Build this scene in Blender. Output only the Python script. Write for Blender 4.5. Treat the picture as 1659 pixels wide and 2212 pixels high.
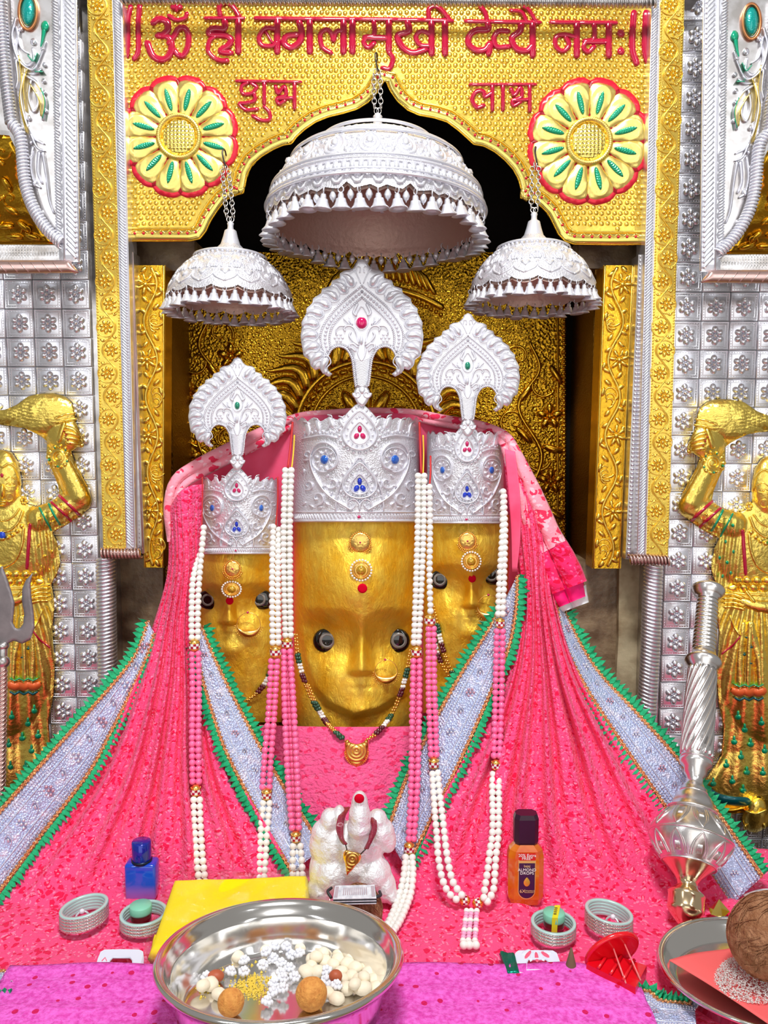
import bpy, bmesh, math, random
import numpy as np
from mathutils import Vector, Matrix, Euler
from mathutils.geometry import delaunay_2d_cdt

sc = bpy.context.scene
for o in list(bpy.data.objects):
    bpy.data.objects.remove(o)
COL = sc.collection
PI = math.pi
rng = random.Random(7)

# ------------------------------------------------------------------ camera
IW, IH, F = 1659.0, 2212.0, 1800.0
CZ = 1.30                      # eye height
PITCH = math.radians(5.74)     # looking slightly down
ALT = 0.61                     # height of the altar top
cam_d = bpy.data.cameras.new('camera')
cam_d.sensor_fit = 'VERTICAL'
cam_d.sensor_height = 36.0
cam_d.lens = F / IH * 36.0
cam_d.clip_start = 0.02
cam = bpy.data.objects.new('camera', cam_d)
cam.location = (0, 0, CZ)
cam.rotation_euler = (PI / 2 - PITCH, 0, 0)
COL.objects.link(cam)
sc.camera = cam

# ------------------------------------------------------------------ world, lamps, exposure
w = bpy.data.worlds.new('world')
sc.world = w
w.use_nodes = True
w.node_tree.nodes['Background'].inputs[0].default_value = (1.0, 0.97, 0.93, 1)
w.node_tree.nodes['Background'].inputs[1].default_value = 0.26
vs = sc.view_settings
vs.view_transform = 'Standard'
vs.look = 'None'
vs.gamma = 1.0
vs.use_curve_mapping = False
vs.exposure = 0.22

def area_lamp(name, loc, target, sx, sy, power, col=(1, 1, 1)):
    d = bpy.data.lights.new(name, 'AREA')
    d.shape = 'RECTANGLE'
    d.size, d.size_y, d.energy, d.color = sx, sy, power, col
    o = bpy.data.objects.new(name, d)
    o.location = loc
    o.rotation_euler = (Vector(target) - Vector(loc)).to_track_quat('-Z', 'Y').to_euler()
    COL.objects.link(o)
    return o
# ceiling lamp of the sanctum, above and a little in front of the visitor
area_lamp('ceiling_lamp', (0.05, 0.22, CZ + 1.75), (0, 1.4, CZ - 0.1), 0.5, 0.2, 44)
# added side lights, invented to give the metal bright reflections
area_lamp('added_side_light_a', (-1.2, -0.3, CZ + 0.7), (0, 1.4, CZ), 0.10, 1.2, 4, (0.93, 0.96, 1))
area_lamp('added_side_light_b', (1.2, -0.3, CZ + 0.7), (0, 1.4, CZ), 0.10, 1.2, 4, (0.93, 0.96, 1))
# added fill light far behind the camera, invented to brighten the gold
area_lamp('added_front_fill', (0.15, -2.4, CZ + 0.0), (0, 1.4, CZ), 3.0, 2.4, 26, (1, 0.98, 0.94))

# ------------------------------------------------------------------ pixel -> place
_c, _s = math.cos(PITCH), math.sin(PITCH)
def P(px, py, D):
    """world point seen at photo pixel (px, py) standing D metres in front of the eye (arrays fine)"""
    u = (np.asarray(px, float) - IW / 2) / F
    v = (IH / 2 - np.asarray(py, float)) / F
    t = D / (_c + v * _s)
    u, v, t = np.broadcast_arrays(u, v, t)
    return np.stack([t * u, t * (_c + v * _s), CZ + t * (v * _c - _s)], -1)
def PZ(px, py, z):
    u = (np.asarray(px, float) - IW / 2) / F
    v = (IH / 2 - np.asarray(py, float)) / F
    t = (z - CZ) / (v * _c - _s)
    u, v, t = np.broadcast_arrays(u, v, t)
    return np.stack([t * u, t * (_c + v * _s), CZ + t * (v * _c - _s)], -1)
def V(px, py, D):
    return Vector(P(px, py, D).tolist())
def VZ(px, py, z=ALT):
    return Vector(PZ(px, py, z).tolist())
def plane(D):
    def m(px, py, h=0.0):
        return P(px, py, D - np.asarray(h, float) * D / F)
    return m

# ------------------------------------------------------------------ objects
WM = {}
def reg(o, parent, M):
    if parent is not None:
        o.parent = parent
        o.matrix_parent_inverse = WM[parent].inverted()
    o.matrix_basis = M
    WM[o] = M.copy()
    COL.objects.link(o)
    return o
def tag(o, label=None, cat=None, group=None, kind=None):
    if label: o['label'] = label
    if cat: o['category'] = cat
    if group: o['group'] = group
    if kind: o['kind'] = kind
    return o
def thing(name, label, cat, loc, group=None):
    o = bpy.data.objects.new(name, None)
    o.empty_display_size = 0.02
    reg(o, None, Matrix.Translation(Vector(loc)))
    return tag(o, label, cat, group)
def mesh(name, verts, faces, smooth=True, uv=None):
    me = bpy.data.meshes.new(name)
    me.from_pydata([tuple(map(float, v)) for v in verts], [], faces)
    if smooth:
        me.shade_smooth()
    if uv is not None:
        lay = me.uv_layers.new(name='UVMap')
        li = np.empty(len(me.loops), int)
        me.loops.foreach_get('vertex_index', li)
        lay.data.foreach_set('uv', np.asarray(uv, np.float32)[li].ravel())
    me.validate()
    return me
def obj(name, vf, mat, parent=None, smooth=True, uv=None):
    """a mesh object from world-space geometry, origin moved to its middle"""
    v, f = vf[0], vf[1]
    if len(vf) > 2 and uv is None: uv = vf[2]
    v = np.asarray(v, float)
    c = (v.min(0) + v.max(0)) / 2
    me = mesh(name, v - c, f, smooth, uv)
    me.materials.append(mat)
    o = bpy.data.objects.new(name, me)
    return reg(o, parent, Matrix.Translation(Vector(c.tolist())))
def inst(name, me, M, parent=None):
    """an object that shares mesh data, placed with world matrix M"""
    return reg(bpy.data.objects.new(name, me), parent, M)
def lmesh(name, vf, mat, smooth=True):
    me = mesh(name, vf[0], vf[1], smooth)
    me.materials.append(mat)
    return me
def TR(loc, rot=(0, 0, 0), s=1.0):
    S = Matrix.Diagonal(Vector((s, s, s) if np.isscalar(s) else s)).to_4x4()
    return Matrix.Translation(Vector(loc)) @ Euler(rot).to_matrix().to_4x4() @ S
def axes(loc, z, x=None, s=1.0):
    """matrix with local z along z"""
    z = Vector(z).normalized()
    x = Vector(x) if x is not None else (Vector((1, 0, 0)) if abs(z.x) < 0.9 else Vector((0, 1, 0)))
    y = z.cross(x).normalized(); x = y.cross(z)
    M = Matrix((x, y, z)).transposed().to_4x4()
    S = Matrix.Diagonal(Vector((s, s, s) if np.isscalar(s) else s)).to_4x4()
    return Matrix.Translation(Vector(loc)) @ M @ S
def join(*vfs):
    V_, F_ = [], []
    n = 0
    for vf in vfs:
        v = np.asarray(vf[0], float).reshape(-1, 3)
        V_.append(v)
        F_ += [tuple(i + n for i in f) for f in vf[1]]
        n += len(v)
    return np.concatenate(V_), F_
def xf(vf, M):
    v = np.asarray(vf[0], float)
    M = np.array(M)
    return v @ M[:3, :3].T + M[:3, 3], vf[1]

# ------------------------------------------------------------------ shapes
def crom(pts, n, closed=False):
    """Catmull-Rom through pts (any dimension), n samples per span"""
    p = np.asarray(pts, float)
    if len(p) < 3 and not closed:
        t = np.linspace(0, 1, n * (len(p) - 1) + 1)[:, None]
        return p[0] * (1 - t) + p[-1] * t
    if closed:
        q = np.concatenate([p[-1:], p, p[:2]])
    else:
        q = np.concatenate([2 * p[:1] - p[1:2], p, 2 * p[-1:] - p[-2:-1]])
    out = []
    for i in range(1, len(q) - 2):
        a, b, c, d = q[i - 1], q[i], q[i + 1], q[i + 2]
        t = np.linspace(0, 1, n, endpoint=False)[:, None]
        out.append(0.5 * (2 * b + (c - a) * t + (2 * a - 5 * b + 4 * c - d) * t ** 2 + (3 * b - a - 3 * c + d) * t ** 3))
    r = np.concatenate(out)
    if not closed:
        r = np.concatenate([r, p[-1:]])
    return r
def resample(p, step, closed=False):
    p = np.asarray(p, float)
    q = np.concatenate([p, p[:1]]) if closed else p
    d = np.r_[0, np.cumsum(np.linalg.norm(np.diff(q, axis=0), axis=1))]
    n = max(2, int(round(d[-1] / step)) + (0 if closed else 1))
    t = np.linspace(0, d[-1], n, endpoint=not closed)
    return np.stack([np.interp(t, d, q[:, k]) for k in range(q.shape[1])], 1)
def length(p):
    return float(np.linalg.norm(np.diff(np.asarray(p, float), axis=0), axis=1).sum())
def box(c, s, bev=0.0, M=None):
    bm = bmesh.new()
    bmesh.ops.create_cube(bm, size=1)
    bmesh.ops.scale(bm, vec=s, verts=bm.verts)
    if bev:
        bmesh.ops.bevel(bm, geom=bm.edges[:], offset=bev, segments=2, affect='EDGES', profile=0.5)
    bmesh.ops.translate(bm, vec=c, verts=bm.verts)
    vf = from_bm(bm)
    return xf(vf, M) if M is not None else vf
def from_bm(bm):
    bm.verts.index_update()
    vf = (np.array([v.co[:] for v in bm.verts]), [tuple(v.index for v in f.verts) for f in bm.faces])
    bm.free()
    return vf
def sphere(r=1.0, nu=10, nv=6, c=(0, 0, 0), s=(1, 1, 1)):
    prof = [(r * math.sin(PI * k / nv), -r * math.cos(PI * k / nv)) for k in range(nv + 1)]
    v, f = lathe(prof, nu)
    return v * np.asarray(s, float) + np.asarray(c, float), f
def lathe(prof, n, a0=0.0, a1=2 * PI):
    """spin (r, z) profile about z; zero radii become poles"""
    full = abs(a1 - a0 - 2 * PI) < 1e-6
    m = n if full else n + 1
    an = np.linspace(a0, a1, m, endpoint=not full)
    ca, sa = np.cos(an), np.sin(an)
    v, rows = [], []
    k = 0
    for r, z in prof:
        if abs(r) < 1e-9:
            v.append(np.array([[0, 0, z]])); rows.append([k] * m); k += 1
        else:
            v.append(np.stack([r * ca, r * sa, np.full(m, z)], 1)); rows.append(list(range(k, k + m))); k += m
    f = []
    for a, b in zip(rows[:-1], rows[1:]):
        for i in range(m if full else m - 1):
            j = (i + 1) % m
            q = (a[i], a[j], b[j], b[i])
            q = tuple(dict.fromkeys(q))
            if len(q) > 2: f.append(q)
    return np.concatenate(v), f
def tube(path, r, n=8, closed=False, caps=True):
    p = np.asarray(path, float)
    m = len(p)
    r = np.broadcast_to(np.asarray(r, float), (m,))
    if closed:
        T = np.roll(p, -1, 0) - np.roll(p, 1, 0)
    else:
        T = np.gradient(p, axis=0)
    T /= np.linalg.norm(T, axis=1)[:, None] + 1e-12
    up = np.array([0, 0, 1.0]) if abs(T[0][2]) < 0.9 else np.array([1.0, 0, 0])
    N = np.cross(T[0], up); N /= np.linalg.norm(N)
    v = []
    an = np.linspace(0, 2 * PI, n, endpoint=False)
    for i in range(m):
        N = N - T[i] * N.dot(T[i]); N /= np.linalg.norm(N) + 1e-12
        B = np.cross(T[i], N)
        v.append(p[i] + r[i] * (np.cos(an)[:, None] * N + np.sin(an)[:, None] * B))
    f = []
    for i in range(m if closed else m - 1):
        a, b = i * n, ((i + 1) % m) * n
        for j in range(n):
            k = (j + 1) % n
            f.append((a + j, a + k, b + k, b + j))
    if caps and not closed:
        f.append(tuple(range(n))[::-1]); f.append(tuple(range((m - 1) * n, m * n)))
    return np.concatenate(v), f
def grid_faces(nu, nv, wrap=False):
    f = []
    for j in range(nv - 1):
        for i in range(nu if wrap else nu - 1):
            k = (i + 1) % nu
            f.append((j * nu + i, j * nu + k, (j + 1) * nu + k, (j + 1) * nu + i))
    return f
def inside(px, py, poly):
    poly = np.asarray(poly, float)
    x0, y0 = poly[:, 0], poly[:, 1]
    x1, y1 = np.roll(x0, -1), np.roll(y0, -1)
    r = np.zeros(len(px), bool)
    for a, b, c, d in zip(x0, y0, x1, y1):
        if b == d: continue
        m = (b > py) != (d > py)
        r ^= m & (px < (c - a) * (py - b) / (d - b) + a)
    return r
def dist(px, py, line, closed=True):
    line = np.asarray(line, float)
    q = np.concatenate([line, line[:1]]) if closed else line
    best = np.full(len(px), 1e9)
    for a, b in zip(q[:-1], q[1:]):
        d = b - a
        L = d.dot(d) + 1e-12
        t = np.clip(((px - a[0]) * d[0] + (py - a[1]) * d[1]) / L, 0, 1)
        best = np.minimum(best, (px - a[0] - t * d[0]) ** 2 + (py - a[1] - t * d[1]) ** 2)
    return np.sqrt(best)
def puff(d, R, H):
    t = np.clip(d / R, 0, 1)
    return H * np.sqrt(np.clip(1 - (1 - t) ** 2, 0, 1))
def relief(outline, hfun, step, mapper, thick=3.0, holes=(), smooth_out=0):
    """raised shape: outline (pixels) filled with a fine mesh, height hfun(x, y, edge_distance), walls down to -thick"""
    out = crom(outline, smooth_out, True) if smooth_out else np.asarray(outline, float)
    out = resample(out, step, True)
    hs = [resample(np.asarray(h, float), step, True) for h in holes]
    x0, y0 = out.min(0); x1, y1 = out.max(0)
    gx, gy = np.meshgrid(np.arange(x0 + step / 2, x1, step), np.arange(y0 + step / 2, y1, step * 0.87))
    gx = gx + (np.arange(gx.shape[0]) % 2)[:, None] * step / 2
    gx, gy = gx.ravel(), gy.ravel()
    k = inside(gx, gy, out)
    for h in hs: k &= ~inside(gx, gy, h)
    gx, gy = gx[k], gy[k]
    d = dist(gx, gy, out)
    for h in hs: d = np.minimum(d, dist(gx, gy, h))
    k = d > step * 0.45
    gx, gy = gx[k], gy[k]
    pts = [out] + hs + [np.stack([gx, gy], 1)]
    allp = np.concatenate(pts)
    edges, n = [], 0
    for c in [out] + hs:
        edges += [(n + i, n + (i + 1) % len(c)) for i in range(len(c))]
        n += len(c)
    res = delaunay_2d_cdt([Vector(p) for p in allp.tolist()], edges, [], 0, 1e-6)
    v2 = np.array([p[:] for p in res[0]])
    tri = [tuple(f) for f in res[2]]
    cen = np.array([v2[list(f)].mean(0) for f in tri])
    k = inside(cen[:, 0], cen[:, 1], out)
    for h in hs: k &= ~inside(cen[:, 0], cen[:, 1], h)
    tri = [f for f, kk in zip(tri, k) if kk]
    d = dist(v2[:, 0], v2[:, 1], out)
    for h in hs: d = np.minimum(d, dist(v2[:, 0], v2[:, 1], h))
    hh = hfun(v2[:, 0], v2[:, 1], d)
    top = mapper(v2[:, 0], v2[:, 1], hh)
    cnt = {}
    for f in tri:
        for a, b in zip(f, f[1:] + f[:1]):
            cnt[(a, b)] = cnt.get((a, b), 0) + 1
    bd = [e for e in cnt if (e[1], e[0]) not in cnt]
    bot = mapper(v2[:, 0], v2[:, 1], np.full(len(v2), -float(thick)))
    nv = len(v2)
    # image y runs down: flip so that faces look at the viewer
    faces = [f[::-1] for f in tri]
    use = sorted({i for e in bd for i in e})
    mp = {i: nv + k for k, i in enumerate(use)}
    for a, b in bd:
        faces.append((a, b, mp[b], mp[a]))
    return np.concatenate([top, bot[use]]), faces
def bev(R, H):
    return lambda x, y, d: puff(d, R, H)
def stroke(path, wd, ht, mapper, n=6, closed=False, smooth=0, taper=0.0, sink=1.0, k=7):
    """a raised rib along a pixel path: half-round section wd wide and ht high"""
    p = crom(path, smooth, closed) if smooth else np.asarray(path, float)
    m = len(p)
    T = (np.roll(p, -1, 0) - np.roll(p, 1, 0)) if closed else np.gradient(p, axis=0)
    T /= np.linalg.norm(T, axis=1)[:, None] + 1e-9
    Nn = np.stack([-T[:, 1], T[:, 0]], 1)
    w_ = np.broadcast_to(np.asarray(wd, float), (m,)).copy()
    if taper and not closed:
        s = np.linspace(0, 1, m)
        w_ = w_ * (1 - taper * s)
    hs = np.broadcast_to(np.asarray(ht, float), (m,)) * w_ / max(w_.max(), 1e-6)
    if not closed:          # rounded ends
        p = np.concatenate([p[:1] - T[:1] * w_[0] * .46, p[:1] - T[:1] * w_[0] * .32, p, p[-1:] + T[-1:] * w_[-1] * .32, p[-1:] + T[-1:] * w_[-1] * .46])
        Nn = np.concatenate([Nn[:1]] * 2 + [Nn] + [Nn[-1:]] * 2)
        w_ = np.r_[w_[0] * .3, w_[0] * .75, w_, w_[-1] * .75, w_[-1] * .3]
        hs = np.r_[hs[0] * .3, hs[0] * .75, hs, hs[-1] * .75, hs[-1] * .3]
        m += 4
    an = np.linspace(0, PI, k)
    xs, ys, zs = [], [], []
    for a in an:
        off = math.cos(a) * w_ / 2
        xs.append(p[:, 0] + Nn[:, 0] * off); ys.append(p[:, 1] + Nn[:, 1] * off)
        zs.append(math.sin(a) * hs - (sink if a in (an[0], an[-1]) else 0))
    xs, ys, zs = (np.array(q).T.ravel() for q in (xs, ys, zs))
    v = mapper(xs, ys, zs)
    f = grid_faces(k, m)
    if closed:
        f += [((m - 1) * k + i, (m - 1) * k + i + 1, i + 1, i) for i in range(k - 1)]
    return v, [q[::-1] for q in f]
def blob(x, y, rx, ry, ang, ht, mapper, nu=10, nv=4, sink=0.5):
    """a raised half-ellipsoid bump"""
    vs_, rows = [], []
    ca, sa = math.cos(ang), math.sin(ang)
    X, Y, H = [], [], []
    for j in range(nv):
        t = PI / 2 * j / nv
        for i in range(nu):
            a = 2 * PI * i / nu
            ex, ey = rx * math.cos(a) * math.cos(t), ry * math.sin(a) * math.cos(t)
            X.append(x + ex * ca - ey * sa); Y.append(y + ex * sa + ey * ca); H.append(ht * math.sin(t) - (sink if j == 0 else 0))
    X.append(x); Y.append(y); H.append(ht)
    v = mapper(np.array(X), np.array(Y), np.array(H))
    f = grid_faces(nu, nv, True)
    last = len(X) - 1
    f += [((nv - 1) * nu + i, (nv - 1) * nu + (i + 1) % nu, last) for i in range(nu)]
    return v, [q[::-1] for q in f]
def circ(cx, cy, r, n=32, ry=None, a0=0.0, a1=2 * PI):
    full = abs(a1 - a0 - 2 * PI) < 1e-6
    a = np.linspace(a0, a1, n, endpoint=not full)
    return np.stack([cx + r * np.cos(a), cy + (r if ry is None else ry) * np.sin(a)], 1)
def tear(cx, cy, w_, up, dn, n=28):
    """teardrop outline, point upward"""
    a = np.linspace(0, 2 * PI, n, endpoint=False)
    x = np.sin(a) * w_
    y = -np.cos(a)
    yy = np.where(y < 0, y * up, y * dn)
    x = np.where(y < 0, x * (1 - 0.55 * (-y) ** 1.6), x)
    return np.stack([cx + x, cy + yy], 1)
def spiral(cx, cy, r0, r1, a0, turns, n=18):
    a = np.linspace(0, 1, n)
    r = r0 + (r1 - r0) * a
    th = a0 + turns * 2 * PI * a
    return np.stack([cx + r * np.cos(th), cy + r * np.sin(th)], 1)
def loft(rows, nu, nv, fold=None):
    """cloth surface through rows of (px, py, D); returns verts, faces, uv. fold(u, v) -> metres toward viewer"""
    R = [crom(resample_n(r, 24), 1) if False else resample_n(crom(r, 8), nu) for r in rows]
    R = np.array(R)                      # rows, nu, 3
    C = np.stack([crom(R[:, i, :], 10) for i in range(nu)], 1)
    C = np.stack([resample_par(C[:, i, :], nv) for i in range(nu)], 1)   # nv, nu, 3
    u, v = np.meshgrid(np.linspace(0, 1, nu), np.linspace(0, 1, nv))
    D = C[..., 2].copy()
    if fold is not None:
        D = D - fold(u, v)
    W = P(C[..., 0], C[..., 1], D)
    L = np.linalg.norm(np.diff(W, axis=0), axis=2).mean()
    lu = np.r_[0, np.cumsum(np.linalg.norm(np.diff(W[nv // 2], axis=0), axis=1))]
    lv = np.r_[0, np.cumsum(np.linalg.norm(np.diff(W[:, nu // 2], axis=0), axis=1))]
    uv = np.stack(np.broadcast_arrays(lu[None, :], lv[:, None]), -1).reshape(-1, 2)
    return W.reshape(-1, 3), [f[::-1] for f in grid_faces(nu, nv)], uv
def resample_n(p, n):
    d = np.r_[0, np.cumsum(np.linalg.norm(np.diff(p[:, :2], axis=0), axis=1))]
    t = np.linspace(0, d[-1], n)
    return np.stack([np.interp(t, d, p[:, k]) for k in range(p.shape[1])], 1)
def resample_par(p, n):
    t = np.linspace(0, len(p) - 1, n)
    i = np.arange(len(p))
    return np.stack([np.interp(t, i, p[:, k]) for k in range(p.shape[1])], 1)
def thicken(vf, th):
    """give a sheet a back side th metres behind it"""
    me = mesh('tmp', vf[0], vf[1])
    bm = bmesh.new(); bm.from_mesh(me); bpy.data.meshes.remove(me)
    bm.normal_update()
    bmesh.ops.solidify(bm, geom=bm.faces[:], thickness=th)
    return from_bm(bm)

# ------------------------------------------------------------------ materials
def _nt(name):
    m = bpy.data.materials.new(name)
    m.use_nodes = True
    nt = m.node_tree
    return m, nt, nt.nodes['Principled BSDF']
def N(nt, t, **kw):
    n = nt.nodes.new(t)
    for k, v_ in kw.items():
        if k in n.bl_rna.properties.keys(): setattr(n, k, v_)
    return n
def mth(nt, op, a, b=None, c=None):
    n = nt.nodes.new('ShaderNodeMath'); n.operation = op
    for i, q in enumerate((a, b, c)):
        if q is None: continue
        if isinstance(q, (int, float)): n.inputs[i].default_value = q
        else: nt.links.new(q, n.inputs[i])
    return n.outputs[0]
def coords(nt, kind='Object', scale=(1, 1, 1)):
    t = nt.nodes.new('ShaderNodeTexCoord')
    m = nt.nodes.new('ShaderNodeMapping')
    m.inputs['Scale'].default_value = scale
    nt.links.new(t.outputs[kind], m.inputs[0])
    return m.outputs[0]
def ramp(nt, fac, stops):
    n = nt.nodes.new('ShaderNodeValToRGB')
    el = n.color_ramp.elements
    while len(el) < len(stops): el.new(0.5)
    for e, (p_, c_) in zip(el, stops):
        e.position = p_; e.color = tuple(c_) + (1,)
    nt.links.new(fac, n.inputs[0])
    return n.outputs[0]
def noise(nt, co, scale, detail=3, rough=0.55, dist_=0.0):
    n = nt.nodes.new('ShaderNodeTexNoise')
    n.inputs['Scale'].default_value = scale
    n.inputs['Detail'].default_value = detail
    n.inputs['Roughness'].default_value = rough
    n.inputs['Distortion'].default_value = dist_
    nt.links.new(co, n.inputs['Vector'])
    return n.outputs['Fac']
def voro(nt, co, scale, feature='F1', rnd=1.0, out='Distance'):
    n = nt.nodes.new('ShaderNodeTexVoronoi')
    n.feature = feature
    n.inputs['Scale'].default_value = scale
    n.inputs['Randomness'].default_value = rnd
    nt.links.new(co, n.inputs['Vector'])
    return n.outputs[out]
def bump(nt, b, height, strength, distance=0.002):
    n = nt.nodes.new('ShaderNodeBump')
    n.inputs['Strength'].default_value = strength
    n.inputs['Distance'].default_value = distance
    nt.links.new(height, n.inputs['Height'])
    nt.links.new(n.outputs[0], b.inputs['Normal'])
def mat(name, col, metal=0.0, rough=0.5, spec=0.5, coat=0.0, bmp=None, var=None, trans=0.0, ior=1.45, sheen=0.0):
    """bmp=(kind, scale, strength, distance); var=(colour2, scale)"""
    m, nt, b = _nt(name)
    b.inputs['Base Color'].default_value = tuple(col) + (1,)
    b.inputs['Metallic'].default_value = metal
    b.inputs['Roughness'].default_value = rough
    b.inputs['Specular IOR Level'].default_value = spec
    b.inputs['Coat Weight'].default_value = coat
    b.inputs['Transmission Weight'].default_value = trans
    b.inputs['IOR'].default_value = ior
    b.inputs['Sheen Weight'].default_value = sheen
    if var:
        co = coords(nt)
        f = noise(nt, co, var[1], 4)
        nt.links.new(ramp(nt, f, [(0.38, col), (0.64, var[0])]), b.inputs['Base Color'])
    if bmp:
        co = coords(nt)
        kind, scl, st, ds = bmp
        if kind == 'noise': h = noise(nt, co, scl, 4)
        elif kind == 'dimple':
            dd = voro(nt, co, scl, 'F1', 0.55)
            h = mth(nt, 'SUBTRACT', 1.0, mth(nt, 'SMOOTH_MIN', dd, 0.5, 0.2))
        elif kind == 'hammer': h = voro(nt, co, scl, 'SMOOTH_F1', 0.9)
        bump(nt, b, h, st, ds)
    return m
# ------------------------------------------------------------------ palette
GOLD = mat('gold_leaf', (0.93, 0.66, 0.11), 1.0, 0.24, bmp=('noise', 60, 0.25, 0.004))
GOLD_DIMPLE = mat('gold_dimpled_sheet', (0.90, 0.64, 0.12), 1.0, 0.28, bmp=('noise', 25, 0.3, 0.006))
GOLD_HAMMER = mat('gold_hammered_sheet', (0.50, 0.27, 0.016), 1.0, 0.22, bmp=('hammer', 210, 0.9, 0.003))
GOLD_BRIGHT = mat('gold_polished', (0.95, 0.72, 0.18), 1.0, 0.2)
GOLD_SOFT = mat('gold_satin', (0.95, 0.73, 0.22), 1.0, 0.36, bmp=('noise', 60, 0.2, 0.003))
GOLD_STRIP = mat('gold_embossed_strip', (0.90, 0.64, 0.12), 1.0, 0.3, bmp=('noise', 500, 0.35, 0.001))
GOLD_DEEP = mat('gold_deep', (0.72, 0.40, 0.03), 1.0, 0.2, bmp=('noise', 160, 0.3, 0.002))
GOLD_ORANGE = mat('gold_orange', (0.85, 0.40, 0.03), 1.0, 0.25)
SILVER = mat('silver_bright', (0.80, 0.80, 0.86), 0.55, 0.30, bmp=('noise', 300, 0.15, 0.001))
SILVER_LACE = mat('silver_chased', (0.78, 0.77, 0.82), 0.6, 0.32, bmp=('hammer', 420, 0.5, 0.002))
SILVER_TILE = mat('silver_sheet', (0.78, 0.78, 0.84), 0.9, 0.30)
SILVER_OLD = mat('silver_aged', (0.66, 0.64, 0.64), 0.95, 0.30, var=((0.42, 0.39, 0.37), 35))
RED_EN = mat('red_enamel', (0.42, 0.002, 0.035), 0.0, 0.16, coat=0.8)
RED_LINE = mat('red_paint', (0.6, 0.01, 0.03), 0.0, 0.3)
GREEN_EN = mat('green_enamel', (0.0, 0.33, 0.17), 0.25, 0.2, coat=0.6)
TEAL_EN = mat('teal_enamel', (0.0, 0.30, 0.26), 0.3, 0.2, coat=0.6, bmp=('hammer', 500, 0.6, 0.001))
BLUE_EN = mat('blue_enamel', (0.01, 0.06, 0.55), 0.1, 0.2, coat=0.6)
NICHE_SHADE = mat('niche_shade_black', (0.008, 0.006, 0.005), 0.0, 0.8, spec=0.1, bmp=('noise', 60, 0.4, 0.003))  # near-black colour stands in for the deep shade of the niche
STONE = mat('brown_stone', (0.13, 0.075, 0.04), 0.0, 0.4, var=((0.3, 0.21, 0.12), 22), bmp=('noise', 40, 0.5, 0.006))
PLASTER = mat('cream_plaster', (0.62, 0.52, 0.33), 0.0, 0.6, var=((0.28, 0.19, 0.10), 14), bmp=('noise', 50, 0.4, 0.004))
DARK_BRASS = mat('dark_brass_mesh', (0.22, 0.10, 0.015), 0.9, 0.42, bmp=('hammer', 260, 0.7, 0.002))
PINK_SILVER = mat('copper_silver', (0.62, 0.42, 0.38), 0.9, 0.3)

def struct(name, vf, m, parent=None, smooth=False):
    o = obj(name, vf, m, parent, smooth)
    if parent is None: o['kind'] = 'structure'
    return o
def slab(poly, D, th):
    """flat plate with a pixel outline standing upright at D, th metres thick"""
    n = len(poly)
    p = np.asarray(poly, float)
    a = P(p[:, 0], p[:, 1], D)
    b = a + np.array([0, th, 0])
    f = [tuple(range(n))] + [tuple(range(2 * n - 1, n - 1, -1))]
    f += [(i, i + n, (i + 1) % n + n, (i + 1) % n) for i in range(n)]
    return np.concatenate([a, b]), f
def wbox(x0, x1, y0, y1, z0, z1, bv=0.0):
    return box(((x0 + x1) / 2, (y0 + y1) / 2, (z0 + z1) / 2), (x1 - x0, y1 - y0, z1 - z0), bv)

# ------------------------------------------------------------------ room shell
struct('floor', wbox(-2.2, 2.2, -2.0, 2.2, -0.05, 0.0), STONE)
struct('altar_plinth', join(wbox(-1.0, 1.0, 0.62, 1.30, 0.0, ALT - 0.012, 0.004), wbox(-0.47, 0.47, 1.30, 1.75, 0.0, ALT - 0.012)), STONE)
DB = 1.76
struct('wall_back', wbox(-0.62, 0.62, DB + 0.02, DB + 0.1, ALT - 0.05, 2.3), NICHE_SHADE)
DT = 1.53
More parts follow.
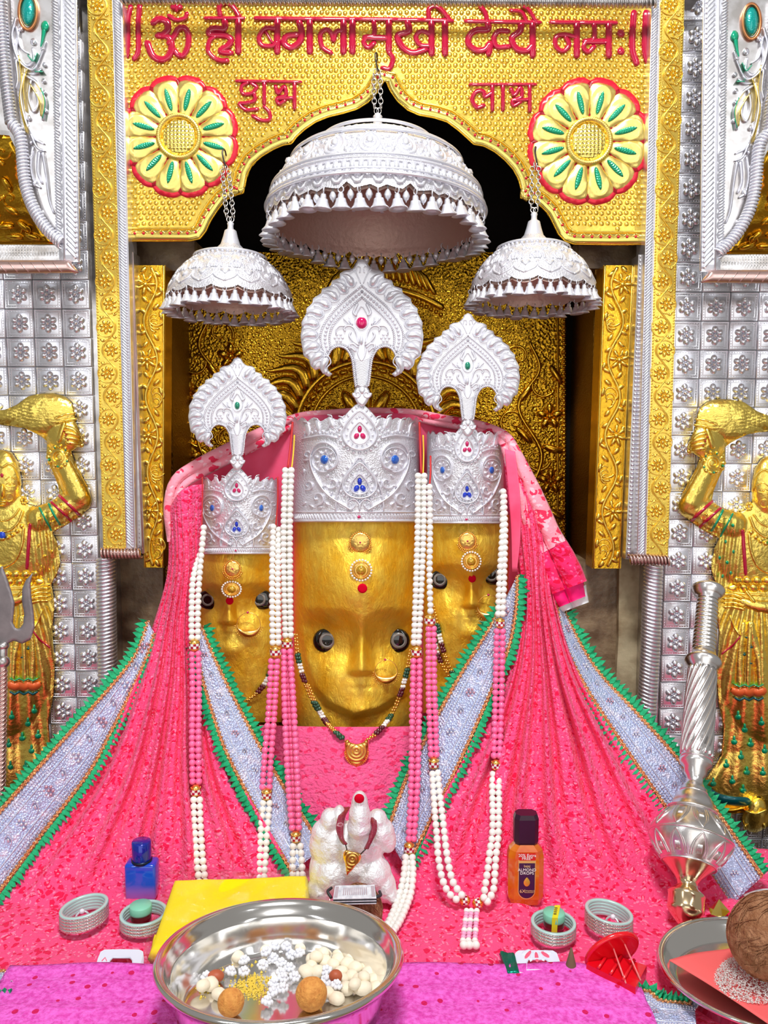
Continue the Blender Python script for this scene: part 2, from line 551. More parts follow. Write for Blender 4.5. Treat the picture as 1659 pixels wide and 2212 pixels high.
# side walls carrying the silver tiles
for side, name in ((-1, 'wall_left'), (1, 'wall_right')):
    x_in = P(232 if side < 0 else 1405, 1000, DT)[0]
    xs = (-1.15, float(x_in)) if side < 0 else (float(x_in), 1.15)
    wl = struct(name, wbox(xs[0], xs[1], DT + 0.006, DT + 0.25, 0.0, 2.3), SILVER_OLD)
    # one tile, embossed with a six-petalled flower, shared by all
    if side < 0:
        T = 0.0514
        h = T / 2
        def loc(x, y, hh=0.0):
            return np.stack(np.broadcast_arrays(np.asarray(x, float), -np.asarray(hh, float), -np.asarray(y, float)), -1)
        g = []
        g.append(box((0, 0.002, 0), (T * 0.985, 0.004, T * 0.985), 0.0008))
        sq = lambda r: np.array([(-r, -r), (r, -r), (r, r), (-r, r)])
        for r, wd, ht in ((h * 0.93, h * 0.09, 0.0014), (h * 0.74, h * 0.07, 0.001)):
            g.append(stroke(sq(r), wd, ht, loc, closed=True, k=5, sink=0.0004))
        for i in range(9):
            for a, b in ((-1, 0), (1, 0), (0, -1), (0, 1)):
                t = (i - 4) / 4 * h * 0.74
                g.append(blob(a * h * 0.835 + (t if a == 0 else 0), b * h * 0.835 + (t if b == 0 else 0), h * 0.045, h * 0.045, 0, 0.0008, loc, 5, 2, 0.0002))
        for i in range(6):
            a = PI / 6 + i * PI / 3
            g.append(blob(math.cos(a) * h * 0.40, math.sin(a) * h * 0.42, h * 0.29, h * 0.235, a, 0.0058, loc, 10, 4, 0.0003))
            g.append(blob(math.cos(a + PI / 6) * h * 0.34, math.sin(a + PI / 6) * h * 0.34, h * 0.12, h * 0.06, a + PI / 6, 0.0032, loc, 6, 3, 0.0003))
        g.append(blob(0, 0, h * 0.17, h * 0.17, 0, 0.0075, loc, 9, 4, 0.0003))
        TILE = lmesh('tile', join(*g), SILVER_TILE)
    # grid phase read off the photograph
    bx = float(P(140 if side < 0 else 1503, 840 if side < 0 else 1000, DT)[0])
    bz = float(P(140, 1275, DT)[2]) if side < 0 else float(P(1503, 1002, DT)[2])
    for j in range(-26, 24):
        z = bz + (j + 0.5) * T
        for i in range(-8, 8):
            x = bx + (i + 0.5) * T
            # keep what the photograph can see
            dz = z - CZ; 
            v_ = (dz * _c + DT * _s) / (DT * _c - dz * _s)
            tt = DT * _c - dz * _s
            pxx = IW / 2 + F * x / tt; pyy = IH / 2 - F * v_
            lo, hi = (-45, 226) if side < 0 else (1412, 1705)
            edge = 215 if side < 0 else 1425
            if not (lo < pxx < hi and -40 < pyy < 1960): continue
            if (x + h > xs[1] - 0.002 and side < 0) or (x - h < xs[0] + 0.002 and side > 0):
                continue
            if pyy < 555 and ((side < 0 and pxx < 130) or (side > 0 and pxx > 1535)): continue
            inst('tile', TILE, TR((x, DT, z), (0, 0, 0)), wl)
# filler pilaster strips beside the tiles, under the gold strips
# ------------------------------------------------------------------ niche
nx0, nx1 = float(P(356, 900, 1.55)[0]), float(P(1292, 900, 1.55)[0])
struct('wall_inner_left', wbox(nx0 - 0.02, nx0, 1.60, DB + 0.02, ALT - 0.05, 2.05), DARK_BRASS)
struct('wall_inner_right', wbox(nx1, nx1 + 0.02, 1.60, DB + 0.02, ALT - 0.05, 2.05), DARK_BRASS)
struct('ceiling_niche', wbox(-0.6, 0.6, 1.53, DB + 0.03, 2.05, 2.1), NICHE_SHADE)
struct('wall_stone_left', join(slab([(236, 1195), (300, 1195), (352, 1222), (352, 1720), (200, 1720)], 1.585, 0.1),
                               slab([(268, 518), (420, 518), (420, 585), (268, 585)], 1.585, 0.1)), STONE)
struct('wall_stone_right', join(slab([(1235, 1210), (1345, 1222), (1345, 1800), (1235, 1800)], 1.59, 0.1),
                                slab([(1250, 520), (1400, 520), (1400, 580), (1250, 580)], 1.59, 0.1)), STONE)
struct('wall_plaster_right', slab([(1338, 1200), (1412, 1200), (1425, 1800), (1330, 1800), (1326, 1560), (1336, 1380)], 1.575, 0.1), PLASTER)

# gold back panel of the niche with its embossed halo of flames and creepers
bp = thing('back_panel', 'dark gold embossed panel at the back of the niche behind the crests', 'panel', V(815, 1500, DB))
mB = plane(DB)
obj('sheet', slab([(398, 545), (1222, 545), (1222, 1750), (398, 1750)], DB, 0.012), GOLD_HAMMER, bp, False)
hx, hy = 790, 930
ring = circ(hx, hy, 150, 60)
obj('halo_ring', join(stroke(ring, 16, 9, mB, closed=True), stroke(circ(hx, hy, 118, 60), 9, 6, mB, closed=True),
                      *[blob(hx + 134 * math.cos(a), hy + 134 * math.sin(a), 11, 7, a + PI / 2, 8, mB) for a in np.linspace(0, 2 * PI, 40)[:-1]]), GOLD_DEEP, bp)
for k in range(22):
    a = PI + (k - 0.5) * PI / 21 * 1.1 - 0.1
    L = 95
    path = []
    for t in np.linspace(0, 1, 9):
        r = 160 + L * t
        off = math.sin(t * PI * 1.5) * 0.10 * (1 if k < 11 else -1)
        path.append((hx + r * math.cos(a + off), hy + r * math.sin(a + off)))
    w_ = np.array([26, 30, 31, 29, 25, 20, 14, 8, 2.0])
    obj('flame', stroke(path, w_, 13, mB, k=9), GOLD_DEEP, bp)
# lotus crown over the halo
for k in range(17):
    x = 705 + k * 14.5
    y = 640 - 40 * (1 - ((x - 821) / 130) ** 2)
    obj('crown_petal', stroke([(x, y), (821 + (x - 821) * 0.85, y - 32), (821 + (x - 821) * 0.62, y - 58)], [13, 12, 5], 8, mB), GOLD_DEEP, bp)
bnd = [(690 + k * 10.5, 668 - 45 * (1 - ((690 + k * 10.5 - 821) / 140) ** 2)) for k in range(26)]
obj('crown_band', join(stroke(bnd, 16, 6, mB), *[blob(x, y + 17, 5.5, 5.5, 0, 6, mB, 8, 3) for x, y in bnd]), GOLD_DEEP, bp)
# petalled medallion inside the halo
for k in range(12):
    a = k * PI / 6
    obj('medallion_petal', blob(hx + 66 * math.cos(a), hy + 66 * math.sin(a), 34, 14, a, 12, mB, 12, 4), GOLD_DEEP, bp)
obj('medallion_boss', blob(hx, hy, 32, 32, 0, 18, mB, 16, 5), GOLD_DEEP, bp)
def creeper(x0, y0, sgn, name):
    """a bold stem with curls, leaves and a five-petalled flower"""
    g = [stroke([(x0, y0 + 280), (x0 + sgn * 30, y0 + 190), (x0 - sgn * 20, y0 + 90), (x0 + sgn * 25, y0 + 10), (x0 + sgn * 5, y0 - 50)], 12, 9, mB, smooth=8, taper=0.4)]
    for (x, y, a) in ((20, 200, 0.3), (-30, 120, 2.6), (30, 40, 0.5), (-20, -20, 2.8), (-35, 210, 3.4)):
        g.append(stroke(spiral(x0 + sgn * x, y0 + y, 30, 7, a if sgn > 0 else PI - a, 0.9 * sgn), 8, 7, mB, smooth=3, taper=0.5))
    obj(name, join(*g), GOLD_DEEP, bp)
    for (x, y) in ((48, 110), (-42, 30), (50, 250)):
        for k in range(5):
            a = k * 2 * PI / 5 - PI / 2
            obj('flower_petal', blob(x0 + sgn * x + 17 * math.cos(a), y0 + y + 17 * math.sin(a), 14, 9, a, 9, mB), GOLD_DEEP, bp)
        obj('flower_boss', blob(x0 + sgn * x, y0 + y, 7, 7, 0, 9, mB), GOLD_DEEP, bp)
    for (x, y, a) in ((-8, 150, 0.8), (12, 240, -0.6), (55, 180, 0.3), (-5, 60, -0.9), (62, 20, 1.0), (60, 320, 0.5)):
        obj('leaf', blob(x0 + sgn * x, y0 + y, 26, 9, a * sgn, 9, mB, 12, 4), GOLD_DEEP, bp)
creeper(1140, 790, 1, 'creeper')
creeper(455, 740, -1, 'creeper')
tag(obj('edge_moulding', join(*[blob(1219, 560 + k * 9, 5, 5, 0, 5, mB, 7, 3) for k in range(90)], stroke([(1205, 550), (1205, 1400)], 6, 5, mB),
                          *[blob(402, 560 + k * 9, 5, 5, 0, 5, mB, 7, 3) for k in range(90)]), GOLD_DEEP, bp), kind='stuff')

# ------------------------------------------------------------------ jamb strips with bold foliage
def jamb(name, label, tl, tr, br, bl, D, flip):
    t = thing(name, label, 'pillar strip', V((bl[0] + br[0]) / 2, bl[1], D))
    m = plane(D)
    obj('strip', slab([tl, tr, br, bl], D, 0.05), GOLD_DEEP, t, False)
    y0, y1 = tl[1], bl[1]
    def at(s, q):       # s 0..1 down, q -1..1 across
        l = tl[0] + (bl[0] - tl[0]) * s; r = tr[0] + (br[0] - tr[0]) * s
        return ((l + r) / 2 + q * (r - l) / 2 * flip, y0 + (y1 - y0) * s)
    n = 4
    xs = np.linspace(0.01, 0.99, 120)
    wave = lambda s: 0.45 * math.sin(s * n * 2 * PI)
    obj('stem', stroke([at(s, wave(s)) for s in xs], 8, 7, m), GOLD_STRIP, t)
    obj('rim', join(stroke([at(0.003, 0.9), at(0.997, 0.9)], 5, 5, m), stroke([at(0.003, -0.9), at(0.997, -0.9)], 4, 4, m)), GOLD_STRIP, t)
    for k in range(2 * n):
        s = (k + 0.5) / (2 * n)
        q = -0.30 * (1 if k % 2 == 0 else -1)
        cx, cy = at(s, q)
        if k % 2 == 0:
            for j in range(7):
                a = j * 2 * PI / 7 + 0.3 * k
                obj('petal', blob(cx + 13 * math.cos(a), cy + 15 * math.sin(a), 12, 5, a, 8, m, 8, 4), GOLD_STRIP, t)
            obj('boss', blob(cx, cy, 7, 7, 0, 10, m), GOLD_STRIP, t)
        else:
            for j in range(3):
                obj('curl', stroke(spiral(cx, cy + (j - 1) * 9, 20 - 4 * j, 5, 0.6 + j * 0.5, (0.75 if k % 4 == 1 else -0.75)), 5.5, 6, m, smooth=2, taper=0.5), GOLD_STRIP, t)
        for j, (ds, dq, a) in enumerate(((-0.035, 0.45, 0.6), (0.035, 0.5, -0.5), (0.05, -0.35, 0.9), (-0.05, -0.4, -0.8), (0.018, 0.75, 1.2), (-0.02, -0.72, 1.3))):
            q2 = max(-0.72, min(0.72, dq * (1 if k % 2 == 0 else -1)))
            x, y = at(min(0.985, max(0.015, s + ds)), q2)
            obj('leaf', blob(x, y, 11, 5.5, a * flip, 7, m, 8, 4), GOLD_STRIP, t)
    return t
jamb('niche_jamb_strip', 'bold gold foliage strip on the niche jamb beside the left umbrella', (289, 573), (357, 573), (354, 1226), (311, 1226), 1.53, 1)
jamb('niche_jamb_strip', 'bold gold foliage strip on the niche jamb beside the right umbrella', (1304, 573), (1370, 573), (1341, 1228), (1279, 1228), 1.53, -1)

# ------------------------------------------------------------------ gold pilasters with flowers and silver rope edging
mF = None
def flower_mesh(m_, r, name):
    def loc(x, y, hh=0.0):
        return np.stack(np.broadcast_arrays(np.asarray(x, float), -np.asarray(hh, float), -np.asarray(y, float)), -1)
    g = []
    for i in range(7):
        a = i * 2 * PI / 7
        g.append(blob(r * .62 * math.cos(a), r * .62 * math.sin(a), r * .40, r * .27, a, r * .26, loc, 8, 3, r * .04))
    g.append(blob(0, 0, r * .26, r * .26, 0, r * .34, loc, 8, 3, r * .04))
    return lmesh(name, join(*g), m_)
FLOWER = flower_mesh(GOLD_STRIP, 0.0128, 'flower')
def pilaster(label, gx, sx, y1, D, side):
    """gx=(l0,r0,l1,r1) gold edges at the top / bottom, sx the silver rope edge"""
    t = thing('gold_pilaster', label, 'pilaster', V((gx[2] + gx[3]) / 2, y1, D))
    m = plane(D)
    y0 = -14
    obj('strip', slab([(gx[0], y0), (gx[1], y0), (gx[3], y1), (gx[2], y1)], D, 0.05), GOLD_STRIP, t, False)
    at = lambda y, q: ((gx[0] + (gx[2] - gx[0]) * (y - y0) / (y1 - y0)) * (1 - q) + (gx[1] + (gx[3] - gx[1]) * (y - y0) / (y1 - y0)) * q, y)
    ys = np.arange(y0, y1 - 6, 49.7)
    wave = [at(y, 0.5 + 0.27 * math.sin((y - y0) / 99.4 * 2 * PI)) for y in np.arange(y0, y1, 6)]
    obj('vine', stroke(wave, 3.2, 3.5, m, k=5), GOLD_STRIP, t)
    lv = []
    for k, y in enumerate(ys):
        yy = y + 25
        q = 0.5 - 0.10 * math.sin((yy - y0) / 99.4 * 2 * PI)
        x, _ = at(yy, q)
        if yy < y1 - 18:
            inst('flower', FLOWER, TR(P(x, yy, D).tolist(), (0, rng.random() * 6, 0)), t)
            lv.append(stroke(circ(x, yy, 21, 20), 2.2, 2.5, m, closed=True, k=5))
        for q2, a in ((0.2, 0.7), (0.8, -0.7), (0.3, -0.6), (0.72, 0.8)):
            x2, y2 = at(y + (4 if q2 < 0.5 else -3), q2)
            lv.append(blob(x2, y2, 6, 2.8, a, 2.6, m, 6, 2))
    obj('leaf_work', join(*lv), GOLD_STRIP, t)
    bd = []
    for y in np.arange(y0, y1, 6.2):
        for q in (0.05, 0.95) if side < 0 else (0.05, 0.95):
            x, _ = at(y, q); bd.append(blob(x, y, 2.3, 2.3, 0, 2.6, m, 6, 2))
    tag(obj('bead_border', join(*bd), GOLD_STRIP, t), kind='stuff')
    # silver rope edging on the niche side
    l0, r0, l1, r1 = sx
    obj('rope_backing', slab([(l0, y0), (r0, y0), (r1, y1), (l1, y1)], D, 0.05), SILVER_TILE, t, False)
    rp = []
    for y in np.arange(y0, y1 - 4, 6.4):
        s = (y - y0) / (y1 - y0)
        a = l0 + (l1 - l0) * s; b = r0 + (r1 - r0) * s
        w_ = b - a
        lo, hi = (a + w_ * .12, a + w_ * .72)
        dy = 6 if side < 0 else -6
        rp.append(stroke([(lo, y - dy), ((lo + hi) / 2, y), (hi, y + dy)], 4.6, 4.2, m, k=4, sink=0.3))
    tag(obj('rope_edging', join(*rp), SILVER_TILE, t), kind='stuff')
    obj('edge_fillet', join(*[stroke([(l0 + (r0 - l0) * q, y0), (l1 + (r1 - l1) * q, y1)], 3.5, 3.5, m) for q in (0.06, 0.85)]), SILVER_TILE, t)
    return t
pilaster('gold flowered pilaster left of the arch, edged with silver rope', (188, 241, 223, 272), (241, 264, 272, 293), 1186, 1.475, -1)
pilaster('gold flowered pilaster right of the arch, edged with silver rope', (1428, 1479, 1396, 1443), (1408, 1428, 1376, 1396), 1200, 1.475, 1)
def bead_strip(label, x0, x1, y0, y1, D, wd):
    t = thing('silver_strip', label, 'trim strip', V(x1, y1, D))
    m = plane(D)
    obj('strip', slab([(x0 - wd, y0), (x0 + wd, y0), (x1 + wd, y1), (x1 - wd, y1)], D, 0.04), SILVER_OLD, t, False)
    g = []
    for y in np.arange(y0 + 4, y1 - 2, 9):
        x = x0 + (x1 - x0) * (y - y0) / (y1 - y0)
        g.append(blob(x - wd * .35, y, wd * .45, 3.9, 0, 3.5, m, 7, 3))
    obj('bead_row', join(*g), SILVER_TILE, t)
    obj('fillet', stroke([(x0 + wd * .65, y0), (x1 + wd * .65, y1)], wd * .5, 3, m), PINK_SILVER, t)
bead_strip('narrow beaded silver strip inside the left gold pilaster', 279, 303, 545, 1195, 1.50, 9)
bead_strip('narrow beaded silver strip inside the right gold pilaster', 1390, 1362, 550, 1208, 1.50, 11)
# lower twisted silver mouldings and the little sills above them
def rope_mould(label, pts, wd, D, m_, pitch=8.5, lean=9, name='rope_moulding', cat='moulding'):
    """a twisted round moulding along a pixel path"""
    p = resample(crom(pts, 8), pitch)
    p3 = P(p[:, 0], p[:, 1], D)
    r = wd / 2 * D / F
    t = thing(name, label, cat, p3[-1].tolist())
    obj('core', tube(resample(p3, 0.02), r * 0.82, 12), m_, t)
    d = np.gradient(p3, axis=0); d /= np.linalg.norm(d, axis=1)[:, None]
    g = []
    for q, dd in zip(p3, d):
        nx = np.cross(dd, [0, 1, 0]); nx /= np.linalg.norm(nx)
        a = np.linspace(-0.15 * PI, 1.15 * PI, 9)
        path = q + np.outer(np.cos(a) * r, nx) + np.outer(-np.sin(a) * r, [0, 1, 0]) + np.outer(np.linspace(-1, 1, 9) * lean / 2 * D / F, dd)
        g.append(tube(path, r * 0.28 if wd > 16 else r * .35, 5, caps=False))
    obj('twist', join(*g), m_, t)
    return t
rope_mould('silver twisted moulding under the left gold pilaster', [(229, 1206), (230, 1350), (236, 1560), (243, 1700)], 36, 1.50, SILVER_TILE, 8, 14)
rope_mould('silver twisted moulding under the right gold pilaster', [(1411, 1222), (1405, 1400), (1396, 1560), (1388, 1700)], 36, 1.50, SILVER_TILE, 8, -14)
rope_mould('copper-toned rope sill under the left gold pilaster', [(222, 1195), (262, 1196), (302, 1196)], 20, 1.47, PINK_SILVER, 7, 8, 'pilaster_sill', 'sill')
rope_mould('copper-toned rope sill under the right gold pilaster', [(1362, 1209), (1400, 1209), (1442, 1211)], 20, 1.47, PINK_SILVER, 7, 8, 'pilaster_sill', 'sill')
rope_mould('silver rope rail along the top of the gold arch', [(262, -2), (830, 1), (1412, 6)], 16, 1.46, SILVER_OLD, 9, 8, 'top_rail', 'rail')
struct('trim_1', slab([(150, -12), (1512, -6), (1520, -170), (140, -170)], 1.485, 0.12), SILVER_OLD)
# ------------------------------------------------------------------ gold arch panel with lettering
DA = 1.50
mA = plane(DA)
ARCH = [(272, 521), (410, 521), (432, 516), (445, 500), (456, 476), (472, 452), (486, 434), (505, 422), (526, 418), (530, 400), (534, 378), (546, 355),
        (566, 338), (591, 323), (612, 314), (630, 311), (641, 296), (660, 279), (682, 264), (709, 253), (742, 245), (772, 236), (796, 221), (815, 201), (832, 172),
        (842, 196), (858, 219), (880, 238), (905, 249), (938, 255), (966, 264), (990, 282), (1008, 298), (1023, 312), (1045, 316), (1068, 328), (1090, 346),
        (1108, 366), (1120, 388), (1125, 408), (1124, 428), (1146, 432), (1166, 444), (1184, 462), (1196, 486), (1206, 506), (1220, 521), (1240, 528), (1320, 529), (1393, 528)]
ap = thing('arch_panel', 'dimpled gold cusped arch panel with two rosettes and red lettering over the idols', 'panel', V(832, 520, DA))
outl = ARCH + [(1408, 10), (268, 4)]
obj('sheet', relief(outl, lambda x, y, d: 0 * x, 30, mA, 12), GOLD_DIMPLE, ap, False)
# the sheet is embossed all over with round dots
g = []
_ap = np.array(ARCH + [(1404, 16), (270, 10)], float)
_yy = np.arange(16, 512, 11.4)
for r_, y_ in enumerate(_yy):
    xs_ = np.arange(278 + (r_ % 2) * 6.6, 1400, 13.2)
    xs_ = xs_ + np.array([rng.uniform(-1.3, 1.3) for _ in xs_]); ys_ = np.full(len(xs_), y_) + np.array([rng.uniform(-1.3, 1.3) for _ in xs_])
    ok = inside(xs_, ys_, _ap)
    ok &= dist(xs_, ys_, np.array(ARCH, float), False) > 34
    ok &= (np.hypot(xs_ - 388, (ys_ - 297) * .93) > 121) & (np.hypot(xs_ - 1271, (ys_ - 307) * .93) > 126)
    for x_, q_ in zip(xs_[ok], ys_[ok]):
        g.append(blob(x_, q_, 5.6, 5.6, 0, 3.2, mA, 7, 3, 0.3))
tag(obj('embossed_dots', join(*g), GOLD_DIMPLE, ap), kind='stuff')
def offset_line(p, d):
    p = np.asarray(p, float)
    T = np.gradient(p, axis=0); T /= np.linalg.norm(T, axis=1)[:, None]
    return p + np.stack([T[:, 1], -T[:, 0]], 1) * d
arc = resample(np.array(ARCH, float), 5)
ed = offset_line(arc, 13)
obj('arch_border', stroke(ed, 25, 7, mA, k=9), GOLD_BRIGHT, ap)
obj('arch_bead', stroke(offset_line(arc, 28), 4, 4, mA), GOLD_BRIGHT, ap)
obj('arch_lip', stroke(offset_line(arc, 1), 5, 3, mA), GOLD_DEEP, ap)
dots = resample(offset_line(arc, 17), 19)
RDOT = lmesh('red_dot', blob(0, 0, .0026, .0026, 0, .0022, lambda x, y, h=0: np.stack([x, -h, -y], -1), 8, 3, .0005), RED_LINE)
sc_ = []
for k, (x, y) in enumerate(dots):
    inst('red_dot', RDOT, TR(P(x, y, DA - 7 * DA / F).tolist()), ap)
for a, b in zip(dots[:-1], dots[1:]):
    n_ = np.array([(b - a)[1], -(b - a)[0]]); n_ /= np.linalg.norm(n_) + 1e-6
    sc_.append(stroke([a + n_ * 7, (a + b) / 2 + n_ * 1, b + n_ * 7], 2.6, 8.5, mA, smooth=3, k=4))
obj('scallop_line', join(*sc_), GOLD_BRIGHT, ap)

# lettering: every letter is traced as strokes and raised in red enamel
def zl(pts, ox, oy=0.0, k=1659 / 620):
    return [(ox + x / k, oy + y / k) for x, y in pts]
A0, A1 = 240, 820
def letter(strokes, ox, wd=14, cap=0):
    g = []
    for s in strokes:
        w_ = wd
        if isinstance(s, tuple): s, w_ = s
        g.append(stroke(zl(s, ox), w_ * 1.12, 7, mA, smooth=(6 if len(s) > 2 else 4), k=9))
    obj('letter', join(*g), RED_EN, ap)
# left danda pair
letter([[(112, 40), (99, 120), (97, 260), (89, 330)]], A0, 11)
letter([[(165, 35), (157, 140), (157, 290), (135, 340)]], A0, 12)
# om
letter([([(245, 130), (275, 110), (320, 125), (328, 170), (300, 200), (272, 205)], 15), ([(280, 205), (330, 215), (350, 265), (335, 320), (290, 345), (240, 320), (210, 250)], 15),
        ([(335, 250), (370, 200), (390, 165), (430, 165), (448, 215), (440, 280), (415, 320), (385, 315), (365, 290)], 13),
        ([(335, 90), (375, 115), (425, 105), (438, 78)], 10), [(360, 42), (395, 42)], ([(378, 26), (378, 60)], 9)], A0)
# hri
letter([([(545, 105), (765, 105)], 9), [(655, 110), (655, 165), (600, 165), (568, 175), (575, 200), (650, 205), (690, 225), (680, 260), (640, 285), (640, 300), (690, 305)],
        ([(600, 210), (570, 235), (560, 290), (590, 330), (630, 350), (670, 350)], 11), [(735, 110), (735, 300)],
        ([(630, 90), (625, 40), (655, 15), (700, 35), (740, 95)], 11)], A0)
# ba ga la mu khi on one headline
HB = [(835, 105), (1030, 108)]
letter([([(835, 105), (985, 107)], 10), [(960, 110), (960, 300)], ([(945, 165), (890, 165), (855, 215), (870, 260), (930, 265), (958, 240)], 11), ([(895, 185), (930, 245)], 7)], A0)
letter([([(985, 107), (1165, 109)], 10), [(1148, 115), (1148, 300)], [(1085, 120), (1100, 180), (1090, 240), (1040, 275), (1000, 250), (1015, 210), (1075, 200)]], A0)
letter([([(1165, 108), (1370, 110)], 10), [(1343, 115), (1343, 300)], ([(1270, 305), (1220, 270), (1210, 200), (1245, 170), (1275, 195), (1285, 235), (1300, 185), (1340, 175)], 11)], A0)
letter([([(1370, 110), (1410, 110)], 10), [(1395, 115), (1395, 300)]], A0)
letter([([(1410, 110), (1659, 112)], 10), ([(1518, 115), (1520, 200), (1480, 215), (1460, 245), (1485, 275), (1520, 250)], 11), [(1470, 215), (1595, 220)], [(1605, 115), (1605, 290)],
        ([(1605, 300), (1628, 340), (1610, 395), (1570, 392)], 11)], A0)
letter([([(60, 112), (250, 115)], 10), [(160, 120), (168, 180), (105, 205), (130, 270), (190, 305), (265, 285)], [(300, 120), (300, 310)], ([(290, 195), (240, 180), (210, 215), (235, 260), (290, 265)], 11)], A1)
letter([([(250, 115), (418, 120)], 10), [(378, 120), (378, 310)], ([(285, 110), (285, 55), (320, 35), (360, 60), (405, 115)], 11)], A1)
# de vyai
letter([([(500, 122), (655, 125)], 10), [(625, 130), (625, 170), (560, 175), (520, 205), (515, 255), (560, 290), (610, 285), (640, 250), (630, 310)], ([(585, 40), (610, 75), (622, 120)], 11)], A1)
letter([([(740, 180), (690, 180), (660, 220), (680, 270), (745, 270)], 12)], A1)
letter([([(655, 125), (925, 130)], 10), [(820, 135), (810, 180), (765, 220), (790, 280), (850, 292), (885, 260)], [(885, 130), (885, 320)],
        ([(760, 60), (820, 70), (850, 125)], 9), ([(825, 35), (860, 55), (905, 125)], 9)], A1)
# namah
letter([([(992, 128), (1160, 130)], 10), [(1140, 135), (1140, 320)], ([(1140, 215), (1070, 200), (1020, 215), (1020, 270), (1060, 295), (1095, 260), (1075, 210)], 11)], A1)
letter([([(1160, 130), (1365, 132)], 10), ([(1240, 135), (1240, 220), (1195, 240), (1180, 275), (1205, 300), (1240, 270)], 11), [(1190, 240), (1320, 240)], [(1325, 135), (1325, 320)]], A1)
obj('letter', join(blob(*zl([(1395, 192)], A1)[0], 9, 10, 0, 7, mA, 14, 4), blob(*zl([(1395, 296)], A1)[0], 9, 10, 0, 7, mA, 14, 4)), RED_EN, ap)
letter([[(1470, 75), (1462, 180), (1462, 290), (1485, 365)]], A1)
letter([[(1540, 75), (1535, 180), (1535, 300), (1560, 380)]], A1)
# shubh
letter([([(725, 468), (905, 470)], 8), [(885, 475), (885, 600)], ([(790, 475), (755, 500), (760, 540), (810, 540), (840, 505), (810, 480)], 9), ([(825, 535), (830, 580), (780, 595), (740, 600), (780, 635), (845, 630)], 9),
        ([(885, 615), (915, 650), (915, 690), (870, 695), (820, 672)], 9)], A0, 9)
letter([([(905, 470), (1095, 473)], 8), [(1060, 478), (1060, 625)], ([(950, 500), (965, 540), (1000, 500), (1010, 550), (960, 570), (970, 600), (1005, 580)], 9), [(960, 570), (1050, 565)]], A0, 9)
# labh
letter([([(525, 488), (680, 488)], 8), [(652, 492), (652, 635)], ([(600, 610), (560, 620), (535, 575), (560, 530), (600, 530), (610, 560), (650, 535)], 10)], A1, 9)
letter([([(680, 488), (735, 488)], 8), [(713, 492), (713, 635)]], A1, 9)
letter([([(735, 488), (900, 488)], 8), [(868, 492), (868, 640)], ([(760, 515), (780, 550), (815, 505), (820, 560), (770, 580), (775, 610), (815, 590)], 9), [(770, 580), (860, 575)]], A1, 9)

# rosettes
def rosette(cx, cy, R, label):
    c = P(cx, cy, DA)
    s = R * 0.93 * DA / F          # radius in metres
    ro = bpy.data.objects.new('rosette', None); ro.empty_display_size = 0.01
    reg(ro, ap, Matrix.Translation(Vector(c.tolist())))
    ro['label'] = label
    def loc(x, y, h=0.0):
        return np.stack(np.broadcast_arrays(np.asarray(x, float), -np.asarray(h, float), -np.asarray(y, float)), -1)
    u = 0.268
    pet = [(0.30, -.08), (0.62, -.19), (0.78, -.25), (0.92, -.235), (0.985, -.13), (1.0, 0), (0.985, .13), (0.92, .235), (0.78, .25), (0.62, .19), (0.30, .08)]
    pet = np.array(pet) * s
    def hp(x, y, d):
        r = np.hypot(x, y) / s
        base = puff(d, 0.10 * s, 0.05 * s)
        inner = np.hypot((x / s - 0.66) / 0.26, (y / s) / 0.17)
        rim = np.exp(-((inner - 1.0) / 0.12) ** 2) * 0.022 * s * (r > 0.6)
        dish = np.clip(1 - inner ** 2, 0, 1) * 0.025 * s
        return base + rim + dish
    pm = lmesh('petal', relief(pet, hp, 0.034 * s, loc, 0.004, smooth_out=5), GOLD_SOFT)
    om = lmesh('petal_outline', relief(np.array([(0.3, 0), (0.7, -.29), (0.93, -.272), (1.038, -.145), (1.055, 0), (1.038, .145), (0.93, .272), (0.7, .29)]) * s, lambda x, y, d: 0 * x + 0.034 * s, 0.08 * s, loc, 0.003, smooth_out=5), RED_LINE)
    lf = relief(np.array([(0.44, 0), (0.5, -.036), (0.62, -.05), (0.74, -.042), (0.84, 0), (0.74, .042), (0.62, .05), (0.5, .036)]) * s,
                lambda x, y, d: puff(d, .05 * s, .035 * s) + 0.075 * s + 0.006 * s * np.sin(x / s * 150 + np.abs(y) / s * 110), 0.011 * s, loc, -0.03 * s, smooth_out=3)
    lm = lmesh('leaf', lf, GREEN_EN)
    for k in range(12):
        M = TR(c.tolist(), (0, PI / 12 + k * PI / 6, 0))
        inst('petal', pm, M, ro)
        inst('petal_outline', om, M, ro)
        inst('leaf', lm, M, ro)
    g = [stroke(circ(0, 0, 0.36 * s, 48), 0.11 * s, 0.10 * s, loc, closed=True, k=9, sink=0.02 * s)]
    for k in range(64):
        a = k * 2 * PI / 64
        g.append(blob(.36 * s * math.cos(a), .36 * s * math.sin(a), .06 * s, .012 * s, a, .115 * s, loc, 5, 3, 0))
    o1 = obj('boss_ring', xf(join(*g), Matrix.Translation(Vector(c.tolist()))), GOLD_SOFT, ro)
    g = [relief(circ(0, 0, .31 * s, 40), lambda x, y, d: .03 * s + puff(d, .3 * s, .06 * s) + .010 * s * np.maximum(np.cos(x / s * 2 * PI / 0.066), np.cos(y / s * 2 * PI / .066)), .018 * s, loc, 0.0)]
    obj('boss_grid', xf(join(*g), Matrix.Translation(Vector(c.tolist()))), GOLD_BRIGHT, ro)
rosette(388, 297, 126, 'gold rosette with green leaves at the left of the arch panel')
rosette(1271, 307, 131, 'gold rosette with green leaves at the right of the arch panel')
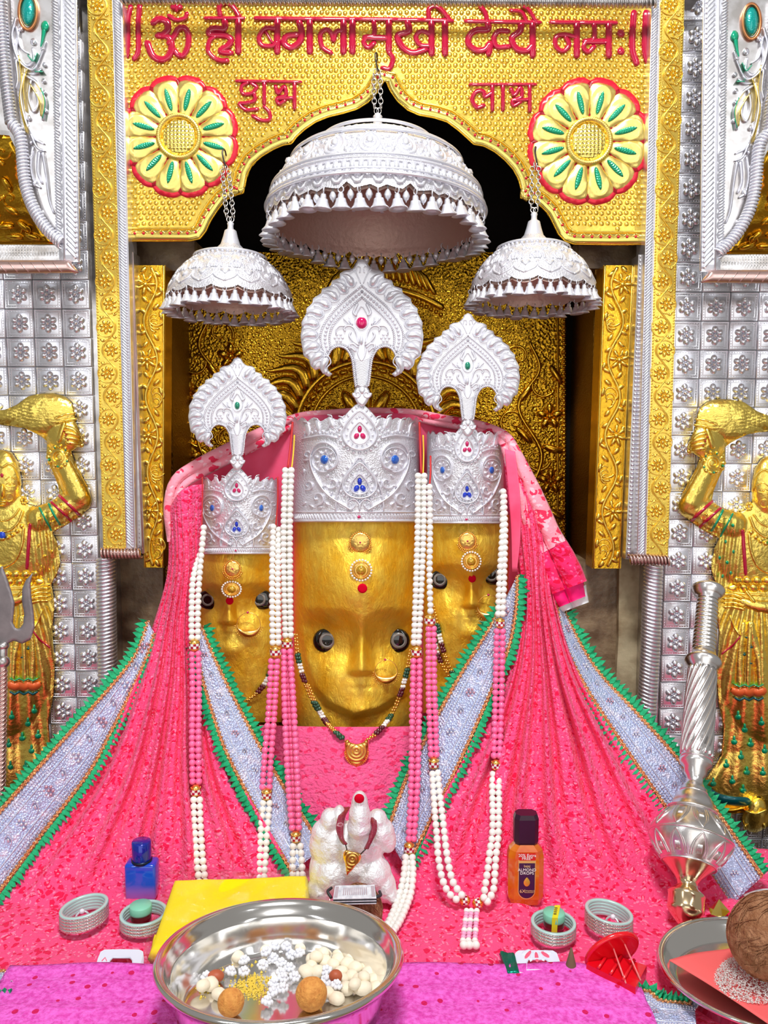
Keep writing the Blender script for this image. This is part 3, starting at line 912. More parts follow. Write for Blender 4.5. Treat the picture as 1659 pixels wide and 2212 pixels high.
# ------------------------------------------------------------------ silver umbrellas with bells
SILVER_SHADED = mat('silver_shaded_inside', (0.60, 0.40, 0.34), 0.6, 0.45, bmp=('noise', 120, 0.4, 0.003))  # same silver, with shade and the cloth's pink reflection put into its colour
def torus(R, r, nu=14, nv=6):
    a = np.linspace(0, 2 * PI, nu, endpoint=False)
    return tube(np.stack([R * np.cos(a), 0 * a, R * np.sin(a)], 1), r, nv, closed=True)
LINK = lmesh('chain_link', xf(torus(1, 0.2, 12, 6), TR((0, 0, 0), (0, 0, 0), (0.75, 1, 1))), SILVER_OLD)
BELL = lmesh('bell', lathe([(0, 0), (.16, -.02), (.2, -.16), (.2, -.3), (.32, -.36), (.36, -.55), (.46, -.78), (.66, -.98), (.62, -1.02), (.36, -.85), (0, -.8)], 12), SILVER)
BELLRING = lmesh('bell_ring', xf(torus(.2, .05, 9, 5), TR((0, 0, .22))), SILVER)
DROP = lmesh('drop_bead', lathe([(0, 0), (.08, -.05), (.07, -.3), (.2, -.45), (.3, -.72), (.2, -.98), (.07, -1.08), (.05, -1.18), (0, -1.2)], 8), SILVER)
HOOK_M = mat('iron_hook', (0.08, 0.07, 0.07), 0.9, 0.4)
def umbrella(label, cx, y_rim, y_top, rad_px, D, prof, nb, lobes, drops, neck, hook, tilt, bell_h, motif):
    c0 = V(cx, y_rim, D)
    top = V(cx, y_top, D)
    R = rad_px * D / F
    H = top.z - c0.z
    t = thing('silver_umbrella', label, 'umbrella', c0)
    M = Matrix.Translation(c0) @ Euler(tilt).to_matrix().to_4x4()
    pr = crom(np.array([(r * R, z * H) for r, z in prof]), 6)
    # outer shell
    n = 96
    v, f = lathe([(r, z) for r, z in pr], n)
    an = np.arctan2(v[:, 1], v[:, 0])
    low = v[:, 2] < H * 0.04
    v[low, 2] -= (0.055 * R) * np.abs(np.cos(an[low] * lobes / 2)) ** 0.8
    vi = v.copy(); vi[:, :2] *= 0.975; vi[:, 2] -= 0.004
    obj('shell', xf((v, f), M), SILVER_LACE, t)
    obj('lining', xf((vi, [q[::-1] for q in f]), M), SILVER_SHADED, t)
    # relief wrapped on the dome
    s_ = np.r_[0, np.cumsum(np.linalg.norm(np.diff(pr, axis=0), axis=1))]
    L = s_[-1]
    Tn = np.gradient(pr, axis=0); Tn /= np.linalg.norm(Tn, axis=1)[:, None]
    def m(x, y, h=0.0):
        x, y, h = np.broadcast_arrays(np.asarray(x, float), np.asarray(y, float), np.asarray(h, float))
        r = np.interp(y, s_, pr[:, 0]); z = np.interp(y, s_, pr[:, 1])
        tr = np.interp(y, s_, Tn[:, 0]); tz = np.interp(y, s_, Tn[:, 1])
        r = r + h * tz; z = z - h * tr
        return np.stack([r * np.cos(x), r * np.sin(x), z], -1) @ np.array(M)[:3, :3].T + np.array(M)[:3, 3]
    def ang(x0, k):      # angles over the front two thirds and beyond
        return x0 + k
    unit = R
    def rib(s, wd, ht):
        r = np.interp(s * L, s_, pr[:, 0])
        ring = np.stack([np.linspace(0, 2 * PI, 96), np.full(96, s * L)], 1)
        an_ = ring[:, 0]
        p = m(an_, np.full(96, s * L), np.full(96, ht * 0.5))[:-1]
        return tube(p, wd * unit / 2, 6, closed=True)
    def scaled(pts, a0, s0):
        """local (x across in R units, y up in R units) -> (angle, arc)"""
        r = np.interp(s0 * L, s_, pr[:, 0])
        return np.array([(a0 + x * R / r, s0 * L + y * R) for x, y in pts])
    def st(pts, a0, s0, wd, ht, closed=False, smooth=0):
        p = crom(pts, smooth, closed) if smooth else np.asarray(pts, float)
        q = scaled(p, a0, s0)
        w3 = m(q[:, 0], q[:, 1], np.full(len(q), 0.0))
        return tube(w3, wd * R * .72, 5, closed=closed)
    def bb(x, y, a0, s0, r):
        q = scaled([(x, y)], a0, s0)
        p = m(q[:, 0], q[:, 1], np.zeros(1))[0]
        return sphere(r * R * 1.25, 7, 4, p)
    bands, motifs = [], []
    if motif == 'big':
        for s, wd in ((.045, .03), (.075, .018), (.145, .018), (.175, .025), (.405, .03), (.44, .02), (.64, .03)):
            bands.append(rib(s, wd, .01))
        for k in range(84):
            a = k * 2 * PI / 84
            bands.append(st([(0, -.03), (0, .03)], a, .11, .04, .02))
        nm = 18
        for k in range(nm):
            a = (k + .25) * 2 * PI / nm
            tr_ = [(x, -y) for x, y in tear(0, 0, .085, .15, .10, 18)]
            g = [st(tr_, a, .285, .018, .02, True), st([(x * .55, y * .55) for x, y in tr_], a, .285, .022, .02, True)]
            for j in range(10):
                b_ = tear(0, 0, .11, .19, .13, 10)[j]
                g.append(bb(b_[0], -b_[1], a, .285, .012))
            g.append(bb(0, .02, a, .285, .032))
            a2 = a + PI / nm
            for j in range(6):
                g.append(bb(.035 * math.cos(j * PI / 3), .035 * math.sin(j * PI / 3) - .07, a2, .285, .018))
            g.append(st(spiral(-.04, .07, .05, .015, 0, .8, 8), a2, .285, .016, .02))
            g.append(st(spiral(.04, .07, .05, .015, PI, -.8, 8), a2, .285, .016, .02))
            obj('teardrop_motif', join(*g), SILVER, t)
            for sg in (0, 1):
                a3 = (2 * k + sg) * PI / nm
                q = [st([(-.07, .05), (0, -.05), (.07, .05)], a3, .03, .022, .02, smooth=4)]
                for j in range(-2, 3): q.append(bb(j * .024, .03, a3, .03, .018))
                motifs.append(join(*q))
        for k in range(60):
            a = k * 2 * PI / 60
            bands.append(st([(-.025, 0), (0, .05), (.025, 0)], a, .52, .018, .02, smooth=2))
    else:
        for s, wd in ((.62, .03), (.66, .02)):
            bands.append(rib(s, wd, .01))
        for k in range(lobes):
            a = k * 2 * PI / lobes
            hw = PI / lobes
            r1 = .39 / (lobes / 16)
            q = [st([(-r1 * .5, .12), (-r1 * .38, .0), (0, -.085)], a, .12, .028, .02, smooth=4), st([(r1 * .5, .12), (r1 * .38, .0), (0, -.085)], a, .12, .028, .02, smooth=4),
                 st([(-.06, .12), (0, .05), (.06, .12)], a, .12, .035, .02)]
            a2 = a + hw
            q += [st([(-.11, .02), (-.1, .12), (0, .2), (.1, .12), (.11, .02)], a2, .24, .025, .02, smooth=4)]
            for j in (-1, 0, 1):
                q.append(st([(j * .03, .02), (j * .07, .11), (j * .03, .17)], a2, .24, .03, .02, smooth=3))
            q += [st(spiral(-.05, .12, .055, .015, 0, .8, 8), a, .34, .022, .02), st(spiral(.05, .12, .055, .015, PI, -.8, 8), a, .34, .022, .02)]
            q += [st([(-.07, .0), (0, .09), (.07, .0)], a2, .52, .025, .02, smooth=3)]
            obj('leaf_motif', join(*q), SILVER, t)
        for k in range(40):
            bands.append(bb(0, 0, k * 2 * PI / 40, .66, .025))
    if motifs: tag(obj('lotus_row', join(*motifs), SILVER, t), kind='stuff')
    tag(obj('bands', join(*bands), SILVER, t), kind='stuff')
    # bells round the rim
    for k in range(nb):
        a = k * 2 * PI / nb
        lob = abs(math.cos(a * lobes / 2)) ** 0.8
        dz = -0.055 * R * lob - bell_h * 0.3
        p = M @ Vector((R * .985 * math.cos(a), R * .985 * math.sin(a), dz))
        s = bell_h
        Mb = TR(p, (rng.uniform(-.12, .12), rng.uniform(-.12, .12), rng.random() * 3), s)
        inst('bell', BELL, Mb, t)
        inst('bell_ring', BELLRING, Mb, t)
        if drops:
            a2 = a + PI / nb
            p = M @ Vector((R * .97 * math.cos(a2), R * .97 * math.sin(a2), -0.02 * R))
            inst('drop_bead', DROP, TR(p, (0, 0, 0), bell_h * .85), t)
    # neck and finial
    nk = [(r * R, H + z * R) for r, z in neck]
    obj('neck', xf(lathe(nk, 20), M), SILVER, t)
    # chain: two strands up to the hook
    hx_, hy_, hD = hook
    top3 = M @ Vector((0, 0, nk[-1][1]))
    hk = V(hx_, hy_, hD)
    ch = (hk - top3)
    ls = 0.0052
    nl = max(3, int(ch.length / (ls * 1.5)))
    for s in (-1, 1):
        for k in range(nl):
            p = top3 + ch * ((k + .5) / nl) + Vector((s * 0.0055, 0, 0)) * (1 if 0 < k < nl - 1 else .4)
            inst('chain_link', LINK, axes(p, ch, x=(1, 0, 0) if k % 2 == 0 else (0.35, 1, 0), s=ls), t)
    hkp = [hk + Vector((0.001, .02, .012)), hk + Vector((0, 0.0, 0.026)), hk + Vector((-.003, -.006, .02)), hk + Vector((0, -.006, .004)), hk + Vector((.003, -.002, -.004))]
    obj('hook', tube(crom(np.array([q[:] for q in hkp]), 6), 0.0014, 8), HOOK_M, t)
    return t
BIGP = [(1.0, 0), (.985, .10), (.96, .22), (.92, .34), (.86, .48), (.76, .64), (.63, .77), (.47, .88), (.28, .95), (.12, .985), (.03, 1.0)]
umbrella('large silver umbrella with bells hanging under the middle of the arch', 812, 477, 287, 226, 1.47, BIGP, 40, 36, True,
         [(.09, -.02), (.085, .06), (.05, .09), (.035, .14), (.045, .17), (.02, .20)], (814, 150, 1.488), (-0.075, 0.02, 0.03), 0.023, 'big')
SMP = [(1.0, 0), (.95, .14), (.88, .30), (.80, .45), (.68, .60), (.52, .73), (.36, .82), (.26, .88), (.2, .95), (.16, 1.0)]
SN = [(.16, -.005), (.12, .12), (.095, .22), (.085, .23), (.05, .25), (.045, .3), (.055, .34), (.03, .37)]
umbrella('small silver umbrella with bells hanging beside the left rosette', 497, 643, 528, 132, 1.44, SMP, 40, 16, False, SN, (486, 358, 1.485), (-0.05, 0.02, 0.1), 0.0185, 'small')
umbrella('small silver umbrella with bells hanging beside the right rosette', 1150, 626, 508, 132, 1.44, SMP, 40, 16, False, SN, (1157, 352, 1.485), (-0.05, 0.02, 0.1), 0.0185, 'small')
# ------------------------------------------------------------------ three gold faces with silver crowns
def face_gold():
    m, nt, b = _nt('gold_beaten_face')
    b.inputs['Metallic'].default_value = 0.6
    b.inputs['Coat Weight'].default_value = 0.35
    b.inputs['Coat Roughness'].default_value = 0.3
    co = coords(nt)
    co2 = coords(nt, scale=(1, 1, 0.45))
    n1 = noise(nt, co2, 70, 6, 0.7, 1.5)
    n2 = noise(nt, co, 22, 4)
    nt.links.new(ramp(nt, n2, [(0.35, (1.0, 0.56, 0.02)), (0.65, (1.0, 0.72, 0.08))]), b.inputs['Base Color'])
    nt.links.new(mth(nt, 'MULTIPLY_ADD', n1, 0.3, 0.20), b.inputs['Roughness'])
    bump(nt, b, mth(nt, 'ADD', n1, mth(nt, 'MULTIPLY', n2, 1.6)), 0.5, 0.007)
    return m
FACE_GOLD = face_gold()
EYE_BLACK = mat('eye_black', (0.004, 0.004, 0.004), 0, 0.08, coat=1)
EYE_GREY = mat('eye_grey', (0.22, 0.20, 0.18), 0.2, 0.2, coat=1)
RUBY = mat('ruby', (0.55, 0.0, 0.10), 0, 0.12, coat=1)
SAPPH = mat('sapphire', (0.0, 0.03, 0.50), 0, 0.12, coat=1)
TURQ = mat('blue_cabochon', (0.0, 0.10, 0.50), 0, 0.15, coat=1)
EMER = mat('emerald', (0.0, 0.22, 0.12), 0, 0.12, coat=1)
TOPAZ = mat('topaz', (0.65, 0.38, 0.02), 0.5, 0.08, coat=1)
GOLD_JEWEL = mat('jewel_gold', (0.95, 0.60, 0.16), 1.0, 0.28)
FELT = mat('red_felt', (0.62, 0.0, 0.02), 0, 0.8, spec=.1)
PEARL_W = mat('white_pearl', (0.90, 0.88, 0.83), 0.0, 0.22, coat=0.5)
def smooth(a, b, x):
    t = np.clip((x - a) / (b - a), 0, 1)
    return t * t * (3 - 2 * t)
def gauss(x, y, cx, cy, sx, sy):
    return np.exp(-((x - cx) / sx) ** 2 - ((y - cy) / sy) ** 2)

IDOLS = {}
def idol(key, label, cx, hw, y0, y1, D0, dr, k, eyes, nose, brow, jaw, facing):
    """a gold face: cx, hw half width, y0..y1 top/bottom, eyes [(x,y,rx,ry,ang)], nose (x,y0,ytip)"""
    t = thing('gold_idol_face', label, 'idol', V(cx, y1, D0 + .03))
    nx_, ny0, nyt = nose
    def H(x, y):
        h = 44 * k * np.exp(-((y - (y0 + (brow - y0) * .74)) / (92 * k)) ** 2) * np.exp(-((x - nx_) / (105 * k)) ** 2)
        nm = np.exp(-((x - nx_) / (18 * k)) ** 2)
        br = brow + 14 * k * np.exp(-((x - nx_) / (26 * k)) ** 2) - 10 * k * np.abs((x - nx_) / (hw)) ** 2
        h = h - 40 * k * smooth(-6 * k, 46 * k, y - br) * (1 - 0.45 * nm) * (1 - 0.75 * smooth(70 * k, 190 * k, y - br))
        for (ex, ey, rx, ry, an) in eyes:
            h = h - 9 * k * gauss(x, y, ex, ey, rx * 1.3, ry * 1.4)
        tip = smooth(ny0, nyt, y) * (1 - smooth(nyt, nyt + 16 * k, y))
        wn = (9 + 10 * smooth(ny0, nyt, y)) * k
        h = h + (14 + 30 * tip) * k * np.exp(-((x - nx_) / wn) ** 2) * smooth(ny0 - 40 * k, ny0 + 10 * k, y) * (1 - smooth(nyt + 2 * k, nyt + 14 * k, y))
        for s in (-1, 1):
            h = h + 10 * k * gauss(x, y, nx_ + s * 62 * k, nyt + 5 * k, 42 * k, 48 * k)
            h = h + 5 * k * gauss(x, y, nx_ + s * 17 * k, nyt - 2 * k, 9 * k, 9 * k)
        h = h + 1.4 * k * gauss(x, y, nx_, nyt + 30 * k, 26 * k, 8 * k) + 1 * k * gauss(x, y, nx_, nyt + 46 * k, 20 * k, 8 * k) + 10 * k * gauss(x, y, nx_, nyt + 88 * k, 36 * k, 22 * k)
        h = h - 1.6 * k * gauss(x, y, nx_, nyt + 38 * k, 28 * k, 4.5 * k)
        if jaw is not None:
            out = ~inside(x.ravel(), y.ravel(), jaw).reshape(x.shape)
            d = dist(x.ravel(), y.ravel(), jaw).reshape(x.shape)
            low = smooth(jaw[0][1] - 30, jaw[0][1] + 30, y)
            h = h - np.where(out, np.minimum(d, 14) * 1.7, 0) * low + np.where(out, smooth(0, 60, d) * 10, 0) * low
        return h
    nu, nv = 120, 150
    th = np.linspace(-PI * .56, PI * .56, nu)
    xs = cx + hw * np.sin(th)
    ys = np.linspace(y0 - 12, y1, nv)
    X, Y = np.meshgrid(xs, ys)
    TH = np.meshgrid(th, ys)[0]
    dep = dr * (1 - np.cos(TH))
    D = D0 + dep - H(X, Y) * D0 / F * np.cos(TH).clip(0.05, 1)
    W = P(X, Y, D).reshape(-1, 3)
    obj('face', (W, [q[::-1] for q in grid_faces(nu, nv)]), FACE_GOLD, t)
    def surf(x, y, h=0.0):
        x, y, h = np.broadcast_arrays(np.asarray(x, float), np.asarray(y, float), np.asarray(h, float))
        th_ = np.arcsin(np.clip((x - cx) / hw, -1, 1))
        sh = x.shape
        hh = H(x.reshape(-1, 1), y.reshape(-1, 1)).reshape(sh)
        return P(x, y, D0 + dr * (1 - np.cos(th_)) - (hh * np.cos(th_).clip(0.05, 1) + h) * D0 / F)
    for (ex, ey, rx, ry, an) in eyes:
        c = surf(np.array([ex]), np.array([ey]))[0][1]
        me_ = plane(float(c) - 2 * D0 / F)
        e = obj('eye', blob(ex, ey, rx, ry, an, 9 * k, me_, 22, 6, 6), EYE_BLACK, t)
        ix = ex + facing * rx * .14
        ir = ry * 0.66
        mi = lambda x, y, h=0: me_(x, y, np.asarray(h) + 9 * k * np.sqrt(np.clip(1 - ((x - ex) / rx) ** 2 - ((y - ey) / ry) ** 2, 0, 1)))
        obj('iris', stroke(circ(ix, ey, ir * .80, 28), ir * .36, .6, mi, closed=True, sink=.2, k=5), EYE_GREY, e)
    # crown
    IDOLS[key] = dict(t=t, surf=surf, D0=D0, k=k, cx=cx, hw=hw)
    return t
idol('mid', 'large gold face with round staring eyes between the two smaller faces', 768, 133, 1122, 1572, 1.415, 0.10, 1.0,
     [(703, 1384, 27.5, 27, 0), (858, 1384, 28, 27, 0)], (781, 1362, 1448), 1318,
     np.array([(655, 1370), (664, 1420), (682, 1480), (712, 1515), (765, 1540), (815, 1528), (868, 1495), (893, 1450), (900, 1370), (880, 1300), (670, 1300)], float), 1)
idol('left', 'smaller gold face at the left with a hooked nose ring', 514, 94, 1190, 1560, 1.43, 0.08, .72,
     [(452, 1296, 27, 21, 0.15), (564, 1295, 29, 22, 0.2)], (494, 1285, 1342), 1262, None, -1)
idol('right', 'smaller gold face at the right turned towards the middle', 1008, 94, 1124, 1540, 1.43, 0.08, .72,
     [(954, 1252, 28, 22, -0.05), (1066, 1242, 27, 22, 0.1)], (1019, 1245, 1306), 1222, None, -1)

def crown(label, key, cx, hw, y0, y1, mc, kx, ky, D0, dr):
    """silver crown: band, pierced top and jewelled motifs; motif coordinates are those of the middle crown"""
    t = thing('silver_headdress', label, 'crown', V(cx, y1, D0 + .05))
    def m(x, y, h=0.0):
        x, y, h = np.broadcast_arrays(np.asarray(x, float), np.asarray(y, float), np.asarray(h, float))
        s = np.clip((x - cx) / hw, -1, 1)
        c = np.sqrt(np.clip(1 - s * s, 0, 1))
        return P(x, y, D0 + dr * (1 - c) - h * (0.35 + .65 * c) * D0 / F)
    q = lambda x, y: (mc + (x - 777) * kx, y1 + (y - 1128) * ky)
    Q = lambda pts: np.array([q(x, y) for x, y in pts])
    inr = lambda p: np.all(np.abs(np.asarray(p)[:, 0] - cx) < hw * .985)
    wk = (kx + ky) / 2
    # body, a full ring with a scalloped top
    nu, nv = 140, 20
    th = np.linspace(-PI, PI, nu, endpoint=False)
    rows = []
    for j in range(nv):
        s = j / (nv - 1)
        x = cx + hw * np.sin(th)
        top = y0 + 16 * ky - 9 * ky * np.abs(np.sin(th * 11)) - 10 * ky * np.exp(-(th / .28) ** 2)
        y = top + (y1 - top) * s
        y = y + 7 * ky * (1 - (np.cos(th) + 1) / 2) * -1
        rows.append(P(x, y, D0 + dr * (1 - np.cos(th))))
    W = np.array(rows).reshape(-1, 3)
    obj('band', (W, [f[::-1] for f in grid_faces(nu, nv, True)]), SILVER_LACE, t)
    def S(pts, wd, ht=3.5, closed=False, sm=6):
        p = Q(pts)
        if sm: p = crom(p, sm, closed)
        k_ = np.abs(p[:, 0] - cx) < hw * .985
        if closed and not k_.all():
            return None
        p = p[k_]
        if len(p) < 3: return None
        return stroke(p, wd * wk * 1.12, ht * wk * 1.7, m, closed=closed, k=6, sink=.5)
    def B(x, y, r, ht=None, ry=None, a=0):
        p = q(x, y)
        if abs(p[0] - cx) > hw * .97: return None
        return blob(p[0], p[1], r * wk, (ry or r) * wk, a, (ht or r * .7) * wk * 1.5, m, 8, 3)
    def add(name, mt, *gs):
        gs = [g for g in gs if g is not None]
        if gs: return obj(name, join(*gs), mt, t)
    # base bands
    for nm, yy, wd in (('base_rib', 1108, 5), ('base_rib', 1127, 6)):
        xs = np.linspace(cx - hw * .985, cx + hw * .985, 40)
        c = np.sqrt(1 - ((xs - cx) / hw) ** 2)
        obj(nm, stroke(np.stack([xs, y1 + (yy - 1128) * ky + (c - 1) * 0], 1), wd * wk, 4.5 * wk, m, k=5), SILVER, t)
    g = []
    for th_ in np.linspace(-1.35, 1.35, 46):
        x = cx + hw * math.sin(th_)
        g.append(stroke([(x - 1.6 * wk, y1 - 15 * ky), (x + 1.6 * wk, y1 - 6 * ky)], 4.2 * wk * (.4 + .6 * math.cos(th_)), 3.4, m, k=4))
    obj('rope_row', join(*g), SILVER, t)
    x, y = q(775, 1119)
    obj('base_gem', blob(x, y, 4 * wk, 4 * wk, 0, 5 * wk, m), RUBY, t)
    # two pointed drops, the upper one breaking the rim
    def drop(yc, w_, up, dn, stone):
        g = [S(tear(777, yc, w_, up, dn), 4.5, 6, True, 3), S(tear(777, yc + 4, w_ * .55, up * .58, dn * .55), 4, 6.5, True, 3)]
        for j in range(22):
            p = tear(777, yc, w_ * 1.22, up * 1.2, dn * 1.2, 22)[j]; g.append(B(p[0], p[1], 4.2, 4))
        for j in range(15):
            p = tear(777, yc + 2, w_ * .78, up * .78, dn * .78, 15)[j]; g.append(B(p[0], p[1], 3.4, 5))
        add('drop_frame', SILVER, *g)
        cen = yc + 3
        for (dx, dy, rx, ry, a) in ((0, -11, 5.5, 8.5, 0), (-7, 4, 6.2, 8, .5), (7, 4, 6.2, 8, -.5)):
            p = q(777 + dx, cen + dy)
            obj('stone', blob(p[0], p[1], rx * wk, ry * wk, a, 8 * wk, m, 10, 4), stone, t)
    # raised shield behind the upper drop
    sh = Q(tear(777, 934, 50, 62, 44))
    obj('crown_peak', relief(sh, lambda x, y, d: puff(d, 6, 3 * wk), 5, m, -1.0), SILVER, t)
    drop(937, 37, 47, 36, RUBY)
    drop(1050, 37, 48, 28, SAPPH)
    add('outer_arch', SILVER, S([(725, 1104), (728, 1070), (742, 1035), (760, 1010), (777, 990), (794, 1010), (812, 1035), (826, 1070), (829, 1104)], 4, 5, False, 5),
        S([(750, 1104), (752, 1088), (764, 1080), (775, 1090), (777, 1104)], 4, 5), S([(804, 1104), (802, 1088), (790, 1080), (779, 1090), (777, 1104)], 4, 5),
        S(spiral(757, 1093, 10, 3, 0, 1.0, 9), 3.5, 4.5, sm=3), S(spiral(797, 1093, 10, 3, PI, -1.0, 9), 3.5, 4.5, sm=3))
    for s in (-1, 1):
        X = lambda v_: 777 + s * v_
        add('eye_scroll', SILVER, S([(X(18), 1104), (X(70), 1070), (X(98), 1030), (X(108), 995), (X(100), 968), (X(82), 958), (X(60), 965), (X(48), 985), (X(52), 1008), (X(70), 1018)], 4.2, 5.5),
            S(circ(X(77), 995, 27, 20), 2.6, 4, True, 0),
            *[B(X(77) + 18 * math.cos(a), 995 + 18 * math.sin(a), 5.5, 5, 3, a) for a in np.linspace(0, 2 * PI, 10)[:-1]])
        p = q(X(77), 995)
        if abs(p[0] - cx) < hw * .95:
            obj('cabochon', blob(p[0], p[1], 8.5 * wk * (0.75 if key != 'mid' else 1), 10 * wk, 0, 8 * wk, m, 14, 4), TURQ, t)
        add('leaf_scroll', SILVER, S(spiral(X(60), 1045, 14, 3, 0.5 if s > 0 else PI - .5, .95 * s, 12), 3.2, 4.5, sm=3), S(spiral(X(92), 1078, 16, 3, 1.5, 1.0 * s, 12), 3.2, 4.5, sm=3),
            S(spiral(X(112), 1050, 12, 3, 2.0, 1.0 * s, 12), 3, 4.2, sm=3), S(spiral(X(115), 985, 12, 3, 2.0, 1.0 * s, 12), 3, 4.2, sm=3),
            *[B(X(v_), w2, 6, 4.5, 2.6, s * a) for v_, w2, a in ((70, 1030, .8), (62, 1068, 1.2), (78, 1052, .4), (105, 1095, -.6), (86, 1098, .2), (122, 1020, 1.3), (120, 1090, .9), (72, 1090, -.8), (50, 1075, .5))])
        # crest leaves along the rim
        for (v_, yy, a) in ((62, 915, .35), (92, 922, .2), (114, 930, .1), (38, 918, .5)):
            p = q(X(v_), yy)
            if abs(p[0] - cx) < hw * .95:
                g = [blob(p[0], p[1], 7 * wk, 15 * wk, s * a, 6 * wk, m, 10, 4), stroke([(p[0] - 8 * wk, p[1] + 14 * ky), (p[0] - s * 2, p[1] - 12 * ky), (p[0] + s * 7 * wk, p[1] - 17 * ky)], 3.2 * wk, 6 * wk, m, smooth=4, k=5)]
                obj('rim_leaf', join(*g), SILVER, t)
        add('rim_rib', SILVER, S([(X(48), 948), (X(80), 942), (X(125), 950)], 3.4, 4), *[B(X(48 + j * 8), 934 + (j % 2) * 3, 3.4, 3.5) for j in range(10)])
    return t
crown('large silver crown set with red and blue stones on the middle face', 'mid', 768, 137, 896, 1126, 777, 1, 1, 1.39, 0.105)
crown('small silver crown set with red and blue stones on the left face', 'left', 518, 82, 1030, 1196, 511, .70, .74, 1.40, 0.075)
crown('silver crown set with red and blue stones on the right face', 'right', 1005, 83, 928, 1130, 1009, .70, .86, 1.40, 0.075)

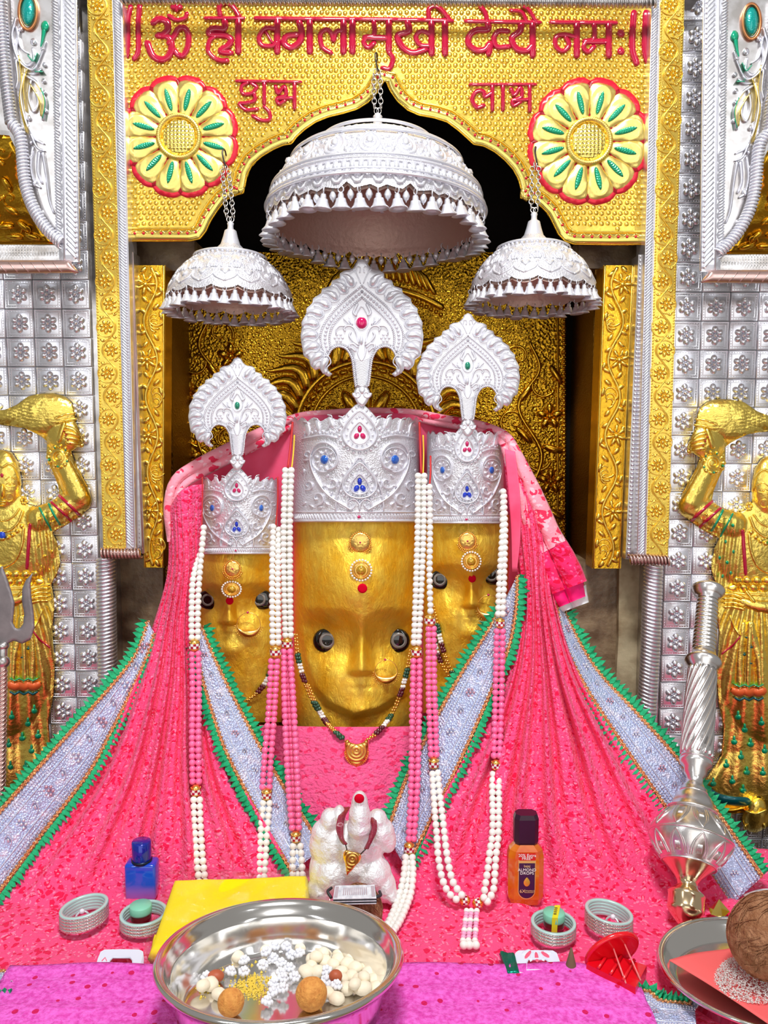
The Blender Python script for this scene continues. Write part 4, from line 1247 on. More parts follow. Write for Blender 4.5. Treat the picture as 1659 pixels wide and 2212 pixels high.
# ------------------------------------------------------------------ tall leaf-shaped crests standing on the crowns
PAIS = None
def crest(label, cx, ytop, ybot, kx, stone, D, seed):
    ky = (ybot - ytop) / 283.0
    m = plane(D)
    z = lambda pts: np.array([(cx + (x - 840) / 5.184 * kx, ytop + (y - 95) / 5.184 * ky) for x, y in pts])
    wk = (kx + ky) / 2
    t = thing('silver_crest', label, 'crest', V(cx, ybot, D))
    Lh = [(840, 95), (790, 120), (760, 180), (715, 220), (640, 230), (590, 260), (592, 310), (500, 340), (490, 400), (390, 430), (385, 480), (290, 540), (287, 590), (215, 655), (220, 700),
          (160, 810), (165, 880), (150, 960), (158, 1030), (172, 1110), (185, 1190), (245, 1225), (262, 1300), (318, 1350), (368, 1330), (410, 1390), (470, 1422), (512, 1390), (472, 1365), (452, 1310), (450, 1205),
          (475, 1140), (525, 1092), (590, 1076), (660, 1100), (708, 1160), (738, 1250), (755, 1420), (772, 1530), (800, 1570)]
    Rh = [(1680 - x, y) for x, y in Lh[::-1]][:-1]
    out = z(Lh + Rh)
    obj('plate', relief(out, lambda x, y, d: puff(d, 7 * wk, 4 * wk), 5.5 * wk, m, 5 * wk), SILVER, t)
    # paisley leaves of the fringe
    Lp = [(690, 315, 2.1), (598, 395, 2.3), (490, 490, 2.45), (392, 585, 2.6), (308, 690, 2.75), (255, 815, 2.95), (245, 950, 3.1), (262, 1085, 3.3), (318, 1205, 3.6), (405, 1290, 4.2)]
    for s in (1, -1):
        for (x, y, a) in Lp:
            xx = x if s > 0 else 1680 - x
            aa = -a if s > 0 else PI + a
            c = z([(xx, y)])[0]
            # body and curled tail
            ca, sa = math.cos(aa), math.sin(aa)
            R2 = lambda u, w: (c[0] + (u * ca - w * s * sa) * wk, c[1] + (u * sa + w * s * ca) * wk)
            g = [stroke([R2(-12, 0), R2(-6, 1), R2(2, 0), R2(9, -3), R2(14, -8)], np.array([15, 18, 14, 10, 5.]) * wk, 11 * wk, lambda X_, Y_, h=0: m(X_, Y_, np.asarray(h) + 3.2 * wk), k=8, sink=1),
                 stroke([R2(-16, 10), R2(-22, 0), R2(-13, -12), R2(0, -10), R2(10, -15)], 3.2 * wk, 6 * wk, lambda X_, Y_, h=0: m(X_, Y_, np.asarray(h) + 3.4 * wk), smooth=3, k=5, sink=.5)]
            obj('fringe_leaf', join(*g), SILVER, t)
    m2 = lambda X_, Y_, h=0: m(X_, Y_, np.asarray(h) + 3.6 * wk)
    def sym(p): return [(1680 - x, y) for x, y in p]
    core = [(840, 400), (700, 515), (560, 640), (440, 790), (382, 910), (378, 1010), (398, 1100), (455, 1190)]
    inn = [(840, 530), (720, 630), (600, 740), (510, 850), (478, 960), (482, 1080)]
    arcs = [(455, 1190), (485, 1130), (530, 1090), (590, 1078), (660, 1104), (706, 1165), (735, 1250), (755, 1420), (770, 1520)]
    def rope(p, wd, pitch):
        p = resample(crom(z(p), 6), pitch * wk)
        T = np.gradient(p, axis=0); T /= np.linalg.norm(T, axis=1)[:, None]
        return [stroke([c - (t_ + np.array([-t_[1], t_[0]])) * wd * wk * .35, c + (t_ + np.array([-t_[1], t_[0]])) * wd * wk * .35], pitch * wk * .85, 5.5 * wk, m2, k=4, sink=.5) for c, t_ in zip(p, T)]
    g = []
    for p in (core, inn, arcs):
        g += rope(p, 4.5, 4.2) + rope(sym(p), 4.5, 4.2)
    tag(obj('rope_edging', join(*g), SILVER, t), kind='stuff')
    mid = [(840, 465), (712, 572), (585, 690), (476, 820), (432, 930), (428, 1040), (455, 1120)]
    g = []
    for p in (mid, sym(mid)):
        for c in resample(crom(z(p), 6), 8.3 * wk):
            g.append(blob(c[0], c[1], 3.9 * wk, 3.9 * wk, 0, 6.5 * wk, m2, 8, 3))
    tag(obj('bead_row', join(*g), SILVER, t), kind='stuff')
    # foliage inside
    g = []
    for s in (0, 1):
        f_ = (lambda p: z(p)) if s == 0 else (lambda p: z(sym(p)))
        for p, wd in (([(800, 1040), (780, 940), (745, 870), (690, 845), (640, 870), (648, 905)], 6), ([(645, 850), (590, 850), (550, 890), (550, 930)], 4.5), ([(800, 1060), (740, 1020), (700, 960), (712, 925)], 7),
                      ([(790, 1090), (740, 1050), (700, 1060), (705, 1100)], 7), ([(700, 830), (660, 790), (640, 770)], 6), ([(730, 830), (700, 790), (695, 760)], 6), ([(770, 730), (745, 700), (770, 640), (785, 610)], 8), ([(760, 1130), (730, 1100)], 7)):
            g.append(stroke(f_(p), wd * wk * .9, 7 * wk, m2, smooth=5, k=5, sink=.5))
        for j in range(6):
            c = f_([(580 + 42 * math.cos(j * PI / 3), 985 + 42 * math.sin(j * PI / 3))])[0]
            g.append(blob(c[0], c[1], 3.6 * wk, 3.6 * wk, 0, 4 * wk, m2, 8, 3))
        c = f_([(580, 985)])[0]; g.append(blob(c[0], c[1], 3.6 * wk, 3.6 * wk, 0, 4 * wk, m2, 8, 3))
    c = z([(832, 1000)])[0]; g.append(blob(c[0], c[1], 5 * wk, 13 * wk, 0, 6 * wk, m2, 10, 4))
    g.append(stroke(z([(790, 1080), (795, 1160), (835, 1240), (875, 1160), (880, 1080)]), 5 * wk, 4 * wk, m2, smooth=5, k=5))
    obj('foliage', join(*g), SILVER, t)
    g = []
    for j in range(16):
        y = 1230 + j * 19
        wv = 70 - j * 1.6
        g.append(stroke(z([(835 - wv, y - 12), (835, y + 14), (835 + wv, y - 12)]), 2.6 * wk, 3 * wk, m2, k=4, sink=.5))
    obj('stem_chevron', join(*g), SILVER, t)
    g = [stroke(z(p), 3.4 * wk, 3 * wk, m2, smooth=4, k=5, sink=.5) for p in ([(770, 250), (790, 190), (820, 200), (815, 250)], [(910, 250), (890, 190), (860, 200), (865, 250)], [(745, 215), (790, 290), (825, 370)], [(935, 215), (890, 290), (855, 370)])]
    obj('finial_scroll', join(*g), SILVER, t)
    c = z([(832, 790)])[0]
    obj('stone_setting', stroke(z(tear(836, 780, 78, 150, 110)), 3.2 * wk, 4.5 * wk, m2, closed=True, k=5), SILVER, t)
    big = stone is RUBY
    obj('stone', blob(c[0] + .5, c[1] + (5 if big else 3) * wk, (12 if big else 7.5) * wk, (13.5 if big else 11) * wk, 0, 8 * wk, m2, 18, 5), stone, t)
    # little collar where the crest meets the crown
    g = []
    for s in (-1, 1):
        g.append(stroke(spiral(cx + s * 10 * wk, ybot + 10 * wk, 9 * wk, 3 * wk, PI / 2 - s * PI / 2, s * .9, 10), 6 * wk, 6 * wk, m, smooth=2, k=6))
    g.append(blob(cx, ybot + 2 * wk, 9 * wk, 11 * wk, 0, 7 * wk, m))
    g.append(relief(z([(770, 1540), (905, 1540), (925, 1640), (890, 1720), (840, 1760), (785, 1720), (750, 1640)]), bev(5 * wk, 4 * wk), 4, m, 4, smooth_out=3))
    obj('collar', join(*g), SILVER, t)
    return t
crest('tallest silver leaf crest with a round red stone', 782, 559, 841, 1.0, RUBY, 1.385, 1)
crest('silver leaf crest with a green stone at the left, lowest of three', 513, 771, 988, .80, EMER, 1.393, 2)
crest('silver leaf crest with a green stone at the right', 1011, 676, 912, .845, EMER, 1.393, 3)

# ------------------------------------------------------------------ jewels fixed to the faces
def sf(key):
    return IDOLS[key]['surf']
def medallion(label, key, x, y, r):
    t = thing('forehead_medallion', label, 'medallion', sf(key)(x, y).tolist())
    D = float(sf(key)(x, y, 6)[1]); m = plane(D)
    obj('disc', relief(circ(x, y, r, 40), lambda X_, Y_, d: puff(d, r, r * .28) + .5 * np.cos(np.arctan2(Y_ - y, X_ - x) * 24) * (np.hypot(X_ - x, Y_ - y) > r * .25), 2.2, m, 4), GOLD_JEWEL, t)
    obj('bead_rim', join(*[blob(x + r * math.cos(a), y + r * math.sin(a), 2.2, 2.2, 0, 3, m, 6, 3) for a in np.linspace(0, 2 * PI, 34)[:-1]],
                         *[blob(x + (r + 4) * math.cos(a), y + (r + 4) * math.sin(a), 2.2, 2.2, 0, 3, m, 6, 3) for a in np.linspace(.35, PI - .35, 15)]), GOLD_JEWEL, t)
    obj('centre_stone', blob(x, y, 3, 3, 0, r * .28 + 3, m), RUBY, t)
    obj('pin_wire', stroke([(x - 1, y - r - 2), (x + 2, y - r - 12), (x + 1, y - r - 20)], 1.6, 2, m, smooth=4), GOLD_JEWEL, t)
medallion('filigree gold disc on the brow of the middle face', 'mid', 778, 1172, 23)
medallion('filigree gold disc on the brow of the left face', 'left', 502, 1229, 18)
medallion('filigree gold disc on the brow of the right face', 'right', 1010, 1169, 19)
def pearl_brooch(label, key, x, y, r, ry=None):
    ry = ry or r
    t = thing('pearl_brooch', label, 'brooch', sf(key)(x, y).tolist())
    D = float(sf(key)(x, y, 7)[1]); m = plane(D)
    obj('setting', join(relief(circ(x, y, r * .8, 30, ry * .8), bev(r * .4, r * .15), 2.5, m, 4), stroke(circ(x, y, r * .56, 30, ry * .56), 2.2, 4.5, m, closed=True), stroke(circ(x, y, r * .72, 30, ry * .72), 1.6, 4, m, closed=True)), GOLD_JEWEL, t)
    obj('topaz', blob(x, y, r * .5, ry * .5, 0, r * .38, m, 16, 4), TOPAZ, t)
    for k in range(22):
        a = k * 2 * PI / 22
        obj('seed_pearl', blob(x + r * .93 * math.cos(a), y + ry * .93 * math.sin(a), r * .115, r * .115, 0, 3.4, m, 7, 3), PEARL_W, t)
pearl_brooch('round topaz brooch ringed with pearls on the middle face', 'mid', 780, 1232, 24)
pearl_brooch('oval topaz brooch ringed with pearls on the left face', 'left', 500, 1273, 22, 18)
pearl_brooch('round topaz brooch ringed with pearls on the right face', 'right', 1018, 1213, 22)
def bindi(label, key, x, y, r):
    D = float(sf(key)(x, y, 2.5)[1]); m = plane(D)
    tag(obj('bindi', relief(circ(x, y, r, 24), bev(2, 1.2), 3, m, 2.5), FELT), label, 'bindi')
bindi('red felt dot between the eyes of the middle face', 'mid', 783, 1271, 10.5)
bindi('red felt dot between the eyes of the left face', 'left', 496, 1298, 8.5)
bindi('red felt dot between the eyes of the right face', 'right', 1020, 1250, 8.5)
def nose_ring(label, key, x, y, r, ang):
    D = float(sf(key)(x, y, 14)[1]) ; m = plane(D)
    t = thing('nose_ring', label, 'nose ring', V(x, y + r, D))
    a = np.linspace(0, 2 * PI, 40, endpoint=False) + ang
    w_ = 1.8 + (r * .62) * np.clip(np.cos(a - PI / 2 - ang * 0), 0, 1) ** 1.5
    p = np.stack([x + (r - w_ * .35) * np.cos(a), y + (r - w_ * .35) * np.sin(a)], 1)
    p3 = P(p[:, 0], p[:, 1], D)
    obj('hoop', tube(p3, w_ * .5 * D / F, 8, closed=True), GOLD_JEWEL, t)
    g = []
    for b in np.linspace(.15, PI - .15, 19):
        for rr in (r + 2.5, r + 5.5):
            g.append(sphere(1.5 * D / F, 6, 4, P(x + rr * math.cos(b + ang * .3), y + rr * math.sin(b + ang * .3), D)))
    obj('bead_fringe', join(*g), GOLD_JEWEL, t)
    obj('nose_stud', sphere(2.8 * D / F, 8, 5, P(x - 2, y - r, D - .003)), RUBY, t)
nose_ring('gold crescent nose ring on the middle face', 'mid', 834, 1450, 25, .2)
nose_ring('gold crescent nose ring on the left face', 'left', 537, 1349, 26, .2)
nose_ring('gold crescent nose ring on the right face', 'right', 1057, 1311, 26, -.2)
# ------------------------------------------------------------------ cloth
def floral(name, base, dark, pale, sc1=86, bstr=0.6):
    """soft net cloth with printed leaves in darker and paler pink"""
    m, nt, b = _nt(name)
    co = coords(nt)
    cw = coords(nt, scale=(1, 1, 1.5))
    wn = nt.nodes.new('ShaderNodeTexNoise'); wn.inputs['Scale'].default_value = 60
    nt.links.new(cw, wn.inputs['Vector'])
    mx = nt.nodes.new('ShaderNodeVectorMath'); mx.operation = 'MULTIPLY_ADD'
    nt.links.new(wn.outputs['Color'], mx.inputs[0]); mx.inputs[1].default_value = (0.02, 0.02, 0.02); nt.links.new(cw, mx.inputs[2])
    v1 = voro(nt, mx.outputs[0], sc1, 'F1', 1.0)
    v2 = voro(nt, mx.outputs[0], sc1 * 1.7, 'F1', 1.0)
    n1 = noise(nt, co, sc1 * .7, 3)
    d1 = mth(nt, 'LESS_THAN', mth(nt, 'ADD', v1, mth(nt, 'MULTIPLY', n1, 0.7)), 0.69)
    p1 = mth(nt, 'LESS_THAN', mth(nt, 'ADD', v2, mth(nt, 'MULTIPLY', noise(nt, co, sc1 * 1.3, 2), 0.8)), 0.68)
    m1 = nt.nodes.new('ShaderNodeMix'); m1.data_type = 'RGBA'
    m1.inputs['A'].default_value = tuple(base) + (1,); m1.inputs['B'].default_value = tuple(dark) + (1,)
    nt.links.new(d1, m1.inputs['Factor'])
    m2 = nt.nodes.new('ShaderNodeMix'); m2.data_type = 'RGBA'
    nt.links.new(m1.outputs['Result'], m2.inputs['A']); m2.inputs['B'].default_value = tuple(pale) + (1,)
    nt.links.new(mth(nt, 'MULTIPLY', p1, 0.75), m2.inputs['Factor'])
    nt.links.new(m2.outputs['Result'], b.inputs['Base Color'])
    b.inputs['Roughness'].default_value = 0.75
    b.inputs['Specular IOR Level'].default_value = 0.2
    b.inputs['Sheen Weight'].default_value = 0.1
    bump(nt, b, mth(nt, 'ADD', mth(nt, 'MULTIPLY', v2, 1.0), noise(nt, co, 300, 2)), bstr, 0.003)
    return m
PINK = floral('pink_floral_net', (0.95, 0.075, 0.23), (0.82, 0.006, 0.075), (1.0, 0.28, 0.46))
PINK_EMB = floral('pink_leaf_embossed', (0.97, 0.11, 0.30), (0.92, 0.04, 0.16), (1.0, 0.17, 0.36), 62, 0.9)
PINK_LIN = mat('pink_lining', (0.95, 0.13, 0.26), 0, 0.6, spec=.2, var=((0.9, 0.07, 0.17), 14))
SHAWL = floral('pale_pink_print', (0.95, 0.33, 0.42), (0.85, 0.03, 0.10), (0.97, 0.60, 0.68), 40, 0.3)
SHAWL_END = floral('hot_pink_print', (0.90, 0.02, 0.14), (0.75, 0.0, 0.05), (0.98, 0.14, 0.35), 60, 0.3)
HOT = mat('hot_pink', (0.9, 0.005, 0.18), 0, .6)
WHITE_CL = mat('white_cloth', (0.8, 0.8, 0.82), 0, .7)
GREEN_RUF = mat('green_ruffle', (0.0, 0.50, 0.20), 0.0, 0.45, spec=.5, sheen=.3, var=((0.0, 0.36, 0.13), 200))
ORANGE_SEQ = mat('copper_sequins', (0.85, 0.33, 0.14), 0.85, 0.3, bmp=('hammer', 700, 1.0, 0.002), var=((0.95, 0.55, 0.25), 260))
def sequin():
    m, nt, b = _nt('silver_sequin_band')
    t = nt.nodes.new('ShaderNodeTexCoord')
    sx = nt.nodes.new('ShaderNodeSeparateXYZ'); nt.links.new(t.outputs['UV'], sx.inputs[0])
    co = coords(nt)
    v1 = voro(nt, co, 330, 'F1'); n1 = noise(nt, co, 70, 3)
    nt.links.new(ramp(nt, n1, [(0.3, (0.52, 0.55, 0.80)), (0.5, (0.45, 0.53, 0.78)), (0.7, (0.72, 0.68, 0.86))]), b.inputs['Base Color'])
    b.inputs['Metallic'].default_value = 0.35
    b.inputs['Roughness'].default_value = 0.38
    bump(nt, b, v1, 0.9, 0.002)
    return m
SEQ = sequin()
SEQ_BEAD = mat('silver_beading', (0.74, 0.75, 0.84), 0.6, 0.28)
SEQ_FLOWER = mat('mauve_sequin_flower', (0.62, 0.38, 0.46), 0.5, 0.3)

def sheet(name, rows, nu, nv, m, fold=None, th=0.0015, parent=None):
    v, f, uv = loft([np.array(r, float) for r in rows], nu, nv, fold)
    return obj(name, thicken((v, f), th), m, parent)
def pleat(freq, amp, seed=0, vpow=1.0):
    r = random.Random(seed)
    ph = [r.uniform(0, 6) for _ in range(4)]
    def fn(u, v):
        e = v ** vpow
        e = e * (1 - np.clip((v - .60) / .27, 0, 1) ** 1.1)
        return amp * e * (np.sin(u * freq * 2 * PI + ph[0] + .8 * np.sin(v * 4 + ph[1])) * .6 + .4 * np.sin(u * freq * 1.7 * 2 * PI + ph[2] + v * 3)) * (0.35 + .65 * np.sin(PI * np.clip(u, 0, 1)) ** .4)
    return fn
def ruffle(path, wd, side, step=12.0):
    """a pleated ribbon following a path of (px, py, D); side = +1/-1 which way it stands out"""
    p = resample(crom(np.array(path, float), 8), step / 2)
    T = np.gradient(p[:, :2], axis=0); T /= np.linalg.norm(T, axis=1)[:, None] + 1e-9
    Nn = np.stack([-T[:, 1], T[:, 0]], 1) * side
    rows = []
    n = len(p)
    zz = np.where(np.arange(n) % 2 == 0, 1.0, -1.0)
    rr = np.array([rng.uniform(.7, 1.25) for _ in range(n)])
    for a, hgt in ((0.0, 0.35), (0.35, 1.0), (0.75, 1.15), (1.0, 0.8)):
        w_ = wd * a * np.where(zz > 0, rr * 1.15, rr * (.8 if a < .9 else .55))
        sl = np.array([rng.uniform(-2.5, 2.5) for _ in range(n)]) * a
        x = p[:, 0] + Nn[:, 0] * w_ + T[:, 0] * (sl + zz * 1.2 * a)
        y = p[:, 1] + Nn[:, 1] * w_ + T[:, 1] * (sl + zz * 1.2 * a)
        rows.append(P(x, y, p[:, 2] - (6 + zz * 6.5 * hgt * rr) * 1.25 / F))
    k = len(rows)
    v = np.array(rows).reshape(-1, 3)
    return v, grid_faces(n, k)
def border(t, A, B, ruffA=1, ruffB=-1, seq_step=46, nst=60, ruf=(True, True)):
    """silver sequin band between two (px,py,D) lines with copper edging, beads, flowers and a green ruffle"""
    A = np.array(A, float); B = np.array(B, float)
    a = resample_n(crom(A, 8), nst); b = resample_n(crom(B, 8), nst)
    L = lambda q: a * (1 - q) + b * q
    nu = 9
    qs = np.linspace(0.02, 0.98, nu)
    W = np.array([P(L(q)[:, 0], L(q)[:, 1], L(q)[:, 2] - (2.5 + 2.5 * math.sin(PI * q)) * 1.25 / F) for q in qs])
    vf = (W.reshape(-1, 3), grid_faces(nst, nu))
    obj('sequin_band', thicken(vf, .0012), SEQ, t)
    def line(q, r, hh):
        l = L(q)
        return tube(P(l[:, 0], l[:, 1], l[:, 2] - hh * 1.25 / F), r * 1.25 / F, 6)
    for q in (0.0, 1.0):
        p = resample(L(q + (.045 if q == 0 else -.045)), 5.2)
        T = np.gradient(p[:, :2], axis=0); T /= np.linalg.norm(T, axis=1)[:, None]
        g = [line(q + (.045 if q == 0 else -.045), 3.6, 4)]
        for i, c in enumerate(p):
            s = 1 if i % 2 else -1
            x, y = c[0] - T[i][1] * 3 * s, c[1] + T[i][0] * 3 * s
            g.append(sphere(2.8 * 1.25 / F, 6, 4, P(x, y, c[2] - 7 * 1.25 / F)))
        tag(obj('copper_edging', join(*g), ORANGE_SEQ, t), kind='stuff')
    g = []
    for q in (.15, .22, .78, .85):
        for c in resample(L(q), 6.2):
            g.append(sphere(1.9 * 1.25 / F, 5, 4, P(c[0], c[1], c[2] - 6 * 1.25 / F)))
    for q in (.30, .70):
        g.append(line(q, 1.2, 6))
    tag(obj('bead_lines', join(*g), SEQ_BEAD, t), kind='stuff')
    mid = resample(L(.5), seq_step)
    w_ = np.linalg.norm(a[:, :2] - b[:, :2], axis=1).mean()
    for i, c in enumerate(mid[1:-1] if len(mid) > 3 else mid):
        g = []
        r = w_ * .085
        D = c[2] - 7 * 1.25 / F
        if i % 2 == 0:
            for k in range(6):
                an = k * PI / 3
                g.append(sphere(r * .42 * D / F, 7, 4, P(c[0] + r * math.cos(an), c[1] + r * math.sin(an), D)))
            g.append(sphere(r * .4 * D / F, 7, 4, P(c[0], c[1], D)))
            obj('sequin_flower', join(*g), SEQ_FLOWER if i % 4 == 0 else SEQ_BEAD, t)
        else:
            m = plane(D)
            g.append(stroke(tear(c[0], c[1], r * .8, r * 1.5, r * 1.5, 14), 2.2, 2.5, m, closed=True, k=5))
            g.append(blob(c[0], c[1], r * .35, r * .6, 0, 3, m))
            obj('sequin_diamond', join(*g), SEQ_BEAD, t)
    if ruf[0]: obj('green_ruffle', ruffle(L(0), 19, ruffA), GREEN_RUF, t)
    if ruf[1]: obj('green_ruffle', ruffle(L(1), 19, ruffB), GREEN_RUF, t)

def AD(y, z=-.010):
    return float(PZ(800, y, ALT + z)[1])
# veil hanging behind the three heads
sheet('veil_lining', [[(372, 1050, 1.50), (520, 975, 1.51), (640, 905, 1.52), (780, 896, 1.54), (900, 897, 1.52), (1085, 945, 1.50), (1120, 970, 1.49)],
                      [(372, 1160, 1.49), (520, 1150, 1.52), (640, 1140, 1.53), (780, 1140, 1.55), (900, 1140, 1.53), (1085, 1140, 1.5), (1128, 1150, 1.48)],
                      [(360, 1330, 1.48), (520, 1330, 1.51), (640, 1330, 1.53), (780, 1330, 1.55), (900, 1330, 1.53), (1085, 1330, 1.5), (1135, 1340, 1.47)],
                      [(345, 1560, 1.46), (520, 1560, 1.50), (640, 1560, 1.52), (780, 1560, 1.54), (900, 1560, 1.52), (1085, 1560, 1.49), (1150, 1560, 1.46)]],
      60, 40, PINK_LIN, lambda u, v: 0.006 * np.sin(u * 40) * (v > .02))
tag(bpy.data.objects['veil_lining'], 'plain pink veil lining hanging behind the three crowned heads', 'veil')

# rolled shawl over the heads
sh = thing('rolled_shawl', 'pale pink printed shawl folded over the heads and hanging down at the right', 'shawl', V(780, 900, 1.5))
def roll(path, wd, m, name, n_=40, lift=0.0):
    p = resample_n(crom(np.array(path, float), 10), n_)
    T = np.gradient(p[:, :2], axis=0); T /= np.linalg.norm(T, axis=1)[:, None]
    Nn = np.stack([-T[:, 1], T[:, 0]], 1)
    rows = []
    prof = [(-.5, -.3), (-.47, .25), (-.3, .55), (-.1, .6), (0.02, .45), (.08, .1), (.12, .35), (.25, .5), (.42, .4), (.5, 0), (.48, -.4), (.2, -.6), (-.2, -.6)]
    w_ = np.broadcast_to(np.asarray(wd, float), (len(wd),)) if not np.isscalar(wd) else np.full(n_, wd)
    if len(w_) != n_: w_ = np.interp(np.linspace(0, 1, n_), np.linspace(0, 1, len(w_)), w_)
    for c, h in prof:
        rows.append(P(p[:, 0] + Nn[:, 0] * c * w_, p[:, 1] + Nn[:, 1] * c * w_, p[:, 2] - (h * .6 * w_ + 2.0 * np.sin(np.arange(n_) * .9 + c * 6)) * 1.45 / F))
    k = len(rows)
    v = np.array(rows).transpose(1, 0, 2).reshape(-1, 3)
    f = grid_faces(k, n_, True)
    f.append(tuple(range(k))); f.append(tuple(range((n_ - 1) * k, n_ * k))[::-1])
    return obj(name, (v, f), m, sh)
roll([(372, 1170, 1.42), (370, 1100, 1.42), (385, 1045, 1.43), (430, 1012, 1.45), (520, 966, 1.47), (600, 926, 1.50), (650, 905, 1.53), (720, 897, 1.545), (800, 893, 1.545), (890, 897, 1.53), (960, 910, 1.50), (1030, 922, 1.47), (1082, 942, 1.44), (1100, 962, 1.43)], [22, 34, 42, 44, 44, 40, 30, 26, 26, 26, 28, 28, 30, 34], SHAWL, 'roll', 70)
roll([(1096, 955, 1.425), (1118, 1010, 1.41), (1145, 1080, 1.40), (1172, 1150, 1.395), (1190, 1185, 1.39)], [34, 50, 64, 72, 76], SHAWL, 'hanging_fold', 30)
roll([(1188, 1180, 1.392), (1204, 1215, 1.388), (1222, 1255, 1.385), (1228, 1270, 1.385)], [76, 84, 88, 86], SHAWL_END, 'printed_end', 18)
roll([(1222, 1262, 1.386), (1232, 1290, 1.386), (1236, 1300, 1.387)], [80, 72, 66], HOT, 'hot_pink_hem', 10)
roll([(1228, 1282, 1.396), (1238, 1302, 1.396), (1242, 1312, 1.397)], [86, 74, 64], WHITE_CL, 'white_fringe', 8)

# draped skirts
dl = thing('left_drape', 'pink floral net drape spreading from the left head to the altar, edged in silver', 'drape', VZ(330, 1940))
sheet('net_cloth', [[(362, 1105, 1.42), (385, 1066, 1.39), (410, 1050, 1.39), (440, 1046, 1.42)],
                    [(362, 1230, 1.42), (385, 1220, 1.37), (405, 1220, 1.365), (434, 1215, 1.40)],
                    [(332, 1345, 1.41), (365, 1345, 1.355), (395, 1350, 1.345), (428, 1372, 1.37)],
                    [(285, 1480, 1.37), (330, 1480, 1.32), (380, 1490, 1.31), (458, 1530, 1.325)],
                    [(205, 1660, 1.30), (300, 1660, 1.27), (400, 1670, 1.26), (510, 1670, 1.28)],
                    [(95, 1815, 1.24), (250, 1810, 1.215), (420, 1810, 1.21), (592, 1810, 1.235)],
                    [(-10, 1945, 1.165), (200, 1940, 1.165), (420, 1935, 1.175), (665, 1930, 1.19)],
                    [(-20, 1995, AD(1995)), (190, 1995, AD(1995)), (420, 1990, AD(1990)), (690, 1985, AD(1985))]],
      90, 90, PINK, pleat(8, 0.030, 3, 0.8), parent=dl)
border(dl, [(318, 1340, 1.40), (300, 1395, 1.385), (272, 1440, 1.37), (200, 1522, 1.325), (100, 1632, 1.27), (-12, 1758, 1.225)],
       [(334, 1370, 1.39), (318, 1420, 1.375), (282, 1500, 1.36), (238, 1590, 1.32), (190, 1678, 1.285), (90, 1810, 1.235), (-12, 1948, 1.16)], 1, -1)
border(dl, [(437, 1352, 1.36), (470, 1430, 1.335), (540, 1566, 1.315), (600, 1672, 1.30), (660, 1766, 1.275), (700, 1830, 1.235)],
       [(421, 1395, 1.35), (436, 1470, 1.325), (462, 1560, 1.305), (492, 1640, 1.28), (560, 1770, 1.25), (628, 1888, 1.205)], -1, 1)
dr_ = thing('right_drape', 'pink floral net drape spreading from the right head to the altar, edged in silver', 'drape', VZ(1200, 1940))
sheet('net_cloth', [[(1085, 965, 1.43), (1108, 965, 1.41), (1130, 1000, 1.405), (1150, 1060, 1.42)],
                    [(1106, 1150, 1.405), (1135, 1150, 1.38), (1160, 1150, 1.375), (1187, 1180, 1.40)],
                    [(1122, 1290, 1.385), (1150, 1290, 1.345), (1175, 1290, 1.34), (1200, 1300, 1.38)],
                    [(1093, 1440, 1.34), (1150, 1440, 1.31), (1210, 1450, 1.305), (1252, 1460, 1.35)],
                    [(1018, 1610, 1.285), (1130, 1610, 1.27), (1240, 1600, 1.27), (1345, 1610, 1.31)],
                    [(940, 1760, 1.24), (1100, 1770, 1.22), (1280, 1770, 1.22), (1445, 1760, 1.255)],
                    [(870, 1935, 1.185), (1060, 1935, 1.175), (1300, 1940, 1.165), (1575, 1945, 1.165)],
                    [(850, 1985, AD(1985)), (1060, 1990, AD(1990)), (1300, 1995, AD(1995)), (1600, 1995, AD(1995))]],
      90, 90, PINK, pleat(8, 0.034, 9, 0.8), parent=dr_)
sheet('plain_hem', [[(1090, 970, 1.405), (1112, 975, 1.395)], [(1098, 1060, 1.385), (1122, 1060, 1.375)], [(1104, 1150, 1.375), (1124, 1150, 1.365)], [(1106, 1235, 1.37), (1116, 1235, 1.365)]], 10, 24, PINK_LIN, parent=dr_)
border(dr_, [(1082, 1310, 1.365), (1050, 1365, 1.345), (1000, 1442, 1.335), (950, 1528, 1.32), (900, 1625, 1.305), (868, 1695, 1.29), (832, 1800, 1.25)],
       [(1120, 1240, 1.36), (1117, 1320, 1.355), (1102, 1400, 1.34), (1062, 1500, 1.31), (1000, 1640, 1.275), (930, 1780, 1.24), (880, 1880, 1.205)], 1, -1)
border(dr_, [(1200, 1302, 1.385), (1216, 1385, 1.37), (1262, 1482, 1.345), (1330, 1590, 1.315), (1430, 1738, 1.265), (1512, 1862, 1.215), (1575, 1960, 1.165)],
       [(1222, 1325, 1.40), (1262, 1402, 1.39), (1304, 1462, 1.38), (1372, 1532, 1.35), (1470, 1640, 1.30), (1562, 1764, 1.25), (1650, 1890, 1.19)], 1, -1)
sheet('front_cloth', [[(560, 1566, 1.39), (660, 1569, 1.383), (770, 1570, 1.38), (870, 1569, 1.383), (980, 1564, 1.39)],
                      [(560, 1580, 1.38), (660, 1583, 1.370), (770, 1584, 1.365), (870, 1583, 1.370), (980, 1578, 1.38)],
                      [(560, 1700, 1.335), (660, 1702, 1.325), (770, 1702, 1.32), (870, 1702, 1.325), (980, 1700, 1.335)],
                      [(560, 1850, 1.27), (660, 1850, 1.262), (770, 1850, 1.26), (870, 1850, 1.262), (980, 1850, 1.27)],
                      [(560, 1935, 1.20), (660, 1935, 1.195), (770, 1935, 1.195), (870, 1935, 1.195), (980, 1935, 1.20)]], 70, 60, PINK_EMB, lambda u, v: .004 * np.sin(u * 17) * v)
tag(bpy.data.objects['front_cloth'], 'plain pink leaf-embossed cloth hanging below the middle face', 'cloth')

